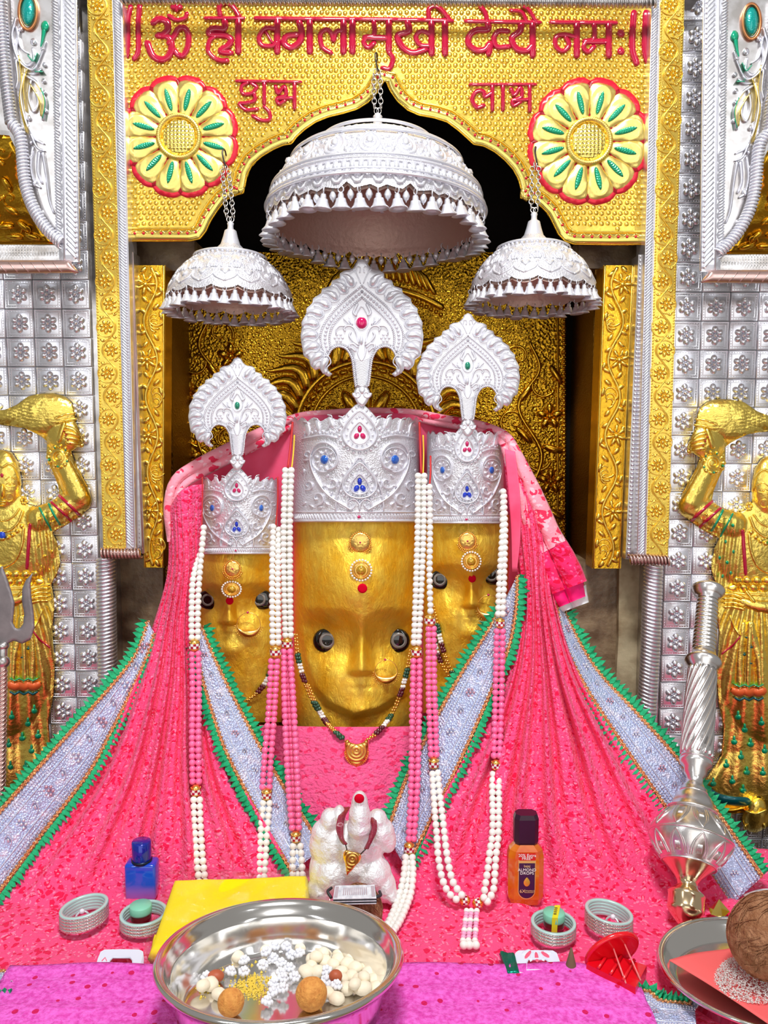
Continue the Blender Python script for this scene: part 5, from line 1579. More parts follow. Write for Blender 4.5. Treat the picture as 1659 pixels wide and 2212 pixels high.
# altar cloth
nx_, ny_ = 120, 80
X, Y = np.meshgrid(np.linspace(-0.78, 0.78, nx_), np.linspace(0.80, 1.32, ny_))
Z = ALT + 0.003 * np.sin(X * 23 + 3 * np.sin(Y * 9)) * np.sin(Y * 19 + X * 5) + 0.0015 * np.sin(X * 61 + Y * 40) - .004
rid = np.exp(-((X - 0.17 - (Y - 1.1) * .5) / .018) ** 2) * .010 * (Y > .98) * (Y < 1.2) + np.exp(-((X + 0.42 + (Y - 1.2) * 1.2) / .02) ** 2) * .008 + np.exp(-((X - .52 + (Y - 1.1) * .4) / .025) ** 2) * .014 * (Y < 1.15)
Z = Z + rid
ac = obj('altar_cloth', thicken((np.stack([X, Y, Z], -1).reshape(-1, 3), grid_faces(nx_, ny_)), .0015), PINK)
tag(ac, 'pink floral net cloth lying over the altar top', 'cloth')
def altz(x, y):
    return ALT + 0.003 * np.sin(x * 23 + 3 * np.sin(y * 9)) * np.sin(y * 19 + x * 5) + 0.0015 * np.sin(x * 61 + y * 40) - .004
# trim strip lying at the lower right corner
tr_ = thing('sequin_border', 'silver sequin border with green ruffle lying at the lower right corner', 'border', VZ(1500, 2160))
def onalt(pts, lift=.008):
    o = []
    for x, y in pts:
        p = PZ(x, y, ALT + lift); o.append((x, y, float(p[1])))
    return o
border(tr_, onalt([(1372, 2142), (1402, 2138), (1425, 2158), (1470, 2164), (1500, 2168)], .004), onalt([(1372, 2226), (1410, 2226), (1470, 2226), (1505, 2228)], .004), -1, 1)
tr2 = thing('sequin_border', 'end of a silver sequin border at the lower left corner', 'border', VZ(8, 2110))
border(tr2, onalt([(-14, 2094), (4, 2096), (24, 2098)], .006), onalt([(-14, 2150), (6, 2150), (26, 2152)], .006), 1, -1, ruf=(True, True))

# magenta knitted mat on the front edge
def knit():
    m, nt, b = _nt('magenta_knit')
    co = coords(nt, scale=(1, 1, 1))
    wv = nt.nodes.new('ShaderNodeTexWave'); wv.inputs['Scale'].default_value = 55; wv.inputs['Distortion'].default_value = 2.5; wv.inputs['Detail'].default_value = 2
    wv.inputs['Detail Scale'].default_value = 3
    nt.links.new(co, wv.inputs['Vector'])
    v1 = voro(nt, co, 42, 'F1', .5)
    n1 = noise(nt, co, 90, 2)
    dot = mth(nt, 'LESS_THAN', mth(nt, 'ADD', v1, mth(nt, 'MULTIPLY', n1, .12)), .215)
    col = ramp(nt, noise(nt, co, 160, 3), [(.35, (0.70, 0.05, 0.42)), (.62, (0.88, 0.14, 0.66))])
    mx = nt.nodes.new('ShaderNodeMix'); mx.data_type = 'RGBA'
    nt.links.new(dot, mx.inputs['Factor']); nt.links.new(col, mx.inputs['A']); mx.inputs['B'].default_value = (.62, .0, .10, 1)
    nt.links.new(mx.outputs['Result'], b.inputs['Base Color'])
    b.inputs['Roughness'].default_value = .85
    bump(nt, b, mth(nt, 'ADD', mth(nt, 'MULTIPLY', noise(nt, co, 260, 2), 1.0), mth(nt, 'MULTIPLY', v1, 1.2)), .8, .003)
    return m
a0 = PZ(22, 2086, ALT + .012); a1 = PZ(1240, 2083, ALT + .012); a2 = PZ(1372, 2106, ALT + .012); a3 = PZ(1376, 2240, ALT + .012); a4 = PZ(-12, 2240, ALT + .012)
nx_, ny_ = 100, 40
u, v = np.meshgrid(np.linspace(0, 1, nx_), np.linspace(0, 1, ny_))
topx = a0[0] + (a2[0] - a0[0]) * u
topy = np.where(u < .9, a0[1] + (a1[1] - a0[1]) * u, a1[1] + (a2[1] - a1[1]) * ((u - .9) / .1))
W = np.stack([topx, topy + (.80 - topy) * v, ALT + .010 + .0018 * np.sin(topx * 31 + v * 4) + .001 * np.sin(v * 30 + u * 9)], -1)
mt = obj('knitted_mat', thicken((W.reshape(-1, 3), grid_faces(nx_, ny_)), .004), knit())
tag(mt, 'magenta knitted mat along the front edge of the altar under the steel bowl', 'mat')
# ------------------------------------------------------------------ pearl necklaces
PEARL_P = mat('pink_pearl', (0.95, 0.16, 0.38), 0.0, 0.2, coat=0.6)
PEARL_L = mat('lilac_pearl', (0.90, 0.40, 0.62), 0.0, 0.2, coat=0.6)
CLASP_W = mat('clasp_white', (.85, .85, .85), 0, .2)
RP = 7.4 * 1.33 / F
SPH = sphere(RP, 12, 8)
M_W = lmesh('pearl', SPH, PEARL_W)
M_P = lmesh('pink_pearl', SPH, PEARL_P)
CORD_R = mat('red_cord', (.55, .02, .02), 0, .5)
CORD_Y = mat('yellow_cord', (.9, .55, .03), 0, .5)
def strand(t, pts, me, name, pitch=12.9, s=1.0, joined=False, mt=None):
    p = crom(np.array(pts, float), 10)
    W = P(p[:, 0], p[:, 1], p[:, 2])
    W = resample(W, pitch * 1.33 / F)
    if joined:
        g = [xf(SPH, TR(c.tolist(), s=s)) for c in W]
        tag(obj(name, join(*g), mt, t), kind='stuff')
    else:
        for c in W:
            inst(name, me, TR(c.tolist(), (rng.random(), rng.random(), 0), s * rng.uniform(.97, 1.03)), t)
    return W
def clasp(t, x, y, D, r=12, ax=(0, 0, 1)):
    """barrel clasp: gold caps and a chequered red and white belt"""
    R = r * D / F
    M = axes(P(x, y, D).tolist(), ax)
    o = obj('clasp', xf(lathe([(0, -1.15 * R), (.35 * R, -1.12 * R), (.75 * R, -.85 * R), (.93 * R, -.5 * R), (.96 * R, 0), (.93 * R, .5 * R), (.75 * R, .85 * R), (.35 * R, 1.12 * R), (0, 1.15 * R)], 16), M), GOLD_JEWEL, t)
    for nm, mt, ph in (('red_check', RED_EN, 0), ('white_check', CLASP_W, 1)):
        g = []
        for j in range(2):
            for k in range(12):
                if (k + j) % 2 != ph: continue
                a0, a1 = k * PI / 6, (k + 1) * PI / 6
                z0, z1 = (j - 1) * .46 * R, j * .46 * R
                q = []
                for a in (a0, (a0 + a1) / 2, a1):
                    for z in (z0, z1):
                        q.append((1.03 * R * math.cos(a), 1.03 * R * math.sin(a), z))
                g.append((np.array(q), [(0, 2, 3, 1), (2, 4, 5, 3)]))
        tag(obj(nm, xf(join(*g), M), mt, o, False), kind='stuff')
    g = []
    for k in range(14):
        a = k * 2 * PI / 14
        for z in (.62, -.62):
            g.append(sphere(.12 * R, 5, 3, (.88 * R * math.cos(a), .88 * R * math.sin(a), z * R)))
    tag(obj('cap_beads', xf(join(*g), M), GOLD_JEWEL, o), kind='stuff')
def cord(t, pts, m, r=1.8):
    p = crom(np.array(pts, float), 8)
    obj('cord', tube(P(p[:, 0], p[:, 1], p[:, 2]), r * 1.35 / F, 6), m, t)

# left necklace
n1 = thing('pearl_necklace', 'white and pink pearl necklace hung over the left face', 'necklace', V(500, 1880, 1.2))
for dx, x0 in ((0, 430), (13.5, 439)):
    strand(n1, [(x0 + 1, 1140 if dx else 1200, 1.375), (417 + dx, 1250, 1.345), (414 + dx, 1320, 1.33), (414 + dx, 1377, 1.322)], M_W, 'pearl')
    strand(n1, [(415 + dx, 1412, 1.315), (416 + dx, 1500, 1.295), (415 + dx, 1600, 1.27), (416 + dx, 1688, 1.25)], M_P, 'pink_pearl')
    strand(n1, [(418 + dx, 1728, 1.235), (420 + dx, 1790, 1.215), (425 + dx, 1860, 1.195), (430 + dx, 1905, 1.183)], M_W, 'pearl')
clasp(n1, 420, 1394, 1.318); clasp(n1, 423, 1708, 1.243)
for dx in (0, 12.5):
    strand(n1, [(590 + dx, 1138 + dx * .5, 1.37), (588 + dx, 1230, 1.345), (588 + dx, 1320, 1.33), (589 + dx, 1388, 1.325)], M_W, 'pearl')
    strand(n1, [(586 + dx, 1428, 1.32), (580 + dx, 1540, 1.31), (572 + dx * 1.1, 1630, 1.29), (567 + dx * 1.2, 1700, 1.275)], M_P, 'pink_pearl')
    strand(n1, [(568 + dx * 1.15, 1735, 1.262), (563 + dx * 1.1, 1800, 1.235), (559 + dx, 1880, 1.205), (556 + dx, 1910, 1.195)], M_W, 'pearl')
clasp(n1, 595, 1408, 1.322); clasp(n1, 576, 1716, 1.268)
cord(n1, [(600, 1030, 1.39), (600, 1080, 1.385), (596, 1136, 1.372)], CORD_R); cord(n1, [(437, 1030, 1.40), (437, 1080, 1.395), (436, 1138, 1.38)], CORD_R, 1.4)
# middle necklace
n2 = thing('pearl_necklace', 'thick white and pink pearl necklace hung over the middle face', 'necklace', V(770, 1990, 1.1))
for i, dx in enumerate((0, 13.5, 7)):
    J = i == 2
    dz = 0.012 if J else 0
    strand(n2, [(616 + dx, 1016, 1.375 + dz), (613 + dx, 1120, 1.36 + dz), (613 + dx, 1260, 1.35 + dz), (616 + dx * .9, 1372, 1.345 + dz)], M_W, 'pearl' if not J else 'rear_pearls', joined=J, mt=PEARL_W)
    strand(n2, [(613 + dx, 1408, 1.335 + dz), (615 + dx * 1.4, 1520, 1.300 + dz), (622 + dx * 1.5, 1680, 1.262 + dz), (631 + dx * 1.1, 1788, 1.24 + dz)], M_P, 'pink_pearl' if not J else 'rear_pink_pearls', joined=J, mt=PEARL_P)
    strand(n2, [(633 + dx * 1.2, 1828, 1.228 + dz * .5), (632 + dx * 1.5, 1865, 1.212 + dz * .5), (632 + dx * 1.6, 1905, 1.195 + dz * .5)], M_W, 'pearl' if not J else 'rear_pearls', joined=J, mt=PEARL_W)
    strand(n2, [(903 + dx, 1028, 1.378 + dz), (902 + dx, 1140, 1.362 + dz), (898 + dx * .9, 1280, 1.348 + dz), (894 + dx * .8, 1388, 1.338 + dz)], M_W, 'pearl' if not J else 'rear_pearls', joined=J, mt=PEARL_W)
    strand(n2, [(893 + dx, 1428, 1.332 + dz), (890 + dx * 1.1, 1560, 1.292 + dz), (888 + dx, 1700, 1.254 + dz), (883 + dx * .8, 1812, 1.222 + dz)], M_P, 'pink_pearl' if not J else 'rear_pink_pearls', joined=J, mt=PEARL_P)
    zz = dz * .5
    strand(n2, [(876 + dx * 1.1, 1852, 1.205 + zz), (872 + dx * 1.5, 1890, 1.18 + zz), (862 + dx * 1.8, 1935, 1.15 + zz), (843 + dx * 1.7, 1985, 1.105 + zz), (828 + dx * 1.6, 2012, 1.075 + zz)], M_W, 'pearl' if not J else 'rear_pearls', joined=J, mt=PEARL_W)
clasp(n2, 620, 1390, 1.345); clasp(n2, 639, 1808, 1.234, 12); clasp(n2, 900, 1408, 1.338, 12); clasp(n2, 884, 1832, 1.213, 12)
cord(n2, [(632, 912, 1.42), (628, 960, 1.405), (622, 1010, 1.382)], CORD_R, 2.6); cord(n2, [(636, 940, 1.41), (634, 975, 1.40), (630, 1012, 1.385)], CORD_Y)
cord(n2, [(906, 912, 1.42), (908, 960, 1.41), (910, 1022, 1.385)], CORD_R, 2.6); cord(n2, [(914, 940, 1.41), (915, 980, 1.405), (914, 1024, 1.385)], CORD_Y)
# right necklace with a tassel
n3 = thing('pearl_necklace', 'white and pink pearl necklace with tassel hung over the right face', 'necklace', V(1010, 2010, 1.1))
strand(n3, [(928, 1052, 1.368), (929, 1140, 1.352), (928, 1240, 1.34), (930, 1320, 1.332)], M_W, 'pearl')
strand(n3, [(926, 1358, 1.328), (926, 1480, 1.31), (928, 1560, 1.298), (931, 1630, 1.283)], M_P, 'pink_pearl')
strand(n3, [(937, 1358, 1.328), (938, 1480, 1.31), (941, 1560, 1.298), (943, 1630, 1.283)], M_P, 'pink_pearl')
z6 = lambda pts: [(880 + x / 4.175, 1550 + y / 4.175) for x, y in pts]
def dep(y): return float(np.interp(y, [1660, 1760, 1850, 1945], [1.262, 1.205, 1.168, 1.138]))
for pts in ([(225, 510), (235, 680), (250, 900), (265, 1060), (275, 1230), (295, 1360), (320, 1470), (370, 1580), (440, 1640)], [(275, 500), (290, 660), (310, 830), (335, 1050), (355, 1220), (385, 1390), (420, 1500), (490, 1600)],
            [(772, 510), (765, 650), (770, 900), (765, 1060), (740, 1230), (720, 1400), (695, 1560), (690, 1625)], [(822, 520), (825, 690), (825, 900), (820, 1080), (800, 1250), (790, 1400), (775, 1560), (722, 1660)]):
    strand(n3, [(x, y, dep(y)) for x, y in z6(pts)], M_W, 'pearl', 13.4)
clasp(n3, 929, 1340, 1.33); clasp(n3, 937, 1649, 1.277)
for dx in (0, 10):
    strand(n3, [(1087 + dx * .2, 1062 + dx, 1.378), (1085 + dx * .6, 1150, 1.358), (1079 + dx, 1250, 1.34), (1076 + dx, 1326, 1.328)], M_W, 'pearl')
for dx in (0, 13):
    strand(n3, [(1073 + dx, 1364, 1.322), (1071 + dx, 1460, 1.305), (1069 + dx, 1550, 1.287), (1067 + dx * .9, 1632, 1.262)], M_P, 'pink_pearl')
clasp(n3, 1080, 1346, 1.325, 10.5); clasp(n3, 1071, 1652, 1.257, 10.5)
clasp(n3, 1004, 1945, 1.146, 11, (1, 0, 0)); clasp(n3, 1032, 1951, 1.143, 11, (1, 0, .2))
cord(n3, [(930, 985, 1.405), (930, 1020, 1.39), (928, 1048, 1.372)], CORD_R, 2.2)
M_L = lmesh('tassel_pearl', sphere(RP * .72, 10, 7), PEARL_L)
for (x0, x1) in ((1008, 1000), (1018, 1012), (1030, 1026)):
    W = resample(PZ(np.linspace(x0, x1, 12), np.linspace(1968, 2032, 12), ALT + .007), .0075)
    for i, c in enumerate(W):
        inst('tassel_pearl', M_L if i % 3 else M_W, TR(c.tolist(), s=1.0 if i % 3 else .8), n3)
    inst('pearl', M_W, TR((W[-1] + np.array([0, -.011, .001])).tolist(), s=1.05), n3)
# small bead necklaces
BG = mat('green_glass', (0.005, .07, .03), 0, .1, coat=1); BM = mat('garnet', (.10, .003, .012), 0, .1, coat=1)
def beads(label, paths, pend=None):
    t = thing('bead_necklace', label, 'necklace', V(*paths[0][-1]))
    cols = {'gold_beads': (GOLD_JEWEL, .62), 'green_beads': (BG, 1.0), 'white_beads': (PEARL_W, .8), 'garnet_beads': (BM, 1.0)}
    seq = ['gold_beads'] * 6 + ['green_beads'] * 3 + ['white_beads'] * 3 + ['garnet_beads'] * 3
    acc = {k: [] for k in cols}
    for pts in paths:
        p = crom(np.array(pts, float), 12)
        W = P(p[:, 0], p[:, 1], p[:, 2])
        W = resample(W, 7.8 * 1.35 / F)
        for i, c in enumerate(W):
            kx = seq[i % len(seq)]
            for dx in (-.0019, .0019):
                acc[kx].append(sphere(5.2 * cols[kx][1] * 1.35 / F, 7, 5, c + np.array([dx, 0, rng.uniform(-.001, .001)])))
    for k, g in acc.items():
        if g: tag(obj(k, join(*g), cols[k][0], t), kind='stuff')
    return t
sm = sf('mid')
Dm = lambda x, y, e=5: float(sm(x, y, e)[1])
def dmid(x, y):
    d = 1.40 if y < 1560 else float(np.interp(y, [1560, 1600, 1640], [1.368, 1.352, 1.34]))
    return min(d, Dm(x, y, 8)) if y < 1560 else d
b2 = beads('green and garnet bead necklace with gold pendant under the middle face',
      [[(x, y, dmid(x, y)) for x, y in ((639, 1372), (644, 1420), (656, 1465), (674, 1510), (702, 1556), (722, 1580), (738, 1592))],
       [(x, y, dmid(x, y)) for x, y in ((665, 1480), (682, 1520), (700, 1560 - 8), (716, 1572), (738, 1594))],
       [(x, y, dmid(x, y)) for x, y in ((888, 1404), (880, 1445), (868, 1490), (850, 1535), (830, 1566), (806, 1590), (796, 1597))]])
mP = plane(1.338)
pd = relief([(744, 1600), (752, 1597), (757, 1604), (770, 1608), (784, 1604), (790, 1597), (796, 1600), (796, 1626), (790, 1642), (778, 1652), (770, 1660), (762, 1652), (750, 1642), (745, 1626)], lambda x, y, d: puff(d, 9, 6) + 1.2 * np.cos(np.hypot(x - 770, y - 1622) * .9), 2.4, mP, 3)
obj('pendant', pd, GOLD_JEWEL, b2)
obj('pendant_fringe', join(*[blob(770 + 26 * math.cos(a), 1622 + 32 * math.sin(a), 2, 2, 0, 3, mP, 6, 3) for a in np.linspace(.1, PI - .1, 22)]), GOLD_JEWEL, b2)
beads('short bead necklace showing beside the left face under pink pearls', [[(x, y, float(sf('left')(x, y, 9)[1])) for x, y in ((598, 1405), (588, 1440), (572, 1476), (552, 1500), (536, 1512))]])
beads('short bead necklace showing beside the right face under white pearls', [[(x, y, float(sf('right')(x, y, 9)[1])) for x, y in ((935, 1310), (944, 1350), (956, 1400), (970, 1440), (985, 1465))],
                                                                         [(x, y, float(sf('right')(x, y, 9)[1])) for x, y in ((930, 1330), (938, 1380), (950, 1425), (966, 1452), (980, 1470))]])
# ------------------------------------------------------------------ gold attendants in high relief on the tiled walls
ATT_GOLD = mat('gold_repousse', (0.95, 0.70, 0.15), 1.0, 0.31, bmp=('noise', 70, 0.4, 0.006))
TEAL = mat('teal_band', (0.0, 0.10, 0.12), 0.3, .3, coat=.4)
ORNG = mat('orange_band', (.75, .13, .03), .2, .35)
def attendant(label, tf, kz):
    D = 1.522
    base = plane(D)
    t = thing('gold_attendant', label, 'statue', base(*tf(1667, 1790)).tolist())
    m = lambda x, y, h=0.0: base(*tf(np.asarray(x, float), np.asarray(y, float)), h)
    half = [(1667, 984), (1645, 990), (1630, 1012), (1623, 1052), (1625, 1085), (1620, 1098), (1603, 1104), (1590, 1107), (1557, 1096), (1538, 1082), (1541, 1062), (1552, 1035), (1562, 1014), (1567, 996), (1566, 967)]
    whisk = [(1573, 960), (1592, 949), (1616, 938), (1640, 934), (1662, 932), (1690, 926), (1712, 918), (1716, 908), (1700, 902), (1660, 898), (1635, 888), (1608, 869), (1579, 863), (1550, 862), (1528, 868), (1510, 882), (1504, 906), (1500, 928), (1493, 943), (1483, 966), (1490, 974), (1512, 988)]
    arm = [(1504, 1010), (1490, 1036), (1475, 1062), (1465, 1092), (1470, 1110), (1496, 1130), (1524, 1148), (1554, 1163)]
    body = [(1543, 1184), (1536, 1230), (1543, 1252), (1556, 1275), (1551, 1300), (1549, 1330), (1554, 1370), (1551, 1415), (1548, 1455), (1551, 1514), (1563, 1572), (1558, 1632), (1518, 1692), (1528, 1728), (1548, 1748), (1606, 1752), (1602, 1768), (1606, 1786), (1630, 1792), (1660, 1786), (1667, 1770)]
    mir = lambda p: [(3334 - x, y) for x, y in p[::-1]]
    far = mir(body)[1:] + [(1790, 1160), (1795, 1120), (1745, 1106), (1714, 1098), (1709, 1085), (1711, 1052), (1704, 1012), (1689, 990)]
    # the whisk passes in front of the head's far side: keep outlines simple by building arm + whisk + body as one contour
    outline = half + whisk + arm + body + far
    def seg(x, y, a, b, r):
        d = np.array(b, float) - np.array(a, float)
        tt = np.clip(((x - a[0]) * d[0] + (y - a[1]) * d[1]) / d.dot(d), 0, 1)
        q = np.hypot(x - a[0] - tt * d[0], y - a[1] - tt * d[1])
        rr = r[0] + (r[1] - r[0]) * tt
        return np.sqrt(np.clip(1 - (q / rr) ** 2, 0, 1)) * rr
    def ell(x, y, cx, cy, rx, ry, hgt):
        return hgt * np.sqrt(np.clip(1 - ((x - cx) / rx) ** 2 - ((y - cy) / ry) ** 2, 0, 1))
    def H(x, y, d):
        h = puff(d, 14, 12)
        h = np.maximum(h, 10 + ell(x, y, 1667, 1055, 45, 72, 30))
        h = np.maximum(h, 8 + ell(x, y, 1667, 1180, 125, 115, 26))
        h = np.maximum(h, 6 + ell(x, y, 1667, 1420, 120, 190, 26))
        h = np.maximum(h, 6 + 14 * smooth(1560, 1700, y) * np.clip(d / 16, 0, 1))
        h = np.maximum(h, 8 + .95 * seg(x, y, (1590, 1135), (1490, 1092), (32, 26)))
        h = np.maximum(h, 12 + .95 * seg(x, y, (1496, 1085), (1538, 1000), (27, 22)))
        h = np.maximum(h, 12 + ell(x, y, 1527, 955, 40, 40, 24))
        h = np.maximum(h, 8 + ell(x, y, 1575, 908, 85, 48, 26)) 
        h = np.maximum(h, 6 + .9 * seg(x, y, (1600, 905), (1700, 912), (32, 12)))
        # hair of the whisk
        wk = np.exp(-(((x - 1600) / 95) ** 2 + ((y - 905) / 40) ** 2) ** 2)
        h = h + 2.8 * wk * np.sin(y * .85 + 4 * np.sin(x * .05) + x * .12)
        # pleats of the skirt
        sk = smooth(1290, 1340, y) * (1 - smooth(1725, 1745, y))
        an = np.arctan2(x - 1640, y - 1150)
        h = h + sk * 3.6 * np.sin(an * 55) * np.clip(d / 10, 0, 1)
        # scarf folds on the chest
        sc2 = smooth(1110, 1140, y) * (1 - smooth(1250, 1285, y)) * smooth(1610, 1585, x)
        h = h + sc2 * 2.6 * np.sin(x * .42 + y * .05)
        return h
    obj('body', relief(outline, H, 4.0, m, 6), ATT_GOLD, t)
    def top(x, y, e=0.0):
        x = np.asarray(x, float); y = np.asarray(y, float)
        d = np.minimum(dist(x.ravel(), y.ravel(), np.array(outline)), 40).reshape(x.shape)
        return H(x, y, d) + e
    ms = lambda x, y, h=0.0: m(x, y, top(x, y) + np.asarray(h, float))
    def S(name, mt, pts, wd, ht, sm=6, closed=False):
        return obj(name, stroke(pts, wd, ht, ms, smooth=sm, k=5, closed=closed, sink=2), mt, t)
    # face
    for s in (-1, 1):
        S('eyebrow', ATT_GOLD, [(1667 + s * 8, 1050), (1667 + s * 18, 1043), (1667 + s * 31, 1048)], 3, 3)
        e = S('eyelid', ATT_GOLD, [(1667 + s * 8, 1061), (1667 + s * 18, 1055), (1667 + s * 30, 1061), (1667 + s * 18, 1065)], 2.2, 2.5, 5, True)
        obj('pupil', blob(1667 + s * 18, 1060, 3, 3, 0, 2.4, ms), ATT_GOLD, t)
    obj('nose', blob(1667, 1075, 7, 17, 0, 11, ms, 12, 5, 3), ATT_GOLD, t)
    obj('lips', join(blob(1667, 1097, 13, 3.5, 0, 5, ms), blob(1667, 1103, 10, 3.5, 0, 5, ms)), ATT_GOLD, t)
    S('nose_hoop', ATT_GOLD, circ(1650, 1088, 9, 14), 2.5, 3, 0, True)
    obj('forehead_dot', blob(1667, 1040, 4, 5, 0, 3, ms), RED_EN, t)
    S('hairline', ATT_GOLD, [(1625, 1060), (1632, 1030), (1650, 1014), (1667, 1022), (1684, 1014), (1702, 1030), (1709, 1060)], 5, 5)
    obj('ear_pendant', join(*[blob(1618 + 5 * math.cos(a), 1094 + 7 * math.sin(a), 4, 4, 0, 5, ms) for a in np.linspace(0, 6, 7)]), ATT_GOLD, t)
    # fingers and ring stones
    for i in range(4):
        S('finger', ATT_GOLD, [(1524 - i * 1, 936 + i * 11), (1508 - i * 3, 940 + i * 11), (1494 - i * 2 + (i == 0) * 4, 948 + i * 9)], 10.5, 6, 4)
    S('thumb', ATT_GOLD, [(1540, 965), (1533, 942), (1528, 928)], 12, 7, 4)
    for i in range(4):
        obj('ring_stone', blob(1529 - i * 5, 944 + i * 9, 2.6, 2.6, 0, 8, ms), RED_EN, t)
    S('whisk_band', ATT_GOLD, [(1504, 905), (1525, 908), (1548, 916)], 6, 5)
    S('whisk_band', ATT_GOLD, [(1500, 918), (1522, 921), (1545, 928)], 5, 5)
    # bracelet
    g = [stroke(circ(1541, 1000, r, 20), 3, 4, ms, closed=True, k=5) for r in (7, 13)]
    g += [blob(1541 + 23 * math.cos(a), 1000 + 22 * math.sin(a), 5, 5, 0, 5, ms) for a in np.linspace(0, 2 * PI, 12)[:-1]]
    obj('bracelet', join(*g), ATT_GOLD, t)
    for a in np.linspace(.3, 2 * PI, 6)[:-1]:
        obj('bracelet_stone', blob(1541 + 22 * math.cos(a), 1000 + 21 * math.sin(a), 3, 3, 0, 7, ms), GREEN_EN, t)
    # armlets: red bands and green cuffs
    S('red_armlet', RED_EN, [(1538, 1084), (1516, 1104), (1495, 1124)], 8, 4)
    S('red_armlet', RED_EN, [(1556, 1098), (1534, 1118), (1512, 1138)], 7, 4)
    for q in np.linspace(0, 1, 5):
        obj('armlet_lozenge', blob(1547 - 42 * q, 1092 + 40 * q, 4, 3, .8, 4, ms), ATT_GOLD, t)
    S('green_cuff', GREEN_EN, [(1562, 1102), (1550, 1126), (1537, 1146)], 6, 3.5)
    S('green_cuff', GREEN_EN, [(1583, 1110), (1570, 1134), (1557, 1158)], 5, 3.5)
    for q in (0.2, .5, .8):
        S('cuff_wave', ATT_GOLD, [(1562 - 18 * q, 1108 + 36 * q), (1568 - 18 * q, 1112 + 36 * q), (1574 - 18 * q, 1112 + 36 * q)], 3, 3, 3)
    # necklaces and chest borders
    for s in (-1, 1):
        X = lambda v: 1667 - s * v
        S('red_chest_border', RED_EN, [(X(62), 1148), (X(60), 1185), (X(56), 1240)], 9, 4)
        S('rope_chain', ATT_GOLD, [(X(48), 1155), (X(44), 1190), (X(28), 1225), (X(0), 1240)], 8, 5)
        S('collar_chain', ATT_GOLD, [(X(46), 1118), (X(36), 1142), (X(18), 1158), (X(0), 1162)], 7, 5)
        S('collar_chain', ATT_GOLD, [(X(38), 1112), (X(26), 1128), (X(12), 1136), (X(0), 1138)], 5, 5)
        for q in range(5):
            a = q / 4
            obj('collar_bead', blob(X(44 - 42 * a), 1150 + 26 * a + 6 * math.sin(a * 3), 5.5, 5.5, 0, 6, ms), ATT_GOLD, t)
        for (v, w2) in ((84, 1135), (100, 1170), (96, 1215), (112, 1205), (82, 1192), (106, 1245), (88, 1238)):
            obj('scarf_stud', blob(X(v), w2, 3.4, 4.5, 0, 4, ms), GREEN_EN if kz > 0 else ATT_GOLD, t)
        for j in range(2):
            for q in range(4):
                obj('girdle_bead', blob(X(8 + q * 22 + j * 9), 1255 + j * 16, 12, 9, 0, 8, ms, 10, 4), ATT_GOLD, t)
        S('girdle_band', ATT_GOLD, [(X(0), 1286), (X(50), 1284), (X(106), 1276)], 7, 5)
    obj('pendant', blob(1667, 1170, 9, 12, 0, 7, ms), BLUE_EN if kz < 0 else GREEN_EN, t)
    # hand laid across the waist
    S('forearm', ATT_GOLD, [(1740, 1318), (1690, 1312), (1640, 1310), (1604, 1300)], np.array([34, 32, 28, 22.]), 16, 0)
    for i in range(4):
        S('hand_finger', ATT_GOLD, [(1606, 1292 + i * 8), (1585, 1284 + i * 9), (1566, 1284 + i * 9)], 8.5, 10, 4)
    S('hand_thumb', ATT_GOLD, [(1630, 1300), (1620, 1288), (1612, 1278)], 9, 14, 4)
    # long pleat with peacock eyes and orange hem
    for x0, dx in ((1600, -12), (1618, 0), (1636, 12)):
        S('front_pleat', ATT_GOLD, [(1618 + (x0 - 1618) * .5, 1350), (x0, 1420), (x0 + dx * .3, 1490)], 17, 5, 6)
        obj('hem_orange', stroke([(x0 + dx * .2 - 9, 1493), (x0 + dx * .2, 1497), (x0 + dx * .2 + 9, 1493)], 20, 8, ms, k=5, sink=2), ORNG, t)
        obj('hem_dark', stroke([(x0 + dx * .2 - 9, 1508), (x0 + dx * .2, 1513), (x0 + dx * .2 + 9, 1508)], 6, 9, ms, k=5, sink=2), TEAL, t)
        S('hem_green', GREEN_EN, [(x0 + dx * .2 - 10, 1479), (x0 + dx * .2, 1484), (x0 + dx * .2 + 10, 1479)], 4, 9, 0)
    for i, (x, y) in enumerate(((1613, 1376), (1634, 1377), (1623, 1397), (1607, 1413), (1638, 1414), (1622, 1432), (1594, 1547), (1609, 1575), (1586, 1601), (1622, 1606), (1601, 1633), (1569, 1651), (1614, 1667), (1582, 1686), (1541, 1691), (1606, 1706), (1645, 1560), (1652, 1620), (1648, 1668))):
        r = 4.0 if i < 6 else 7.5
        obj('peacock_eye', join(blob(x, y + r * .3, r, r * .85, 0, 5, ms, 10, 3, 2), blob(x, y - r * .7, r * .45, r, 0, 4, ms, 8, 3, 2)), GREEN_EN if i >= 6 else TEAL, t)
    S('hip_chain', RED_EN, [(1600, 1374), (1582, 1394), (1560, 1412)], 5, 4)
    S('hip_chain', ATT_GOLD, [(1576, 1330), (1590, 1362), (1604, 1372), (1624, 1352)], 6, 5)
    S('teal_hem', TEAL, [(1520, 1704), (1548, 1722), (1580, 1730), (1612, 1732)], 22, 5)
    S('gold_hem', GOLD_ORANGE, [(1530, 1738), (1556, 1750), (1580, 1752), (1606, 1748)], 14, 6)
    # foot
    S('foot', ATT_GOLD, [(1636, 1742), (1632, 1760), (1630, 1776)], np.array([40, 46, 48.]), 22, 0)
    for i in range(5):
        obj('toe', blob(1611 + i * 10, 1787 - abs(i - 1) * 1.0, 6 - i * .3, 8, 0, 14, ms, 10, 4), ATT_GOLD, t)
    S('anklet', ATT_GOLD, [(1612, 1752), (1632, 1758), (1654, 1750)], 6, 26)
    return t
attendant('gold attendant raising a fly whisk on the left tiled wall', lambda x, y: (4 + (1667 - x) * .965, y - 13), -1)
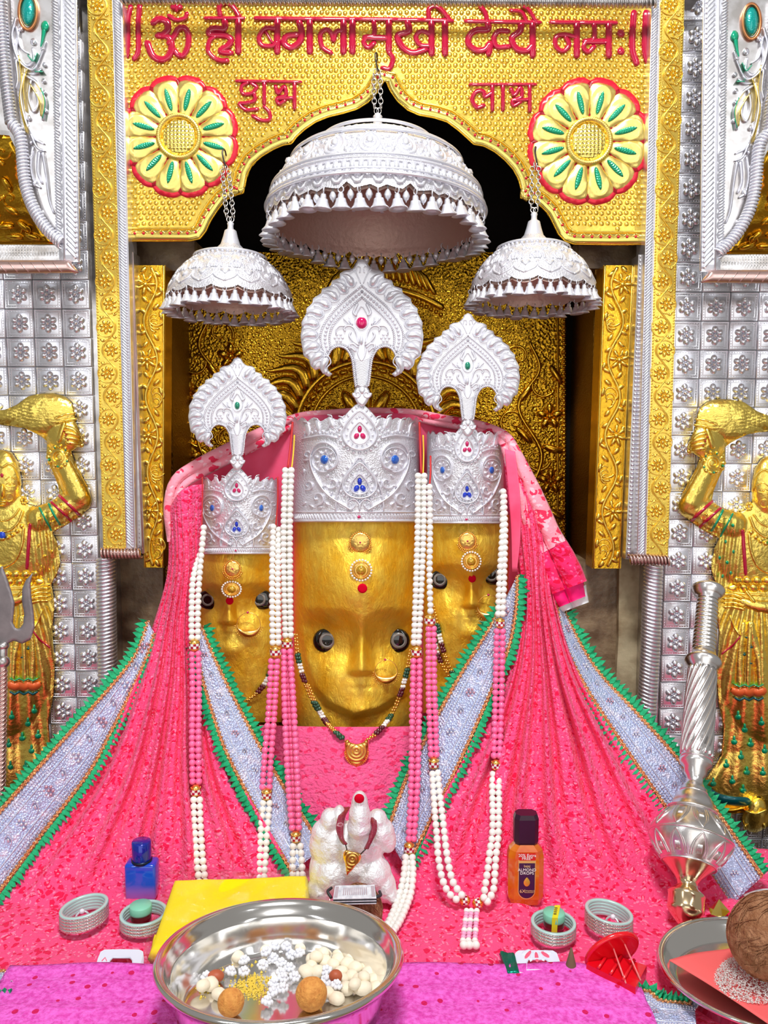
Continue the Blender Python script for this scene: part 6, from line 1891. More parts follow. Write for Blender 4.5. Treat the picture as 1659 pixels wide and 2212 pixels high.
attendant('gold attendant raising a fly whisk on the right tiled wall', lambda x, y: (x, y), 1)

# ------------------------------------------------------------------ silver corbels at the upper corners
def corbel(label, tf, lean):
    D = 1.40
    m0 = plane(D)
    t = thing('silver_corbel', label, 'corbel', m0(*tf(90, 590)).tolist())
    m = lambda x, y, h=0.0: m0(*tf(np.asarray(x, float), np.asarray(y, float)), h)
    def mD(DD):
        q = plane(DD)
        return lambda x, y, h=0.0: q(*tf(np.asarray(x, float), np.asarray(y, float)), h)
    W3 = lambda pts, DD: np.array([P(*tf(x, y), DD) for x, y in pts])
    obj('side_panel', relief([(-40, -30), (116, -30), (120, 300), (126, 525), (104, 506), (78, 468), (60, 420), (50, 360), (42, 305), (24, 282), (-40, 280)], lambda x, y, d: 0 * x, 14, m, 60), SILVER_OLD, t, False)
    # frame mouldings
    fr = mD(D - .012)
    obj('frame_board', relief([(114, -30), (166, -30), (172, 566), (128, 566), (120, 300)], lambda x, y, d: puff(d, 4, 3), 12, fr, 95), SILVER_TILE, t, False)
    g = []
    for y in np.arange(-25, 555, 11):
        q = y / 560
        g.append(stroke([(140 + 6 * q, y - 9), (150 + 5 * q, y), (157 + 6 * q, y + 9)], 8.5, 5, fr, k=5, smooth=2))
    tag(obj('frame_twist', join(*g), SILVER_TILE, t), kind='stuff')
    g = []
    for y in np.arange(-25, 540, 6.5):
        q = y / 560
        g.append(stroke([(113 + 10 * q, y - 3), (123 + 8 * q, y + 3)], 5, 4.5, fr, k=4))
    tag(obj('inner_twist', join(*g), SILVER_TILE, t), kind='stuff')
    obj('frame_fillet', join(stroke([(131, -28), (139, 560)], 5, 6, fr), stroke([(163, -28), (170, 562)], 6, 6, fr)), SILVER_TILE, t)
    def twist(pts, wd, DD, mt, nm, pitch=7.5):
        p = resample(crom(np.array(pts, float), 10), pitch)
        W = W3(p, DD)
        r = wd / 2 * DD / F
        obj(nm, tube(W, r * .85, 10), mt, t)
        T = np.gradient(W, axis=0); T /= np.linalg.norm(T, axis=1)[:, None]
        g = []
        for c, d in zip(W, T):
            n1 = np.cross(d, [0, 1, 0]); n1 /= np.linalg.norm(n1) + 1e-9
            a = np.linspace(-.2 * PI, 1.2 * PI, 8)
            g.append(tube(c + np.outer(np.cos(a) * r, n1) + np.outer(-np.sin(a) * r, [0, 1, 0]) + np.outer(np.linspace(-1, 1, 8) * r * .45, d), r * .24, 5, caps=False))
        tag(obj(nm + '_twist', join(*g), mt, t), kind='stuff')
    twist([(26, 268), (42, 290), (48, 330), (52, 380), (62, 425), (82, 468), (106, 500), (132, 524)], 22, D - .012, SILVER, 'curved_rope')
    twist([(0, -30), (5, 80), (14, 180), (24, 262)], 22, D - .012, SILVER_TILE, 'upper_rope')
    # gold curved soffit
    def mg(x, y, h=0.0):
        x, y, h = np.broadcast_arrays(np.asarray(x, float), np.asarray(y, float), np.asarray(h, float))
        X_, Y_ = tf(x, y)
        DD = D + .005 + .09 * np.clip((y - 288) / 240, 0, 1)
        return P(X_, Y_, DD - h * D / F)
    sof = [(-60, 288), (20, 292), (38, 330), (44, 390), (56, 440), (76, 478), (100, 506), (126, 528), (-60, 528)]
    obj('gold_soffit', relief(sof, lambda x, y, d: 16 * np.clip((x + 60) / 180, 0, 1) ** 2 * 0 + 3 * np.sin(y * .06), 9, mg, 20), GOLD_DEEP, t)
    for i, (x, y, a) in enumerate(((-6, 350, .3), (14, 400, 1.0), (-4, 430, -.4), (24, 455, .5), (50, 490, .7), (10, 490, 0), (30, 512, .1), (70, 512, .3))):
        obj('soffit_leaf', blob(x, y, 20, 7, a, 9, mg, 10, 4), GOLD_DEEP, t)
    obj('soffit_scroll', join(*[stroke(spiral(x, y, r, 4, a, .9), 5, 7, mg, smooth=2) for x, y, r, a in ((4, 330, 18, 0), (20, 430, 16, 2), (-8, 470, 18, 1), (58, 500, 12, 3))]), GOLD_DEEP, t)
    # hatched wedge and sill
    mh = mD(D + .005)
    obj('wedge', relief([(-60, 528), (128, 528), (142, 566), (-60, 566)], lambda x, y, d: 1.6 * np.maximum(np.sin((x + y) * 1.0), np.sin((x - y) * 1.0)), 3.2, mh, 20), SILVER_OLD, t)
    sl = mD(D - .02)
    obj('sill', relief([(-60, 562), (150, 562), (172, 590), (-60, 592)], lambda x, y, d: puff(d, 12, 10), 5, sl, 100), PINK_SILVER, t)
    obj('sill_twist', join(*[stroke([(x - 8, 567), (x, 577), (x + 10, 587)], 4, 13, sl, k=4) for x in range(-45, 140, 24)]), PINK_SILVER, t)
    # enamelled foliage
    f2 = lambda x, y, h=0.0: m(x, y, h)
    obj('emerald_bezel', stroke(circ(60, 25, 19, 28, 38), 8, 8, f2, closed=True), mat('copper_bezel', (.75, .3, .12), .9, .3), t)
    obj('emerald', blob(60, 25, 15, 32, 0, 11, f2, 18, 5), TEAL_EN, t)
    obj('green_drop', join(blob(97, 57, 9, 13, 0, 7, f2), stroke([(95, 65), (92, 85), (88, 100)], np.array([11, 7, 3.]), 6, f2)), GREEN_EN, t)
    g = []
    for pts, wd in (([(40, 70), (36, 110), (55, 140), (72, 130), (70, 105)], 9), ([(34, 40), (26, 80), (40, 130), (70, 150), (88, 120), (98, 90)], 8), ([(36, 60), (44, 100), (60, 115)], 8),
                    ([(52, 160), (44, 200), (52, 250), (66, 290)], 9), ([(58, 165), (80, 180), (96, 215), (92, 258)], 8), ([(66, 175), (62, 210), (72, 240), (82, 225), (78, 200)], 9), ([(62, 275), (76, 300), (94, 310)], 9),
                    ([(66, 290), (80, 318), (96, 326)], 7), ([(70, 320), (66, 360), (74, 395), (86, 405)], 10), ([(84, 330), (82, 370), (90, 395)], 9), ([(92, 330), (100, 380), (106, 430), (116, 460)], 7), ([(34, 130), (38, 170), (34, 190)], 8),
                    ([(88, 150), (76, 158), (60, 158)], 7)):
        g.append(stroke(pts, wd, 9, f2, smooth=6, taper=.35))
    for (x, y, r) in ((92, 105, 5), (96, 140, 5), (94, 175, 5), (95, 200, 5), (36, 118, 5), (62, 255, 6), (66, 308, 5), (98, 240, 5), (72, 90, 7), (45, 62, 6), (74, 395, 8), (64, 340, 6), (90, 460, 6)):
        g.append(blob(x, y, r, r * 1.2, 0, 8, f2))
    obj('foliage', join(*g), SILVER_TILE, t)
    obj('yellow_vein', join(*[stroke(p, 4, 11, f2, smooth=6, taper=.3) for p in ([(40, 120), (46, 170), (42, 220), (56, 285)], [(58, 150), (50, 190), (56, 240)], [(64, 180), (84, 215), (88, 250)])]), GOLD_BRIGHT, t)
    obj('green_vein', join(*[stroke(p, 3.5, 11, f2, smooth=6) for p in ([(88, 190), (97, 220), (92, 255)], [(76, 155), (92, 155)], [(60, 120), (72, 132), (80, 115)])]), GREEN_EN, t)
    return t
corbel('silver corbel with foliage at the upper left corner', lambda x, y: (np.asarray(x) * 1.0, np.asarray(y) * 1.0), 1)
corbel('silver corbel with foliage and a teal stone at the upper right corner', lambda x, y: (1684 - np.asarray(x), np.asarray(y) * 1.0 + 21), -1)
# ------------------------------------------------------------------ things on the altar
STEEL = mat('steel', (0.80, 0.78, 0.75), 1.0, 0.14, bmp=('noise', 8, 0.04, 0.01))
def scale_at(p):
    """metres per pixel at a world point"""
    d = Vector(p) - Vector((0, 0, CZ))
    return (d.y * _c - d.z * _s) / F
def remeshed(name, vf, voxel, m, parent=None, smooth_it=6):
    o = obj(name, vf, m, parent)
    r = o.modifiers.new('remesh', 'REMESH'); r.mode = 'VOXEL'; r.voxel_size = voxel; r.use_smooth_shade = True
    s = o.modifiers.new('smooth', 'SMOOTH'); s.iterations = smooth_it; s.factor = .5
    return o
def label_text(t, body, size, M, m, name='print', align='CENTER', sx=1.0):
    cu = bpy.data.curves.new('print', 'FONT')
    cu.body = body; cu.size = size; cu.align_x = align; cu.align_y = 'CENTER'; cu.extrude = 0.00012; cu.resolution_u = 3
    tmp = bpy.data.objects.new('tmp', cu); COL.objects.link(tmp)
    dg = bpy.context.evaluated_depsgraph_get()
    me = bpy.data.meshes.new_from_object(tmp.evaluated_get(dg))
    bpy.data.objects.remove(tmp)
    v = np.array([q.co[:] for q in me.vertices]) * np.array([sx, 1, 1]); f = [tuple(p.vertices) for p in me.polygons]
    bpy.data.meshes.remove(me)
    return obj(name, xf((v, f), M), m, t, False)

# ---- silver statuette
FOIL = mat('silver_foil', (0.92, 0.92, 0.94), 0.35, 0.30, bmp=('noise', 140, 0.7, 0.004))
st = thing('silver_statuette', 'white silver foil statuette with an upright trunk below the middle face', 'statuette', VZ(765, 1940))
DS = 1.17
def el(x, y, rx, ry, rz, D=DS):
    c = P(x, y, D); s = D / F
    return sphere(1.0, 16, 10, c, (rx * s * .98, rz * s, ry * s))
parts_ = [el(765, 1880, 78, 75, 55), el(765, 1830, 70, 62, 48), el(720, 1835, 52, 62, 42), el(700, 1800, 30, 32, 32), el(712, 1772, 22, 28, 28), el(733, 1762, 15, 24, 24), el(690, 1825, 24, 38, 30),
          el(820, 1800, 36, 38, 32), el(838, 1815, 20, 28, 26), el(815, 1772, 24, 26, 26), el(777, 1768, 26, 50, 30, DS - .028), el(777, 1738, 20, 32, 24, DS - .026), el(776, 1788, 29, 26, 30, DS - .03), el(720, 1890, 46, 50, 48, DS - .01),
          el(800, 1885, 50, 40, 46, DS - .01), el(832, 1915, 26, 36, 32, DS - .015), el(846, 1932, 14, 22, 26, DS - .02), el(700, 1920, 40, 32, 44, DS - .01), el(765, 1930, 90, 22, 50, DS), el(690, 1880, 24, 50, 40)]
remeshed('figure', join(*parts_), 0.0022, FOIL, st, 4)
mS = plane(DS - .038)
obj('red_cap', blob(776, 1725, 11, 10.5, 0, 5, plane(DS - .041), 18, 4, 4), FELT, st)
mar = mat('maroon_beads', (.26, .003, .03), 0, .25, coat=.6, bmp=('hammer', 900, .8, .001))
ml = thing('maroon_necklace', 'maroon many-stranded bead necklace with gold pendant on the silver statuette', 'necklace', P(762, 1860, DS - .04).tolist())
for side, pts in ((-1, [(748, 1744, .012), (738, 1765, -.02), (734, 1790, -.035), (738, 1812, -.048), (746, 1824, -.05)]), (1, [(804, 1754, .012), (806, 1775, -.02), (806, 1795, -.035), (800, 1815, -.046), (791, 1834, -.05)])):
    for k in range(7):
        o_ = (k - 3) * 2.1
        p = crom(np.array([(x + o_ * (1 if i < 3 else .55), y, DS + dz - .003 * math.cos(k - 3) * (i > 0)) for i, (x, y, dz) in enumerate(pts)]), 8)
        obj('bead_strand', tube(P(p[:, 0], p[:, 1], p[:, 2]), 1.9 * DS / F, 6), mar, ml)
mS = plane(DS - .052)
obj('pendant', relief([(742, 1842), (748, 1836), (762, 1840), (774, 1842), (780, 1848), (778, 1860), (770, 1868), (762, 1878), (754, 1886), (749, 1890), (746, 1868), (742, 1856)], lambda x, y, d: puff(d, 8, 5) + 1.2 * np.cos(np.hypot(x - 761, y - 1856) * .9), 2, mS, 3, smooth_out=3), GOLD_JEWEL, ml)
obj('wire_hook', join(tube(P(np.array([746, 748, 750]), np.array([1824, 1830, 1838]), DS - .05), .0009, 6), tube(P(np.array([790, 784, 778]), np.array([1834, 1840, 1846]), DS - .05), .0009, 6)), HOOK_M, ml)

# ---- coconut with folded notes behind the bowl
FIBRE = mat('coconut_fibre', (0.28, 0.12, 0.055), 0, .85, spec=.15, var=((.42, .21, .11), 90), bmp=('noise', 160, 1.0, .006))
def coconut(label, c, r, ax, nm='coconut'):
    t = thing(nm, label, 'coconut', (c[0], c[1], c[2] - r))
    v, f = sphere(r, 40, 26, (0, 0, 0), (1, 1, 1.12))
    an = np.arctan2(v[:, 1], v[:, 0])
    v = v * (1 + .02 * np.sin(an * 19 + v[:, 2] / r * 3))[:, None]
    M = axes(c, ax)
    obj('husk', xf((v, f), M), FIBRE, t)
    g = []
    for k in range(150):
        a = rng.random() * 2 * PI; b = rng.uniform(-.8, .9)
        p = []
        for q in np.linspace(0, .7, 6):
            bb = b + q * .9; aa = a + .25 * math.sin(q * 3 + k)
            rr = r * (1.012 + .015 * math.sin(q * 4))
            p.append((rr * math.cos(bb) * math.cos(aa), rr * math.cos(bb) * math.sin(aa), rr * 1.12 * math.sin(bb)))
        g.append(tube(np.array(p), r * .012, 4, caps=False))
    tag(obj('fibres', xf(join(*g), M), FIBRE, t), kind='stuff')
    return t
cc = Vector((float(P(772, 1975, 1.075)[0]), 1.075, ALT + .034))
coconut('brown coconut half hidden behind the steel bowl, notes on top', cc, .034, (.2, -.3, 1))
NOTE = mat('banknote_paper', (.74, .74, .78), 0, .6, var=((.5, .5, .56), 120))
NOTE2 = mat('banknote_print', (.45, .36, .40), 0, .6)
DARK = mat('dark_edge', (.03, .03, .035), 0, .5)
nb = thing('banknote_stack', 'small stack of folded banknotes lying on the coconut before the statuette', 'banknotes', V(766, 1945, 1.085))
q0, q1, q2, q3 = (PZ(719, 1942, ALT + .073), PZ(813, 1940, ALT + .073), PZ(809, 1911, ALT + .079), PZ(724, 1913, ALT + .079))
for k in range(5):
    off = np.array([.0006 * (k % 2), -.0004 * k, -.0016 * k])
    a = np.array([q0, q1, q2, q3]) + off
    v = np.concatenate([a, a - np.array([0, 0, .0009])])
    obj('banknote', (v, [(0, 1, 2, 3), (7, 6, 5, 4), (0, 4, 5, 1), (1, 5, 6, 2), (2, 6, 7, 3), (3, 7, 4, 0)]), NOTE if k % 2 == 0 else DARK, nb, False)
lerp = lambda s, t_: (q0 * (1 - s) + q1 * s) * (1 - t_) + (q3 * (1 - s) + q2 * s) * t_ + np.array([0, 0, .0004])
for s0, s1, t0, t1 in ((.22, .8, .25, .8), (.02, .1, .1, .9), (.9, .98, .1, .9)):
    if s1 - s0 > .3:
        g = [(np.array([lerp(s, t0), lerp(s + .025, t0), lerp(s + .025, t1), lerp(s, t1)]), [(0, 1, 2, 3)]) for s in np.arange(s0, s1, .05)]
    else:
        g = [(np.array([lerp(s0, t0), lerp(s1, t0), lerp(s1, t1), lerp(s0, t1)]), [(0, 1, 2, 3)])]
    tag(obj('printed_lines', join(*g), NOTE2, nb, False), kind='stuff')
obj('rubber_tie', tube(crom(np.array([P(716, 1940, 1.068), P(708, 1926, 1.075), P(716, 1918, 1.085)]), 5), .0022, 6), DARK, nb)
obj('rubber_tie', tube(crom(np.array([P(812, 1938, 1.06), P(822, 1934, 1.065), P(820, 1926, 1.075)]), 5), .0022, 6), DARK, nb)

# ---- steel bowl of sweets
BT = math.radians(7)
bc = PZ(606, 2058, ALT + .096)
Rb = 261 * scale_at(bc.tolist())
MB_ = Matrix.Translation(Vector(bc.tolist())) @ Euler((BT * -1, 0, 0)).to_matrix().to_4x4()
bo = thing('steel_bowl', 'wide steel bowl of sweets at the front of the altar', 'bowl', VZ(606, 2120))
hB = .058
prof = [(0, -hB), (.6, -hB), (.78, -hB + .001), (.825, -hB + .006), (.845, -.035), (.875, -.016), (.885, -.012), (.91, -.010), (.93, -.004), (.965, .001), (.985, .002), (1.0, -.002), (1.0, -.006), (.975, -.008), (.93, -.012), (.895, -.024), (.86, -.04), (.83, -hB - .001), (.76, -hB - .004), (0, -hB - .004)]
obj('bowl_wall', xf(lathe([(r * Rb, z) for r, z in prof], 96), MB_), STEEL, bo)
obj('rim', xf((lambda a: tube(np.stack([Rb * .992 * np.cos(a), Rb * .992 * np.sin(a), np.full(96, -.002)], 1), .0042, 8, closed=True))(np.linspace(0, 2 * PI, 96, endpoint=False)), MB_), STEEL, bo)
nrm = MB_.to_3x3() @ Vector((0, 0, 1))
fl = MB_ @ Vector((0, 0, -hB))
def onfloor(px, py, lift=0.0):
    u = (px - IW / 2) / F; v_ = (IH / 2 - py) / F
    d = Vector((u, _c + v_ * _s, v_ * _c - _s)); o = Vector((0, 0, CZ))
    b = fl + nrm * lift
    tt = (b - o).dot(nrm) / d.dot(nrm)
    return o + d * tt
zb = lambda x, y: (300 + x / 2.765, 1850 + y / 2.765)
SUG = mat('white_sugar', (.86, .87, .93), 0, .5, bmp=('noise', 600, .4, .001))
BEI = mat('cream_sugar', (.90, .80, .62), 0, .5, bmp=('noise', 500, .3, .001))
LAD = mat('laddu', (.80, .36, .08), 0, .7, bmp=('noise', 260, .9, .003), var=((.66, .25, .05), 180))
NUT = mat('peanut_skin', (.45, .10, .04), 0, .5)
PIS = mat('pistachio', (.15, .33, .03), 0, .5)
CRM = mat('yellow_crumb', (.90, .68, .10), 0, .7)
def sugar_flower():
    g = [sphere(.62, 10, 6)]
    for k in range(7):
        a = k * 2 * PI / 7
        g.append(sphere(.34, 7, 5, (.68 * math.cos(a), .68 * math.sin(a), 0)))
    for k in range(4):
        a = k * PI / 2
        g.append(sphere(.3, 7, 5, (.34 * math.cos(a), .34 * math.sin(a), .5)))
    return join(*g)
SF = lmesh('sugar_flower', xf(sugar_flower(), TR((0, 0, 0), s=.0076)), SUG)
_v, _f = sphere(1, 14, 9)
_v = _v * (1 + .05 * np.sin(_v[:, 0] * 5 + 1) * np.cos(_v[:, 1] * 4))[:, None]
EG = [lmesh('sugar_drop', (_v * np.array([.0098, .0082, .0070]) * q, _f), BEI) for q in (1.0, .9, 1.1)]
put = []
def settle(p, r):
    """lift a sweet until it rests on those already there"""
    h = r
    for (q, rq, hq) in put:
        d = ((p - q) - nrm * (p - q).dot(nrm)).length
        if d < (r + rq) * .80:
            h = max(h, hq + math.sqrt(max(0, ((r + rq) * .80) ** 2 - d * d)))
    put.append((p, r, h))
    return h
whites = [(670, 540), (630, 625), (548, 690), (628, 690), (810, 560), (740, 650), (800, 610), (850, 640), (910, 590), (960, 600), (900, 670), (850, 700), (930, 720), (805, 765), (860, 750), (800, 815), (860, 810), (765, 870), (405, 720), (1120, 700), (1120, 740), (1140, 780), (1180, 812), (760, 610), (880, 575)]
beis = [(620, 545), (755, 560), (975, 540), (1080, 548), (1100, 582), (1145, 555), (1200, 585), (1030, 615), (1110, 630), (1160, 650), (1270, 612), (1000, 690), (1065, 690), (1210, 690), (1290, 670), (1360, 655), (1270, 715), (1380, 700), (1320, 740), (1215, 735), (1240, 792), (1300, 785), (1345, 775), (1400, 745), (1245, 650), (1030, 655), (430, 765), (480, 825), (385, 792), (1340, 812), (1190, 620), (1060, 640), (1430, 690), (590, 600), (1290, 820), (1420, 790), (1180, 850), (1130, 830)]
for i, (x, y) in enumerate(beis):
    px, py = zb(x, y); p = onfloor(px, py, .006); r = .0078
    p = p - nrm * .006
    h = settle(p, r)
    tag(inst('sugar_drop', EG[i % 3], Matrix.Translation(p + nrm * (h * .85)) @ Euler((rng.uniform(-.3, .3), rng.uniform(-.3, .3), rng.random() * 6)).to_matrix().to_4x4()), 'smooth cream sugar drop in the steel bowl', 'sweet', 'cream sugar drops in the bowl')
for i, (x, y) in enumerate(whites):
    px, py = zb(x, y); p = onfloor(px, py, .006); r = .0078
    p = p - nrm * .006
    h = settle(p, r)
    tag(inst('sugar_flower', SF, Matrix.Translation(p + nrm * (h * .85)) @ Euler((rng.uniform(-.3, .3), rng.uniform(-.3, .3), rng.random() * 6)).to_matrix().to_4x4()), 'white knobbly sugar flower in the steel bowl', 'sweet', 'white sugar flowers in the bowl')
def ball(name, label, px, py, rpx, m, cat):
    p = onfloor(px, py, 0.0)
    r = rpx * scale_at(p)
    p = onfloor(px, py, r * .97)
    v, f = sphere(r, 28, 18)
    v = v * (1 + .02 * np.sin(v[:, 0] / r * 6 + 2) * np.sin(v[:, 2] / r * 5))[:, None]
    tag(obj(name, (v + np.array(p[:]), f), m), label, cat)
ball('laddu', 'round orange laddu at the right front of the steel bowl', *zb(1030, 822), 33, LAD, 'sweet')
ball('laddu', 'orange laddu mostly hidden behind the left front rim of the bowl', *zb(550, 872), 28, LAD, 'sweet')
for nm, lab, x, y, mt_, sx, ct in (('peanut', 'red skinned peanut beside the white sugar at the left of the bowl', 460, 715, NUT, (.010, .008, .007), 'peanut'), ('peanut', 'red skinned peanut among cream sugar at the right of the bowl', 1175, 755, NUT, (.008, .007, .007), 'peanut'), ('pistachio', 'green pistachio on yellow crumbs in the bowl', 468, 577, PIS, (.0088, .005, .005), 'nut')):
    px, py = zb(x, y); p = onfloor(px, py, .012 if nm == 'pistachio' else .008)
    if nm == 'peanut' and x > 1000: p = p + nrm * .008
    v, f = sphere(1, 14, 9)
    tag(obj(nm, (v * np.array(sx) + np.array(p[:]), f), mt_), lab, ct)
g = []
for k in range(900):
    if k < 430: x, y = rng.gauss(505, 38), rng.gauss(600, 38)
    elif k < 560: x, y = rng.gauss(368, 18), rng.gauss(515, 20)
    elif k < 780: x, y = rng.gauss(680, 60), rng.gauss(775, 35)
    else: x, y = rng.uniform(330, 700), rng.uniform(600, 850)
    p = onfloor(*zb(x, y), 0)
    near = math.exp(-((x - 505) / 45) ** 2 - ((y - 600) / 45) ** 2)
    s = rng.uniform(.0008, .0024)
    g.append((np.array([(1, 0, 0), (-.5, .8, 0), (-.5, -.8, 0), (0, 0, 1.2), (0, 0, -.4)]) * s + np.array(p[:]) + np.array(nrm[:]) * (s * .4 + near * rng.random() * .008), [(0, 1, 3), (1, 2, 3), (2, 0, 3), (1, 0, 4), (2, 1, 4), (0, 2, 4)]))
tag(obj('yellow_crumbs', join(*g), CRM, None, False), 'yellow sweet crumbs scattered on the floor of the bowl', 'crumbs', kind='stuff')

# ---- yellow cloth in a clear bag
YEL = mat('yellow_cloth', (1.0, .80, .0), 0, .75, spec=.2, var=((1.0, .88, .01), 6), bmp=('noise', 30, .35, .008))
def film():
    m, nt, b = _nt('clear_film')
    tr = nt.nodes.new('ShaderNodeBsdfTransparent'); gl = nt.nodes.new('ShaderNodeBsdfGlossy'); mx = nt.nodes.new('ShaderNodeMixShader')
    gl.inputs['Roughness'].default_value = .05; mx.inputs[0].default_value = .11
    nt.links.new(tr.outputs[0], mx.inputs[1]); nt.links.new(gl.outputs[0], mx.inputs[2])
    nt.links.new(mx.outputs[0], nt.nodes['Material Output'].inputs['Surface'])
    bp_ = nt.nodes.new('ShaderNodeBump'); bp_.inputs['Strength'].default_value = .9; bp_.inputs['Distance'].default_value = .012
    nt.links.new(noise(nt, coords(nt), 26, 5, .65, 2.0), bp_.inputs['Height']); nt.links.new(bp_.outputs[0], gl.inputs['Normal'])
    return m
FILM = film()
yp = thing('yellow_packet', 'folded yellow cloth in a clear plastic bag behind the steel bowl', 'packet', VZ(510, 1990))
def pad(cor, z0, z1, m, name, parent, n=40, wob=.0, puffy=.25, seed=1):
    c = [np.array(q[:2]) for q in cor]
    r = random.Random(seed)
    u, v = np.meshgrid(np.linspace(0, 1, n), np.linspace(0, 1, n))
    base = ((1 - u) * (1 - v))[..., None] * c[0] + (u * (1 - v))[..., None] * c[1] + (u * v)[..., None] * c[2] + ((1 - u) * v)[..., None] * c[3]
    e = np.minimum.reduce([u, 1 - u, v, 1 - v])
    prof = np.clip(e / .05, 0, 1); prof = np.sqrt(1 - (1 - prof) ** 2)
    wv = wob * (np.sin(u * 9 + 2 * v) + .6 * np.sin(v * 14 + 3 * u + 1) + .4 * np.sin(u * 31 + v * 17))
    top = np.concatenate([base, (z0 + (z1 - z0) * (.5 + .5 * prof) + wv * prof)[..., None]], -1).reshape(-1, 3)
    bot = np.concatenate([base, (z0 + (z1 - z0) * (.5 - .5 * prof))[..., None]], -1).reshape(-1, 3)
    f = grid_faces(n, n) + [tuple(i + n * n for i in q)[::-1] for q in grid_faces(n, n)]
    ring = list(range(n)) + [i * n + n - 1 for i in range(1, n)] + [n * n - 1 - i for i in range(1, n)] + [(n - 1 - i) * n for i in range(1, n - 1)]
    f += [(b_, a_, a_ + n * n, b_ + n * n) for a_, b_ in zip(ring, ring[1:] + ring[:1])]
    return obj(name, (np.concatenate([top, bot]), f), m, parent)
zt = ALT + .030
cor = [PZ(372, 1898, zt), PZ(668, 1886, zt), PZ(676, 2035, zt), PZ(318, 2052, zt)]
pad(cor, ALT + .004, zt, YEL, 'folded_cloth', yp, 44, .0008)
cor2 = [PZ(330, 2030, ALT + .012), PZ(420, 2030, ALT + .012), PZ(410, 2082, ALT + .008), PZ(322, 2082, ALT + .008)]
pad(cor2, ALT + .004, ALT + .02, YEL, 'folded_corner', yp, 20, .0006)
cor3 = [PZ(352, 1878, zt), PZ(694, 1874, zt), PZ(700, 2045, zt), PZ(300, 2075, zt)]
pad(cor3, ALT + .003, zt + .003, FILM, 'plastic_bag', yp, 70, .0034, seed=4)
# loose crinkled flap of the bag at the right
u, v = np.meshgrid(np.linspace(0, 1, 26), np.linspace(0, 1, 18))
c0, c1, c2, c3 = (np.array(q) for q in (PZ(660, 1885, zt + .002), PZ(735, 1900, ALT + .03), PZ(712, 1955, ALT + .02), PZ(660, 1945, zt + .002)))
fl_ = (1 - u)[..., None] * ((1 - v)[..., None] * c0 + v[..., None] * c3) + u[..., None] * ((1 - v)[..., None] * c1 + v[..., None] * c2)
fl_[..., 2] += .004 * np.sin(u * 11 + v * 9) + .004 * np.sin(v * 15 + u * 3) * u
obj('plastic_flap', thicken((fl_.reshape(-1, 3), grid_faces(26, 18)), .0003), FILM, yp)

# ---- blue perfume bottle
def glassy(name, col, rough=.08):
    return mat(name, col, 0, rough, coat=.5)
def bluegrad():
    m, nt, b = _nt('blue_to_violet_glass')
    t = nt.nodes.new('ShaderNodeTexCoord'); s = nt.nodes.new('ShaderNodeSeparateXYZ'); nt.links.new(t.outputs['Generated'], s.inputs[0])
    nt.links.new(ramp(nt, s.outputs[2], [(.0, (.38, .16, .62)), (.25, (.20, .16, .68)), (.45, (.008, .11, .68)), (1, (.003, .05, .52))]), b.inputs['Base Color'])
    b.inputs['Roughness'].default_value = .12; b.inputs['Coat Weight'].default_value = .6
    return m
pb = VZ(308, 1938)
spb = scale_at(pb)
t = thing('perfume_bottle', 'blue glass perfume bottle with a blue cap left of the yellow packet', 'bottle', pb)
bh = 80 * spb
obj('bottle_body', box((pb.x, pb.y + .002, pb.z + bh / 2 + .001), (66 * spb, 40 * spb, bh), .004), bluegrad(), t)
obj('collar', xf(lathe([(0, 0), (22 * spb, 0), (22 * spb, .004), (0, .004)], 24), TR((pb.x, pb.y + .002, pb.z + bh))), mat('dark_collar', (.01, .02, .05), .5, .3), t)
obj('cap', xf(lathe([(0, .003), (20 * spb, .003), (20.5 * spb, .005), (20.5 * spb, 44 * spb), (19 * spb, 46 * spb), (0, 46 * spb)], 28), TR((pb.x, pb.y + .002, pb.z + bh))), mat('blue_cap', (.004, .02, .34), .3, .12, coat=.6), t)

# ---- oil bottle
ob = VZ(1134, 1950)
so = scale_at(ob)
oy = ob.y + .004
t = thing('oil_bottle', 'amber hair oil bottle with a dark cap and printed label at the right', 'bottle', ob)
AMB = mat('amber_oil', (.88, .15, .008), 0, .06, coat=.6, var=((.95, .30, .02), 40), trans=.35)
def octa(w_, d_, c_, z):
    return [(-w_ + c_, -d_, z), (w_ - c_, -d_, z), (w_, -d_ + c_, z), (w_, d_ - c_, z), (w_ - c_, d_, z), (-w_ + c_, d_, z), (-w_, d_ - c_, z), (-w_, -d_ + c_, z)]
def stackp(rows):
    v = [p for r in rows for p in r]; n = len(rows[0])
    f = grid_faces(n, len(rows), True); f.append(tuple(range(n))[::-1]); f.append(tuple(range((len(rows) - 1) * n, len(rows) * n)))
    return np.array(v), f
w_, d_ = 38 * so, 22 * so
Hb = 118 * so / .88
body = stackp([octa(w_ * .80, d_ * .8, .004, 0), octa(w_ * .98, d_, .007, .010), octa(w_, d_, .008, .02), octa(w_, d_, .008, Hb * .78), octa(w_ * .92, d_ * .95, .008, Hb * .9), octa(w_ * .6, d_ * .75, .006, Hb)])
obj('bottle_body', (body[0] + np.array([ob.x, oy, ob.z + .001]), body[1]), AMB, t, False)
Hc = 60 * so / .9
cap = stackp([octa(w_ * .60, d_ * .72, .005, 0), octa(w_ * .68, d_ * .8, .006, .004), octa(w_ * .68, d_ * .8, .006, Hc * .85), octa(w_ * .6, d_ * .72, .006, Hc)])
obj('cap', (cap[0] + np.array([ob.x, oy, ob.z + Hb]), cap[1]), mat('plum_cap', (.028, .004, .02), 0, .3), t, False)
yl = oy - d_ - .0006
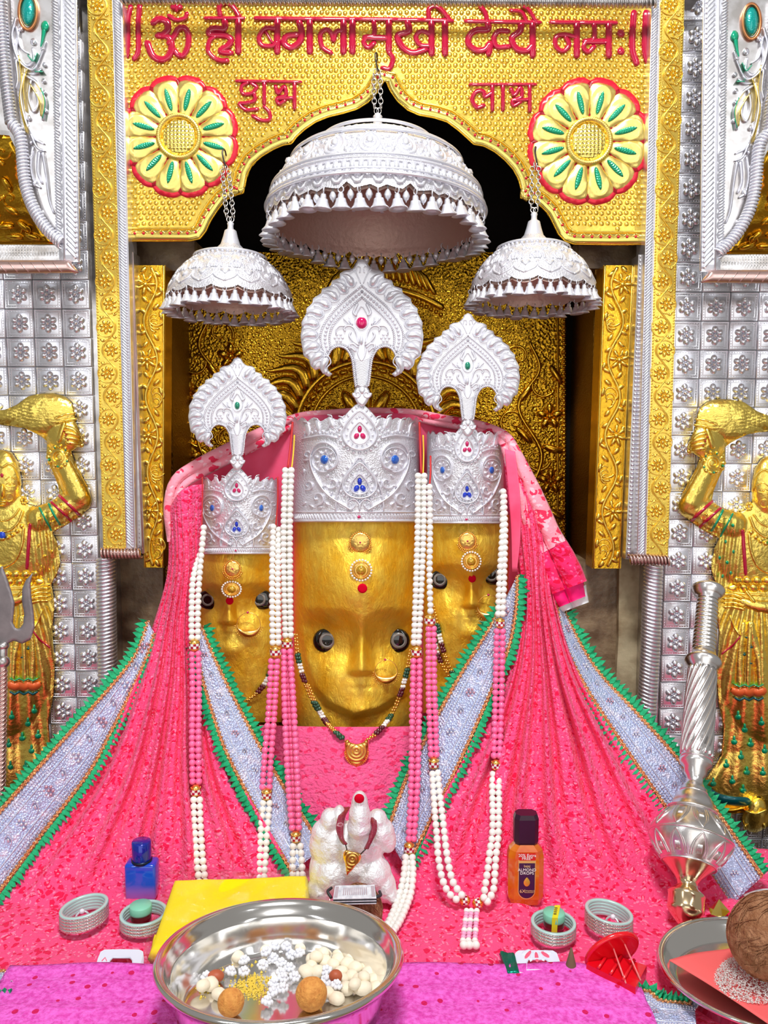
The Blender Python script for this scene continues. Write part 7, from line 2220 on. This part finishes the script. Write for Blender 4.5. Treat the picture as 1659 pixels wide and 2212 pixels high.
def rect(x0, x1, z0, z1, y=yl, th=.0004, arch=False):
    X0, X1, Z0, Z1 = ob.x + x0 * so, ob.x + x1 * so, ob.z + z0 * Hb, ob.z + z1 * Hb
    pts = [(X0, Z1), (X1, Z1)]
    if arch:
        cx_, r = (X0 + X1) / 2, (X1 - X0) / 2
        pts += [(cx_ + r * math.cos(a), Z0 + r - r * math.sin(a)) for a in np.linspace(0, PI, 17)]
    else: pts += [(X1, Z0), (X0, Z0)]
    n = len(pts)
    return np.array([(x, y, z) for x, z in pts] + [(x, y + th, z) for x, z in pts]), [tuple(range(n))[::-1], tuple(range(n, 2 * n))] + [(i, (i + 1) % n, (i + 1) % n + n, i + n) for i in range(n)]
obj('label_red', rect(-17, 18, .78, .90), mat('label_red', (.65, .01, .01), 0, .4), t, False)
obj('label_gold', rect(-18.5, 18.5, .13, .785, yl + .0002, arch=True), mat('label_gold', (.80, .50, .16), .4, .4), t, False)
obj('label_plum', rect(-17, 17, .15, .735, yl - .0001, arch=True), mat('label_plum', (.05, .008, .06), 0, .4), t, False)
WPR = mat('white_print', (.9, .88, .85), 0, .5); GPR = mat('gold_print', (.85, .6, .3), .2, .4)
def LM(x, zf): return Matrix.Translation((ob.x + x * so, yl - .0006, ob.z + zf * Hb)) @ Euler((PI / 2, 0, 0)).to_matrix().to_4x4()
label_text(t, '20% Extra', .0062, LM(0, .866), WPR); label_text(t, 'FREE*', .0062, LM(0, .815), WPR)
label_text(t, 'bajaj', .0052, LM(0, .69), GPR); label_text(t, 'ALMOND', .0062, LM(0, .625), WPR, sx=1.0); label_text(t, 'DROPS', .0058, LM(0, .57), WPR, sx=1.1)
label_text(t, '6X', .0070, LM(-9, .27), GPR); label_text(t, 'VITAMIN E', .0031, LM(6, .275), GPR, sx=1.0); label_text(t, 'NOURISHMENT', .0019, LM(6, .250), GPR)
dr0 = tear(0, 0, .0046, .0075, .0062, 24)
obj('oil_drop_print', (np.array([(ob.x + x, yl - .0005, ob.z + .42 * Hb - y) for x, y in dr0] + [(ob.x, yl - .0014, ob.z + .42 * Hb)]), [((i + 1) % 24, i, 24) for i in range(24)]), mat('drop_gold', (.9, .55, .08), .6, .25), t)

# ---- bangles and little jars
BNG = mat('bangle_enamel', (.46, .70, .66), .1, .3, coat=.4)
GLT = mat('bangle_glitter', (.62, .58, .42), .8, .3, bmp=('hammer', 900, 1, .002), var=((.85, .85, .9), 500))
def bangles(label, px, py, rpx, n, tilt=(0, 0, 0)):
    c = VZ(px, py, ALT + .004)
    r = rpx * scale_at(c)
    t = thing('bangle_set', label, 'bangles', c)
    hh = .0045
    for k in range(n):
        M = Matrix.Translation(c + Vector((0, 0, .001 + k * hh))) @ Euler(tilt).to_matrix().to_4x4()
        last = k == n - 1 or k == 0
        pr = [(r * .86, 0), (r * .985, 0), (r, hh * .25), (r, hh * .75), (r * .985, hh * .98), (r * .86, hh * .98), (r * .85, hh * .5), (r * .86, 0)]
        o = obj('bangle', xf(lathe(pr, 64), M), BNG, t)
        if not (k == n - 1):
            obj('glitter_band', xf(lathe([(r * 1.0, hh * .15), (r * 1.012, hh * .5), (r * 1.0, hh * .85)], 64), M), GLT, o)
        else:
            obj('glitter_band', xf(lathe([(r * .99, hh * .1), (r * 1.008, hh * .3), (r * 1.0, hh * .5)], 64), M), GLT, o)
    return c, r
bangles('stack of pale green glitter bangles at the far left', 183, 1990, 51, 5, (-.03, -.13, 0))
bangles('stack of pale green bangles around the jar at the left', 311, 1998, 50, 4, (0.0, .0, 0))
bangles('stack of pale blue bangles around the jar at the right', 1195, 2018, 48, 4, (0, 0, 0))
bangles('stack of pale green glitter bangles nearest the red mirror case', 1314, 2002, 51, 5, (-.03, .13, 0))
JAR = mat('dark_red_jar', (.13, .003, .008), 0, .1, coat=.8)
LID = mat('mint_lid', (.22, .60, .42), 0, .45)
def jar(label, px, py, tape):
    c = VZ(px, py, ALT + .004)
    s = scale_at(c)
    t = thing('small_jar', label, 'jar', c)
    r = 22 * s
    obj('jar_body', xf(lathe([(0, 0), (r * .95, 0), (r, .002), (r, .016), (r * .9, .018), (0, .018)], 32), Matrix.Translation(c)), JAR, t)
    obj('lid', xf(lathe([(0, .016), (r * 1.04, .016), (r * 1.07, .018), (r * 1.06, .026), (r * 1.0, .0275), (0, .0275)], 40), Matrix.Translation(c)), LID, t)
    if tape:
        pts = [(-.3, -1.085, .004), (-.3, -1.085, .0265), (.25, 1.0, .0282), (.25, 1.0, .0282)]
        yt = mat('yellow_tape', (.75, .68, .02), 0, .4)
        p = [np.array([c.x + x * r, c.y + y * r, c.z + z]) for x, y, z in ((-.45, -1.06, .004), (-.4, -1.06, .0275), (-.1, -.2, .0286), (.28, 1.0, .0284))]
        q = [a + np.array([r * .55, 0.0, 0.0]) for a in p]
        v = np.array(p + q)
        obj('tape', thicken((v, [(0, 4, 5, 1), (1, 5, 6, 2), (2, 6, 7, 3)]), .0003), yt, t, False)
        obj('tape_print', join(*[box((c.x - .02 * r + k * r * .10, c.y - .55 * r + k * r * .33, c.z + .0290), (r * .28, r * .10, .0003)) for k in range(4)]), DARK, t, False)
jar('dark red jar with a plain mint lid inside bangles at the left', 305, 1994, False)
jar('dark red jar with mint lid and yellow tape inside bangles at the right', 1196, 2010, True)
def trinket(label, px, py, ang):
    c = VZ(px, py, ALT + .01)
    t = thing('finger_ring', label, 'ring', c)
    a = np.linspace(0, 2 * PI, 24, endpoint=False)
    M = Matrix.Translation(c) @ Euler((1.1, 0, ang)).to_matrix().to_4x4()
    obj('hoop', xf(tube(np.stack([.009 * np.cos(a), .009 * np.sin(a), 0 * a], 1), .0016, 8, closed=True), M), SILVER, t)
    obj('stone', xf(sphere(.004, 8, 6, (0, .009, .001)), M), mat('crystal', (.85, .82, .9), 0, .05, coat=1), t)
trinket('silver ring with a clear stone lying inside the far left bangles', 178, 1984, .4)
trinket('silver ring with a clear stone lying inside the bangles by the mirror case', 1322, 1996, -.6)
obj_ = None

# ---- printed cards with windows, green sachet
CARD = mat('white_card', (.74, .78, .92), 0, .6)
PNKP = mat('pink_print', (.85, .12, .22), 0, .5)
def card(label, px0, px1, py0, py1, skew=0, lotus=False):
    z = ALT + .012
    t = thing('window_card', label, 'card', PZ((px0 + px1) / 2, py1, z).tolist())
    mz = lambda x, y, h=0.0: PZ(x, y, z) + np.stack(np.broadcast_arrays(0 * np.asarray(x, float), 0 * np.asarray(x, float), np.asarray(h, float) * .0006), -1)
    W_, Hh = px1 - px0, py1 - py0
    pt = lambda u, v: (px0 + u * W_ + skew * (1 - v), py0 + v * Hh)
    out = [pt(.12, 0), pt(.5, -.02), pt(.88, 0), pt(.96, .12), pt(1.0, .5), pt(1.02, 1.1), pt(-.02, 1.1), pt(0, .5), pt(.04, .12)]
    hole = [pt(.32, .42), pt(.7, .42), pt(.76, .6), pt(.78, .98), pt(.24, .98), pt(.27, .6)]
    obj('card_sheet', relief(out, lambda x, y, d: 0 * x + 1, 5, mz, 2, holes=[hole]), CARD, t, False)
    obj('window_rim', stroke(hole, 2.5, 2.5, lambda x, y, h=0: mz(x, y, np.asarray(h) + 1), closed=True, k=5), CARD, t)
    if lotus:
        for k in range(7):
            a = PI * (k + .5) / 7
            cx_, cy_ = pt(.52, .02)
            obj('lotus_print', blob(cx_ + 24 * math.cos(a), cy_ + 13 * math.sin(a), 12, 4.5, a * .9, 1.2, lambda x, y, h=0: mz(x, y, np.asarray(h) + 1), 8, 3), PNKP if k % 2 else CARD, t)
    else:
        obj('printed_mark', stroke([pt(.10, .62), pt(.16, .45), pt(.20, .62)], 2.2, 1.5, lambda x, y, h=0: mz(x, y, np.asarray(h) + 1), k=4), PNKP, t)
card('white card with a cut window behind the mat at the left', 208, 308, 2052, 2092, 6)
card('white card with a lotus print and cut window behind the mat at the right', 1114, 1212, 2054, 2098, -6, True)
gs = [PZ(1078, 2052, ALT + .014), PZ(1112, 2056, ALT + .014), PZ(1124, 2108, ALT + .010), PZ(1096, 2108, ALT + .010)]
go = pad([np.array(q) for q in gs], ALT + .004, ALT + .014, mat('green_foil', (.0, .20, .13), .6, .3, bmp=('noise', 60, .6, .004)), 'green_sachet', None, 18, .0006)
tag(go, 'green foil sachet beside the lotus card', 'sachet')
cn = VZ(1233, 2100, ALT + .006)
tag(obj('incense_cone', xf(lathe([(0, 0), (.0085, 0), (.0075, .006), (.004, .02), (.0012, .032), (0, .033)], 20), Matrix.Translation(cn)), mat('incense', (.16, .11, .06), 0, .9)), 'small brown incense cone beside the lotus card', 'incense cone')

# ---- red mirror case
RED_PL = mat('red_plastic', (.72, .003, .012), 0, .2, coat=.5)
t = thing('mirror_case', 'red plastic mirror case standing half open at the edge of the mat', 'case', VZ(1320, 2110))
z = ALT
b0, b1, b2, b3 = PZ(1266, 2108, z + .006), PZ(1372, 2160, z + .006), PZ(1396, 2112, z + .006), PZ(1290, 2075, z + .006)
def hexa(bot, hgt):
    a = np.array(bot); return np.concatenate([a, a + np.array([0, 0, hgt])]), [(3, 2, 1, 0), (4, 5, 6, 7), (0, 1, 5, 4), (1, 2, 6, 5), (2, 3, 7, 6), (3, 0, 4, 7)]
obj('case_base', hexa([b0, b1, b2, b3], .016), RED_PL, t, False)
for k in range(3):
    s = .25 + .25 * k
    p0, p1 = b0 * (1 - s) + b1 * s, b3 * (1 - s) + b2 * s
    obj('case_rib', tube(np.array([p0 + [0, 0, .018], p1 + [0, 0, .018]]), .0022, 6), RED_PL, t)
# tilted oval lid
l0, l1 = np.array(PZ(1264, 2072, z + .024)), np.array(P(1366, 2016, float(PZ(1366, 2060, z + .03)[1])))
ax = (l1 - l0); ln = np.linalg.norm(ax); ax /= ln
dn = np.array([.35, .35, -.85]); dn -= ax * dn.dot(ax); dn /= np.linalg.norm(dn)
nn = np.cross(ax, dn)
a = np.linspace(0, 2 * PI, 40, endpoint=False)
mid_ = (l0 + l1) / 2 + dn * .012
ring = mid_ + np.outer(np.cos(a) * ln / 2, ax) + np.outer(np.sin(a) * .026, dn)
v = np.concatenate([ring + nn * .003, ring - nn * .003])
obj('lid', (v, [tuple(range(40)), tuple(range(79, 39, -1))] + [(i, (i + 1) % 40, (i + 1) % 40 + 40, i + 40) for i in range(40)]), RED_PL, t, False)
obj('lid_rim', tube(ring, .0035, 8, closed=True), RED_PL, t)
for px_, qx, qy in ((1322, 1352, 2112), (1346, 1384, 2106)):
    p0 = P(px_, 2040 if px_ < 1330 else 2032, float(mid_[1])); p1 = PZ(qx, qy + 12, z + .022)
    obj('hinge_rod', tube(np.array([p0, p1]), .0011, 6), mat('pink_rod', (.8, .2, .2), 0, .2, coat=.5), t)

# ---- silver mace
def silver_mace():
    t = thing('silver_mace', 'tall silver mace leaning against the right wall', 'mace', VZ(1478, 2003))
    bot, top = np.array(VZ(1478, 2004, ALT + .004)), P(1531, 1256, 1.43)
    axm = top - bot
    Lm = np.linalg.norm(axm)
    prof = [(2004, 3), (2000, 12), (1985, 26), (1971, 36), (1966, 39), (1960, 38), (1938, 38), (1932, 40), (1926, 34), (1918, 24), (1912, 21), (1905, 22), (1895, 28), (1882, 40), (1872, 50), (1868, 56), (1864, 58), (1850, 70), (1832, 80), (1818, 86), (1812, 87), (1806, 85), (1790, 77), (1770, 62), (1756, 50), (1752, 50), (1748, 46), (1738, 42), (1722, 37), (1712, 27), (1704, 27), (1700, 22), (1690, 17), (1680, 17), (1672, 23), (1660, 24), (1652, 33), (1646, 34), (1640, 32), (1632, 31)]
    prof += [(1632 - k * 18, 31 - k * .45) for k in range(1, 11)]
    prof += [(1446, 27), (1440, 31), (1432, 38), (1426, 38), (1420, 30), (1412, 25)]
    for k in range(14):
        y = 1408 - k * 8.2
        prof += [(y, 24.5 - k * .15), (y - 3, 24.0 - k * .15), (y - 4.6, 20.6 - k * .15), (y - 6.2, 24.0 - k * .15)]
    prof += [(1292, 21), (1288, 27), (1278, 35), (1273, 35), (1268, 28), (1264, 14), (1258, 10), (1253, 4), (1251, 0)]
    rows = []
    for (y, r) in prof:
        # position along the axis whose image row is y
        lo, hi = -0.05, 1.05
        for _ in range(30):
            md = (lo + hi) / 2
            q = bot + axm * md - np.array([0, 0, CZ])
            yy = IH / 2 - F * (q[1] * _s + q[2] * _c) / (q[1] * _c - q[2] * _s)
            if yy > y: lo = md
            else: hi = md
        q = bot + axm * md
        rows.append((r * scale_at(q.tolist()), md * Lm))
    M = axes(bot.tolist(), axm.tolist())
    brass = [(0.0001, rows[0][1])] + rows[:16]
    obj('foot', xf(lathe(brass, 48), M), mat('pale_brass', (.82, .62, .38), 1, .18), t)
    obj('bulb', xf(lathe(rows[15:28], 64), M), SILVER_M, t)
    obj('neck', xf(lathe(rows[27:42], 48), M), SILVER_M, t)
    obj('grip', xf(lathe(rows[40:], 48), M), SILVER_M, t)
    # twisted shaft
    z0, z1 = rows[39][1], rows[50][1]
    g = []
    for k in range(14):
        a0 = k * 2 * PI / 14
        s = np.linspace(0, 1, 26)
        zz = z0 + (z1 - z0) * s
        rr = np.interp(zz, [z0, z1], [rows[39][0], rows[50][0]])
        aa = a0 + s * 2.6
        g.append(tube(np.stack([rr * np.cos(aa), rr * np.sin(aa), zz], 1), .0030, 6))
    tag(obj('shaft_twist', xf(join(*g), M), SILVER_M, t), kind='stuff')
    # engraved lotus petals on the bulb
    def onb(z, a):
        r = np.interp(z, [q[1] for q in rows[14:30]], [q[0] for q in rows[14:30]])
        return (r * 1.005 * math.cos(a), r * 1.005 * math.sin(a), z)
    zu0, zu1 = rows[21][1], rows[24][1]
    zl0, zl1 = rows[16][1], rows[19][1]
    for k in range(10):
        a = k * 2 * PI / 10 - PI / 2
        for (za, zb_, sg) in ((zu1, zu0, 1), (zl0, zl1, 1)):
            g = []
            for w in (.26, .19):
                pts = [onb(za + (zb_ - za) * q, a + w * (1 - q ** 2.2) * s) for s, q in [(-1, x) for x in np.linspace(0.05, 1, 8)] + [(1, x) for x in np.linspace(.9, .05, 7)]]
                g.append(tube(crom(np.array(pts), 3), .0011, 5))
            for w in np.linspace(-.1, .1, 5):
                g.append(tube(np.array([onb(za + (zb_ - za) * q, a + w * (1 - q)) for q in (.15, .35, .5)]), .0008, 4))
            obj('lotus_petal', xf(join(*g), M), SILVER_M, t)
    for i in (20, 25, 15, 38, 29):
        r, zz = rows[i]
        a = np.linspace(0, 2 * PI, 60, endpoint=False)
        obj('ring_rib', xf(tube(np.stack([r * 1.005 * np.cos(a), r * 1.005 * np.sin(a), np.full(60, zz)], 1), .0015, 6, closed=True), M), SILVER_M, t)
    return t
SILVER_M = mat('silver_polished', (.80, .77, .76), 1, .27, bmp=('noise', 60, .12, .003))
silver_mace()

# ---- trident at the left
TRI = mat('dull_iron', (.33, .30, .31), .6, .45, var=((.24, .22, .23), 30))
DTr = 1.33
mT = plane(DTr)
t = thing('iron_trident', 'grey iron trident on a twisted shaft at the left edge', 'trident', V(4, 1780, DTr))
hl = [(5, 1222), (14, 1245), (24, 1275), (32, 1302), (30, 1325), (28, 1345), (34, 1357), (42, 1358), (50, 1348), (52, 1325), (47, 1296), (48, 1272), (55, 1254), (71, 1237), (66, 1260), (68, 1290), (74, 1330), (75, 1357), (66, 1382), (48, 1391), (30, 1384), (14, 1392)]
obj('prongs', relief(hl + [(8 - x, y) for x, y in hl[::-1]], bev(5, 3), 4, mT, 5), TRI, t)
sh0, sh1 = P(7, 1390, DTr), P(0, 1800, 1.25)
axs = sh1 - sh0
pth = [sh0 + axs * q for q in np.linspace(0, 1, 40)]
obj('collar', join(sphere(13 * DTr / F, 14, 9, sh0 + axs * .012, (1, 1, .8)), sphere(15 * DTr / F, 14, 9, sh0 + axs * .10), tube(np.array(pth[:6]), 9 * DTr / F, 12)), SILVER_OLD, t)
obj('shaft', tube(np.array(pth[4:]), 8.5 * DTr / F, 12), PINK_SILVER, t)
g = []
Ls = np.linalg.norm(axs); Msh = axes(sh0.tolist(), axs.tolist())
for k in range(4):
    s = np.linspace(.14, 1, 160); aa = s * 70 + k * PI / 2
    g.append(tube(np.stack([8.5 * DTr / F * np.cos(aa), 8.5 * DTr / F * np.sin(aa), s * Ls], 1), 2.2 * DTr / F, 5))
obj('shaft_twist', xf(join(*g), Msh), PINK_SILVER, t)

# ---- thali at the right with napkin, rice and coconut
tc = PZ(1648, 2094, ALT + .03)
Rt = 216 * scale_at(tc.tolist())
MT = Matrix.Translation(Vector(tc.tolist())) @ Euler((math.radians(-4), 0, 0)).to_matrix().to_4x4()
th_ = thing('steel_thali', 'shallow steel plate with napkin and coconut at the lower right edge', 'plate', VZ(1648, 2110))
obj('plate', xf(lathe([(0, -.022), (.80 * Rt, -.022), (.85 * Rt, -.019), (.92 * Rt, -.004), (.97 * Rt, .001), (1.0 * Rt, 0), (.995 * Rt, -.003), (.93 * Rt, -.007), (.86 * Rt, -.023), (0, -.025)], 80), MT), STEEL, th_)
ar = np.linspace(0, 2 * PI, 80, endpoint=False)
obj('rim', xf(tube(np.stack([Rt * .99 * np.cos(ar), Rt * .99 * np.sin(ar), np.full(80, -.0005)], 1), .0028, 6, closed=True), MT), STEEL, th_)
NAP = mat('coral_paper', (.88, .13, .13), 0, .7)
zn = ALT + .024
na = [PZ(1446, 2060, zn), PZ(1600, 2022, zn + .004), PZ(1760, 2080, zn + .004), PZ(1720, 2190, zn), PZ(1560, 2150, zn)]
n_ = 24
u, v = np.meshgrid(np.linspace(0, 1, n_), np.linspace(0, 1, n_))
A_, B_, C_, D_ = (np.array(q) for q in (na[0], na[1], na[2], PZ(1660, 2196, zn)))
nap = (1 - u)[..., None] * ((1 - v)[..., None] * A_ + v[..., None] * D_) + u[..., None] * ((1 - v)[..., None] * B_ + v[..., None] * C_)
nap[..., 2] = tc[2] - .0155 + .002 * np.sin(u * 5 + v * 3)
tag(obj('paper_napkin', thicken((nap.reshape(-1, 3), grid_faces(n_, n_)), .0012), NAP), 'coral pink paper napkin lying in the steel plate', 'napkin')
RICE = mat('rice', (.88, .87, .84), 0, .5)
g = []
rc = np.array(PZ(1640, 2112, zn))
gr = np.array([(0, 0, -1), (.35, .2, 0), (-.35, .2, 0), (0, -.4, 0), (0, 0, 1)])
gf = [(0, 2, 1), (0, 3, 2), (0, 1, 3), (4, 1, 2), (4, 2, 3), (4, 3, 1)]
for k in range(3600):
    a = rng.random() * 2 * PI; q = math.sqrt(rng.random())
    p = PZ(1640 + 96 * q * math.cos(a), 2112 + 56 * q * math.sin(a), tc[2] - .012)
    hgt = .016 * (1 - q ** 2) * rng.random() ** .35
    M = Euler((rng.random() * 6, rng.random() * 6, rng.random() * 6)).to_matrix()
    g.append(((gr * np.array([.0011, .0011, .0026])) @ np.array(M).T + p + np.array([0, 0, hgt]), gf))
tag(obj('rice_heap', join(*g), RICE), 'heap of white rice on the coral napkin', 'rice', kind='stuff')
cc2 = np.array(PZ(1664, 2022, ALT + .075))
coconut('brown fibrous coconut standing on the rice in the steel plate', cc2.tolist(), .047, (.55, -.2, 1))
nt_ = thing('folded_banknote', 'folded pale banknote tucked on the coconut at the right edge', 'banknote', P(1640, 1945, .98).tolist())
u, v = np.meshgrid(np.linspace(0, 1, 14), np.linspace(0, 1, 8))
A_, B_, C_, D_ = (np.array(q) for q in (P(1605, 1934, 1.0), P(1700, 1918, 1.0), P(1700, 1975, .96), P(1650, 1965, .955)))
nn_ = (1 - u)[..., None] * ((1 - v)[..., None] * A_ + v[..., None] * D_) + u[..., None] * ((1 - v)[..., None] * B_ + v[..., None] * C_)
nn_[..., 2] += .004 * np.sin(u * 4 + v)
obj('note_sheet', thicken((nn_.reshape(-1, 3), grid_faces(14, 8)), .0005), NOTE, nt_)
obj('note_fold', thicken((nn_.reshape(-1, 3) + np.array([.002, .001, -.003]), grid_faces(14, 8)), .0005), NOTE, nt_)
# gold foil twist beside the mace
gt = VZ(1552, 1974, ALT + .004)
v = np.array([(0, 0, .022), (-.014, -.008, .004), (.0, -.014, .002), (.014, -.004, .006), (.010, .010, .004), (-.008, .010, .003), (-.018, .004, .016), (.018, -.012, .018)]) + np.array(gt)
tag(obj('gold_foil_scrap', (v, [(0, 1, 2), (0, 2, 3), (0, 3, 4), (0, 4, 5), (0, 5, 1), (1, 6, 5), (2, 7, 3), (1, 2, 3, 4, 5)]), GOLD_BRIGHT, None, False), 'crumpled gold foil scrap between the mace and the coconut', 'foil')
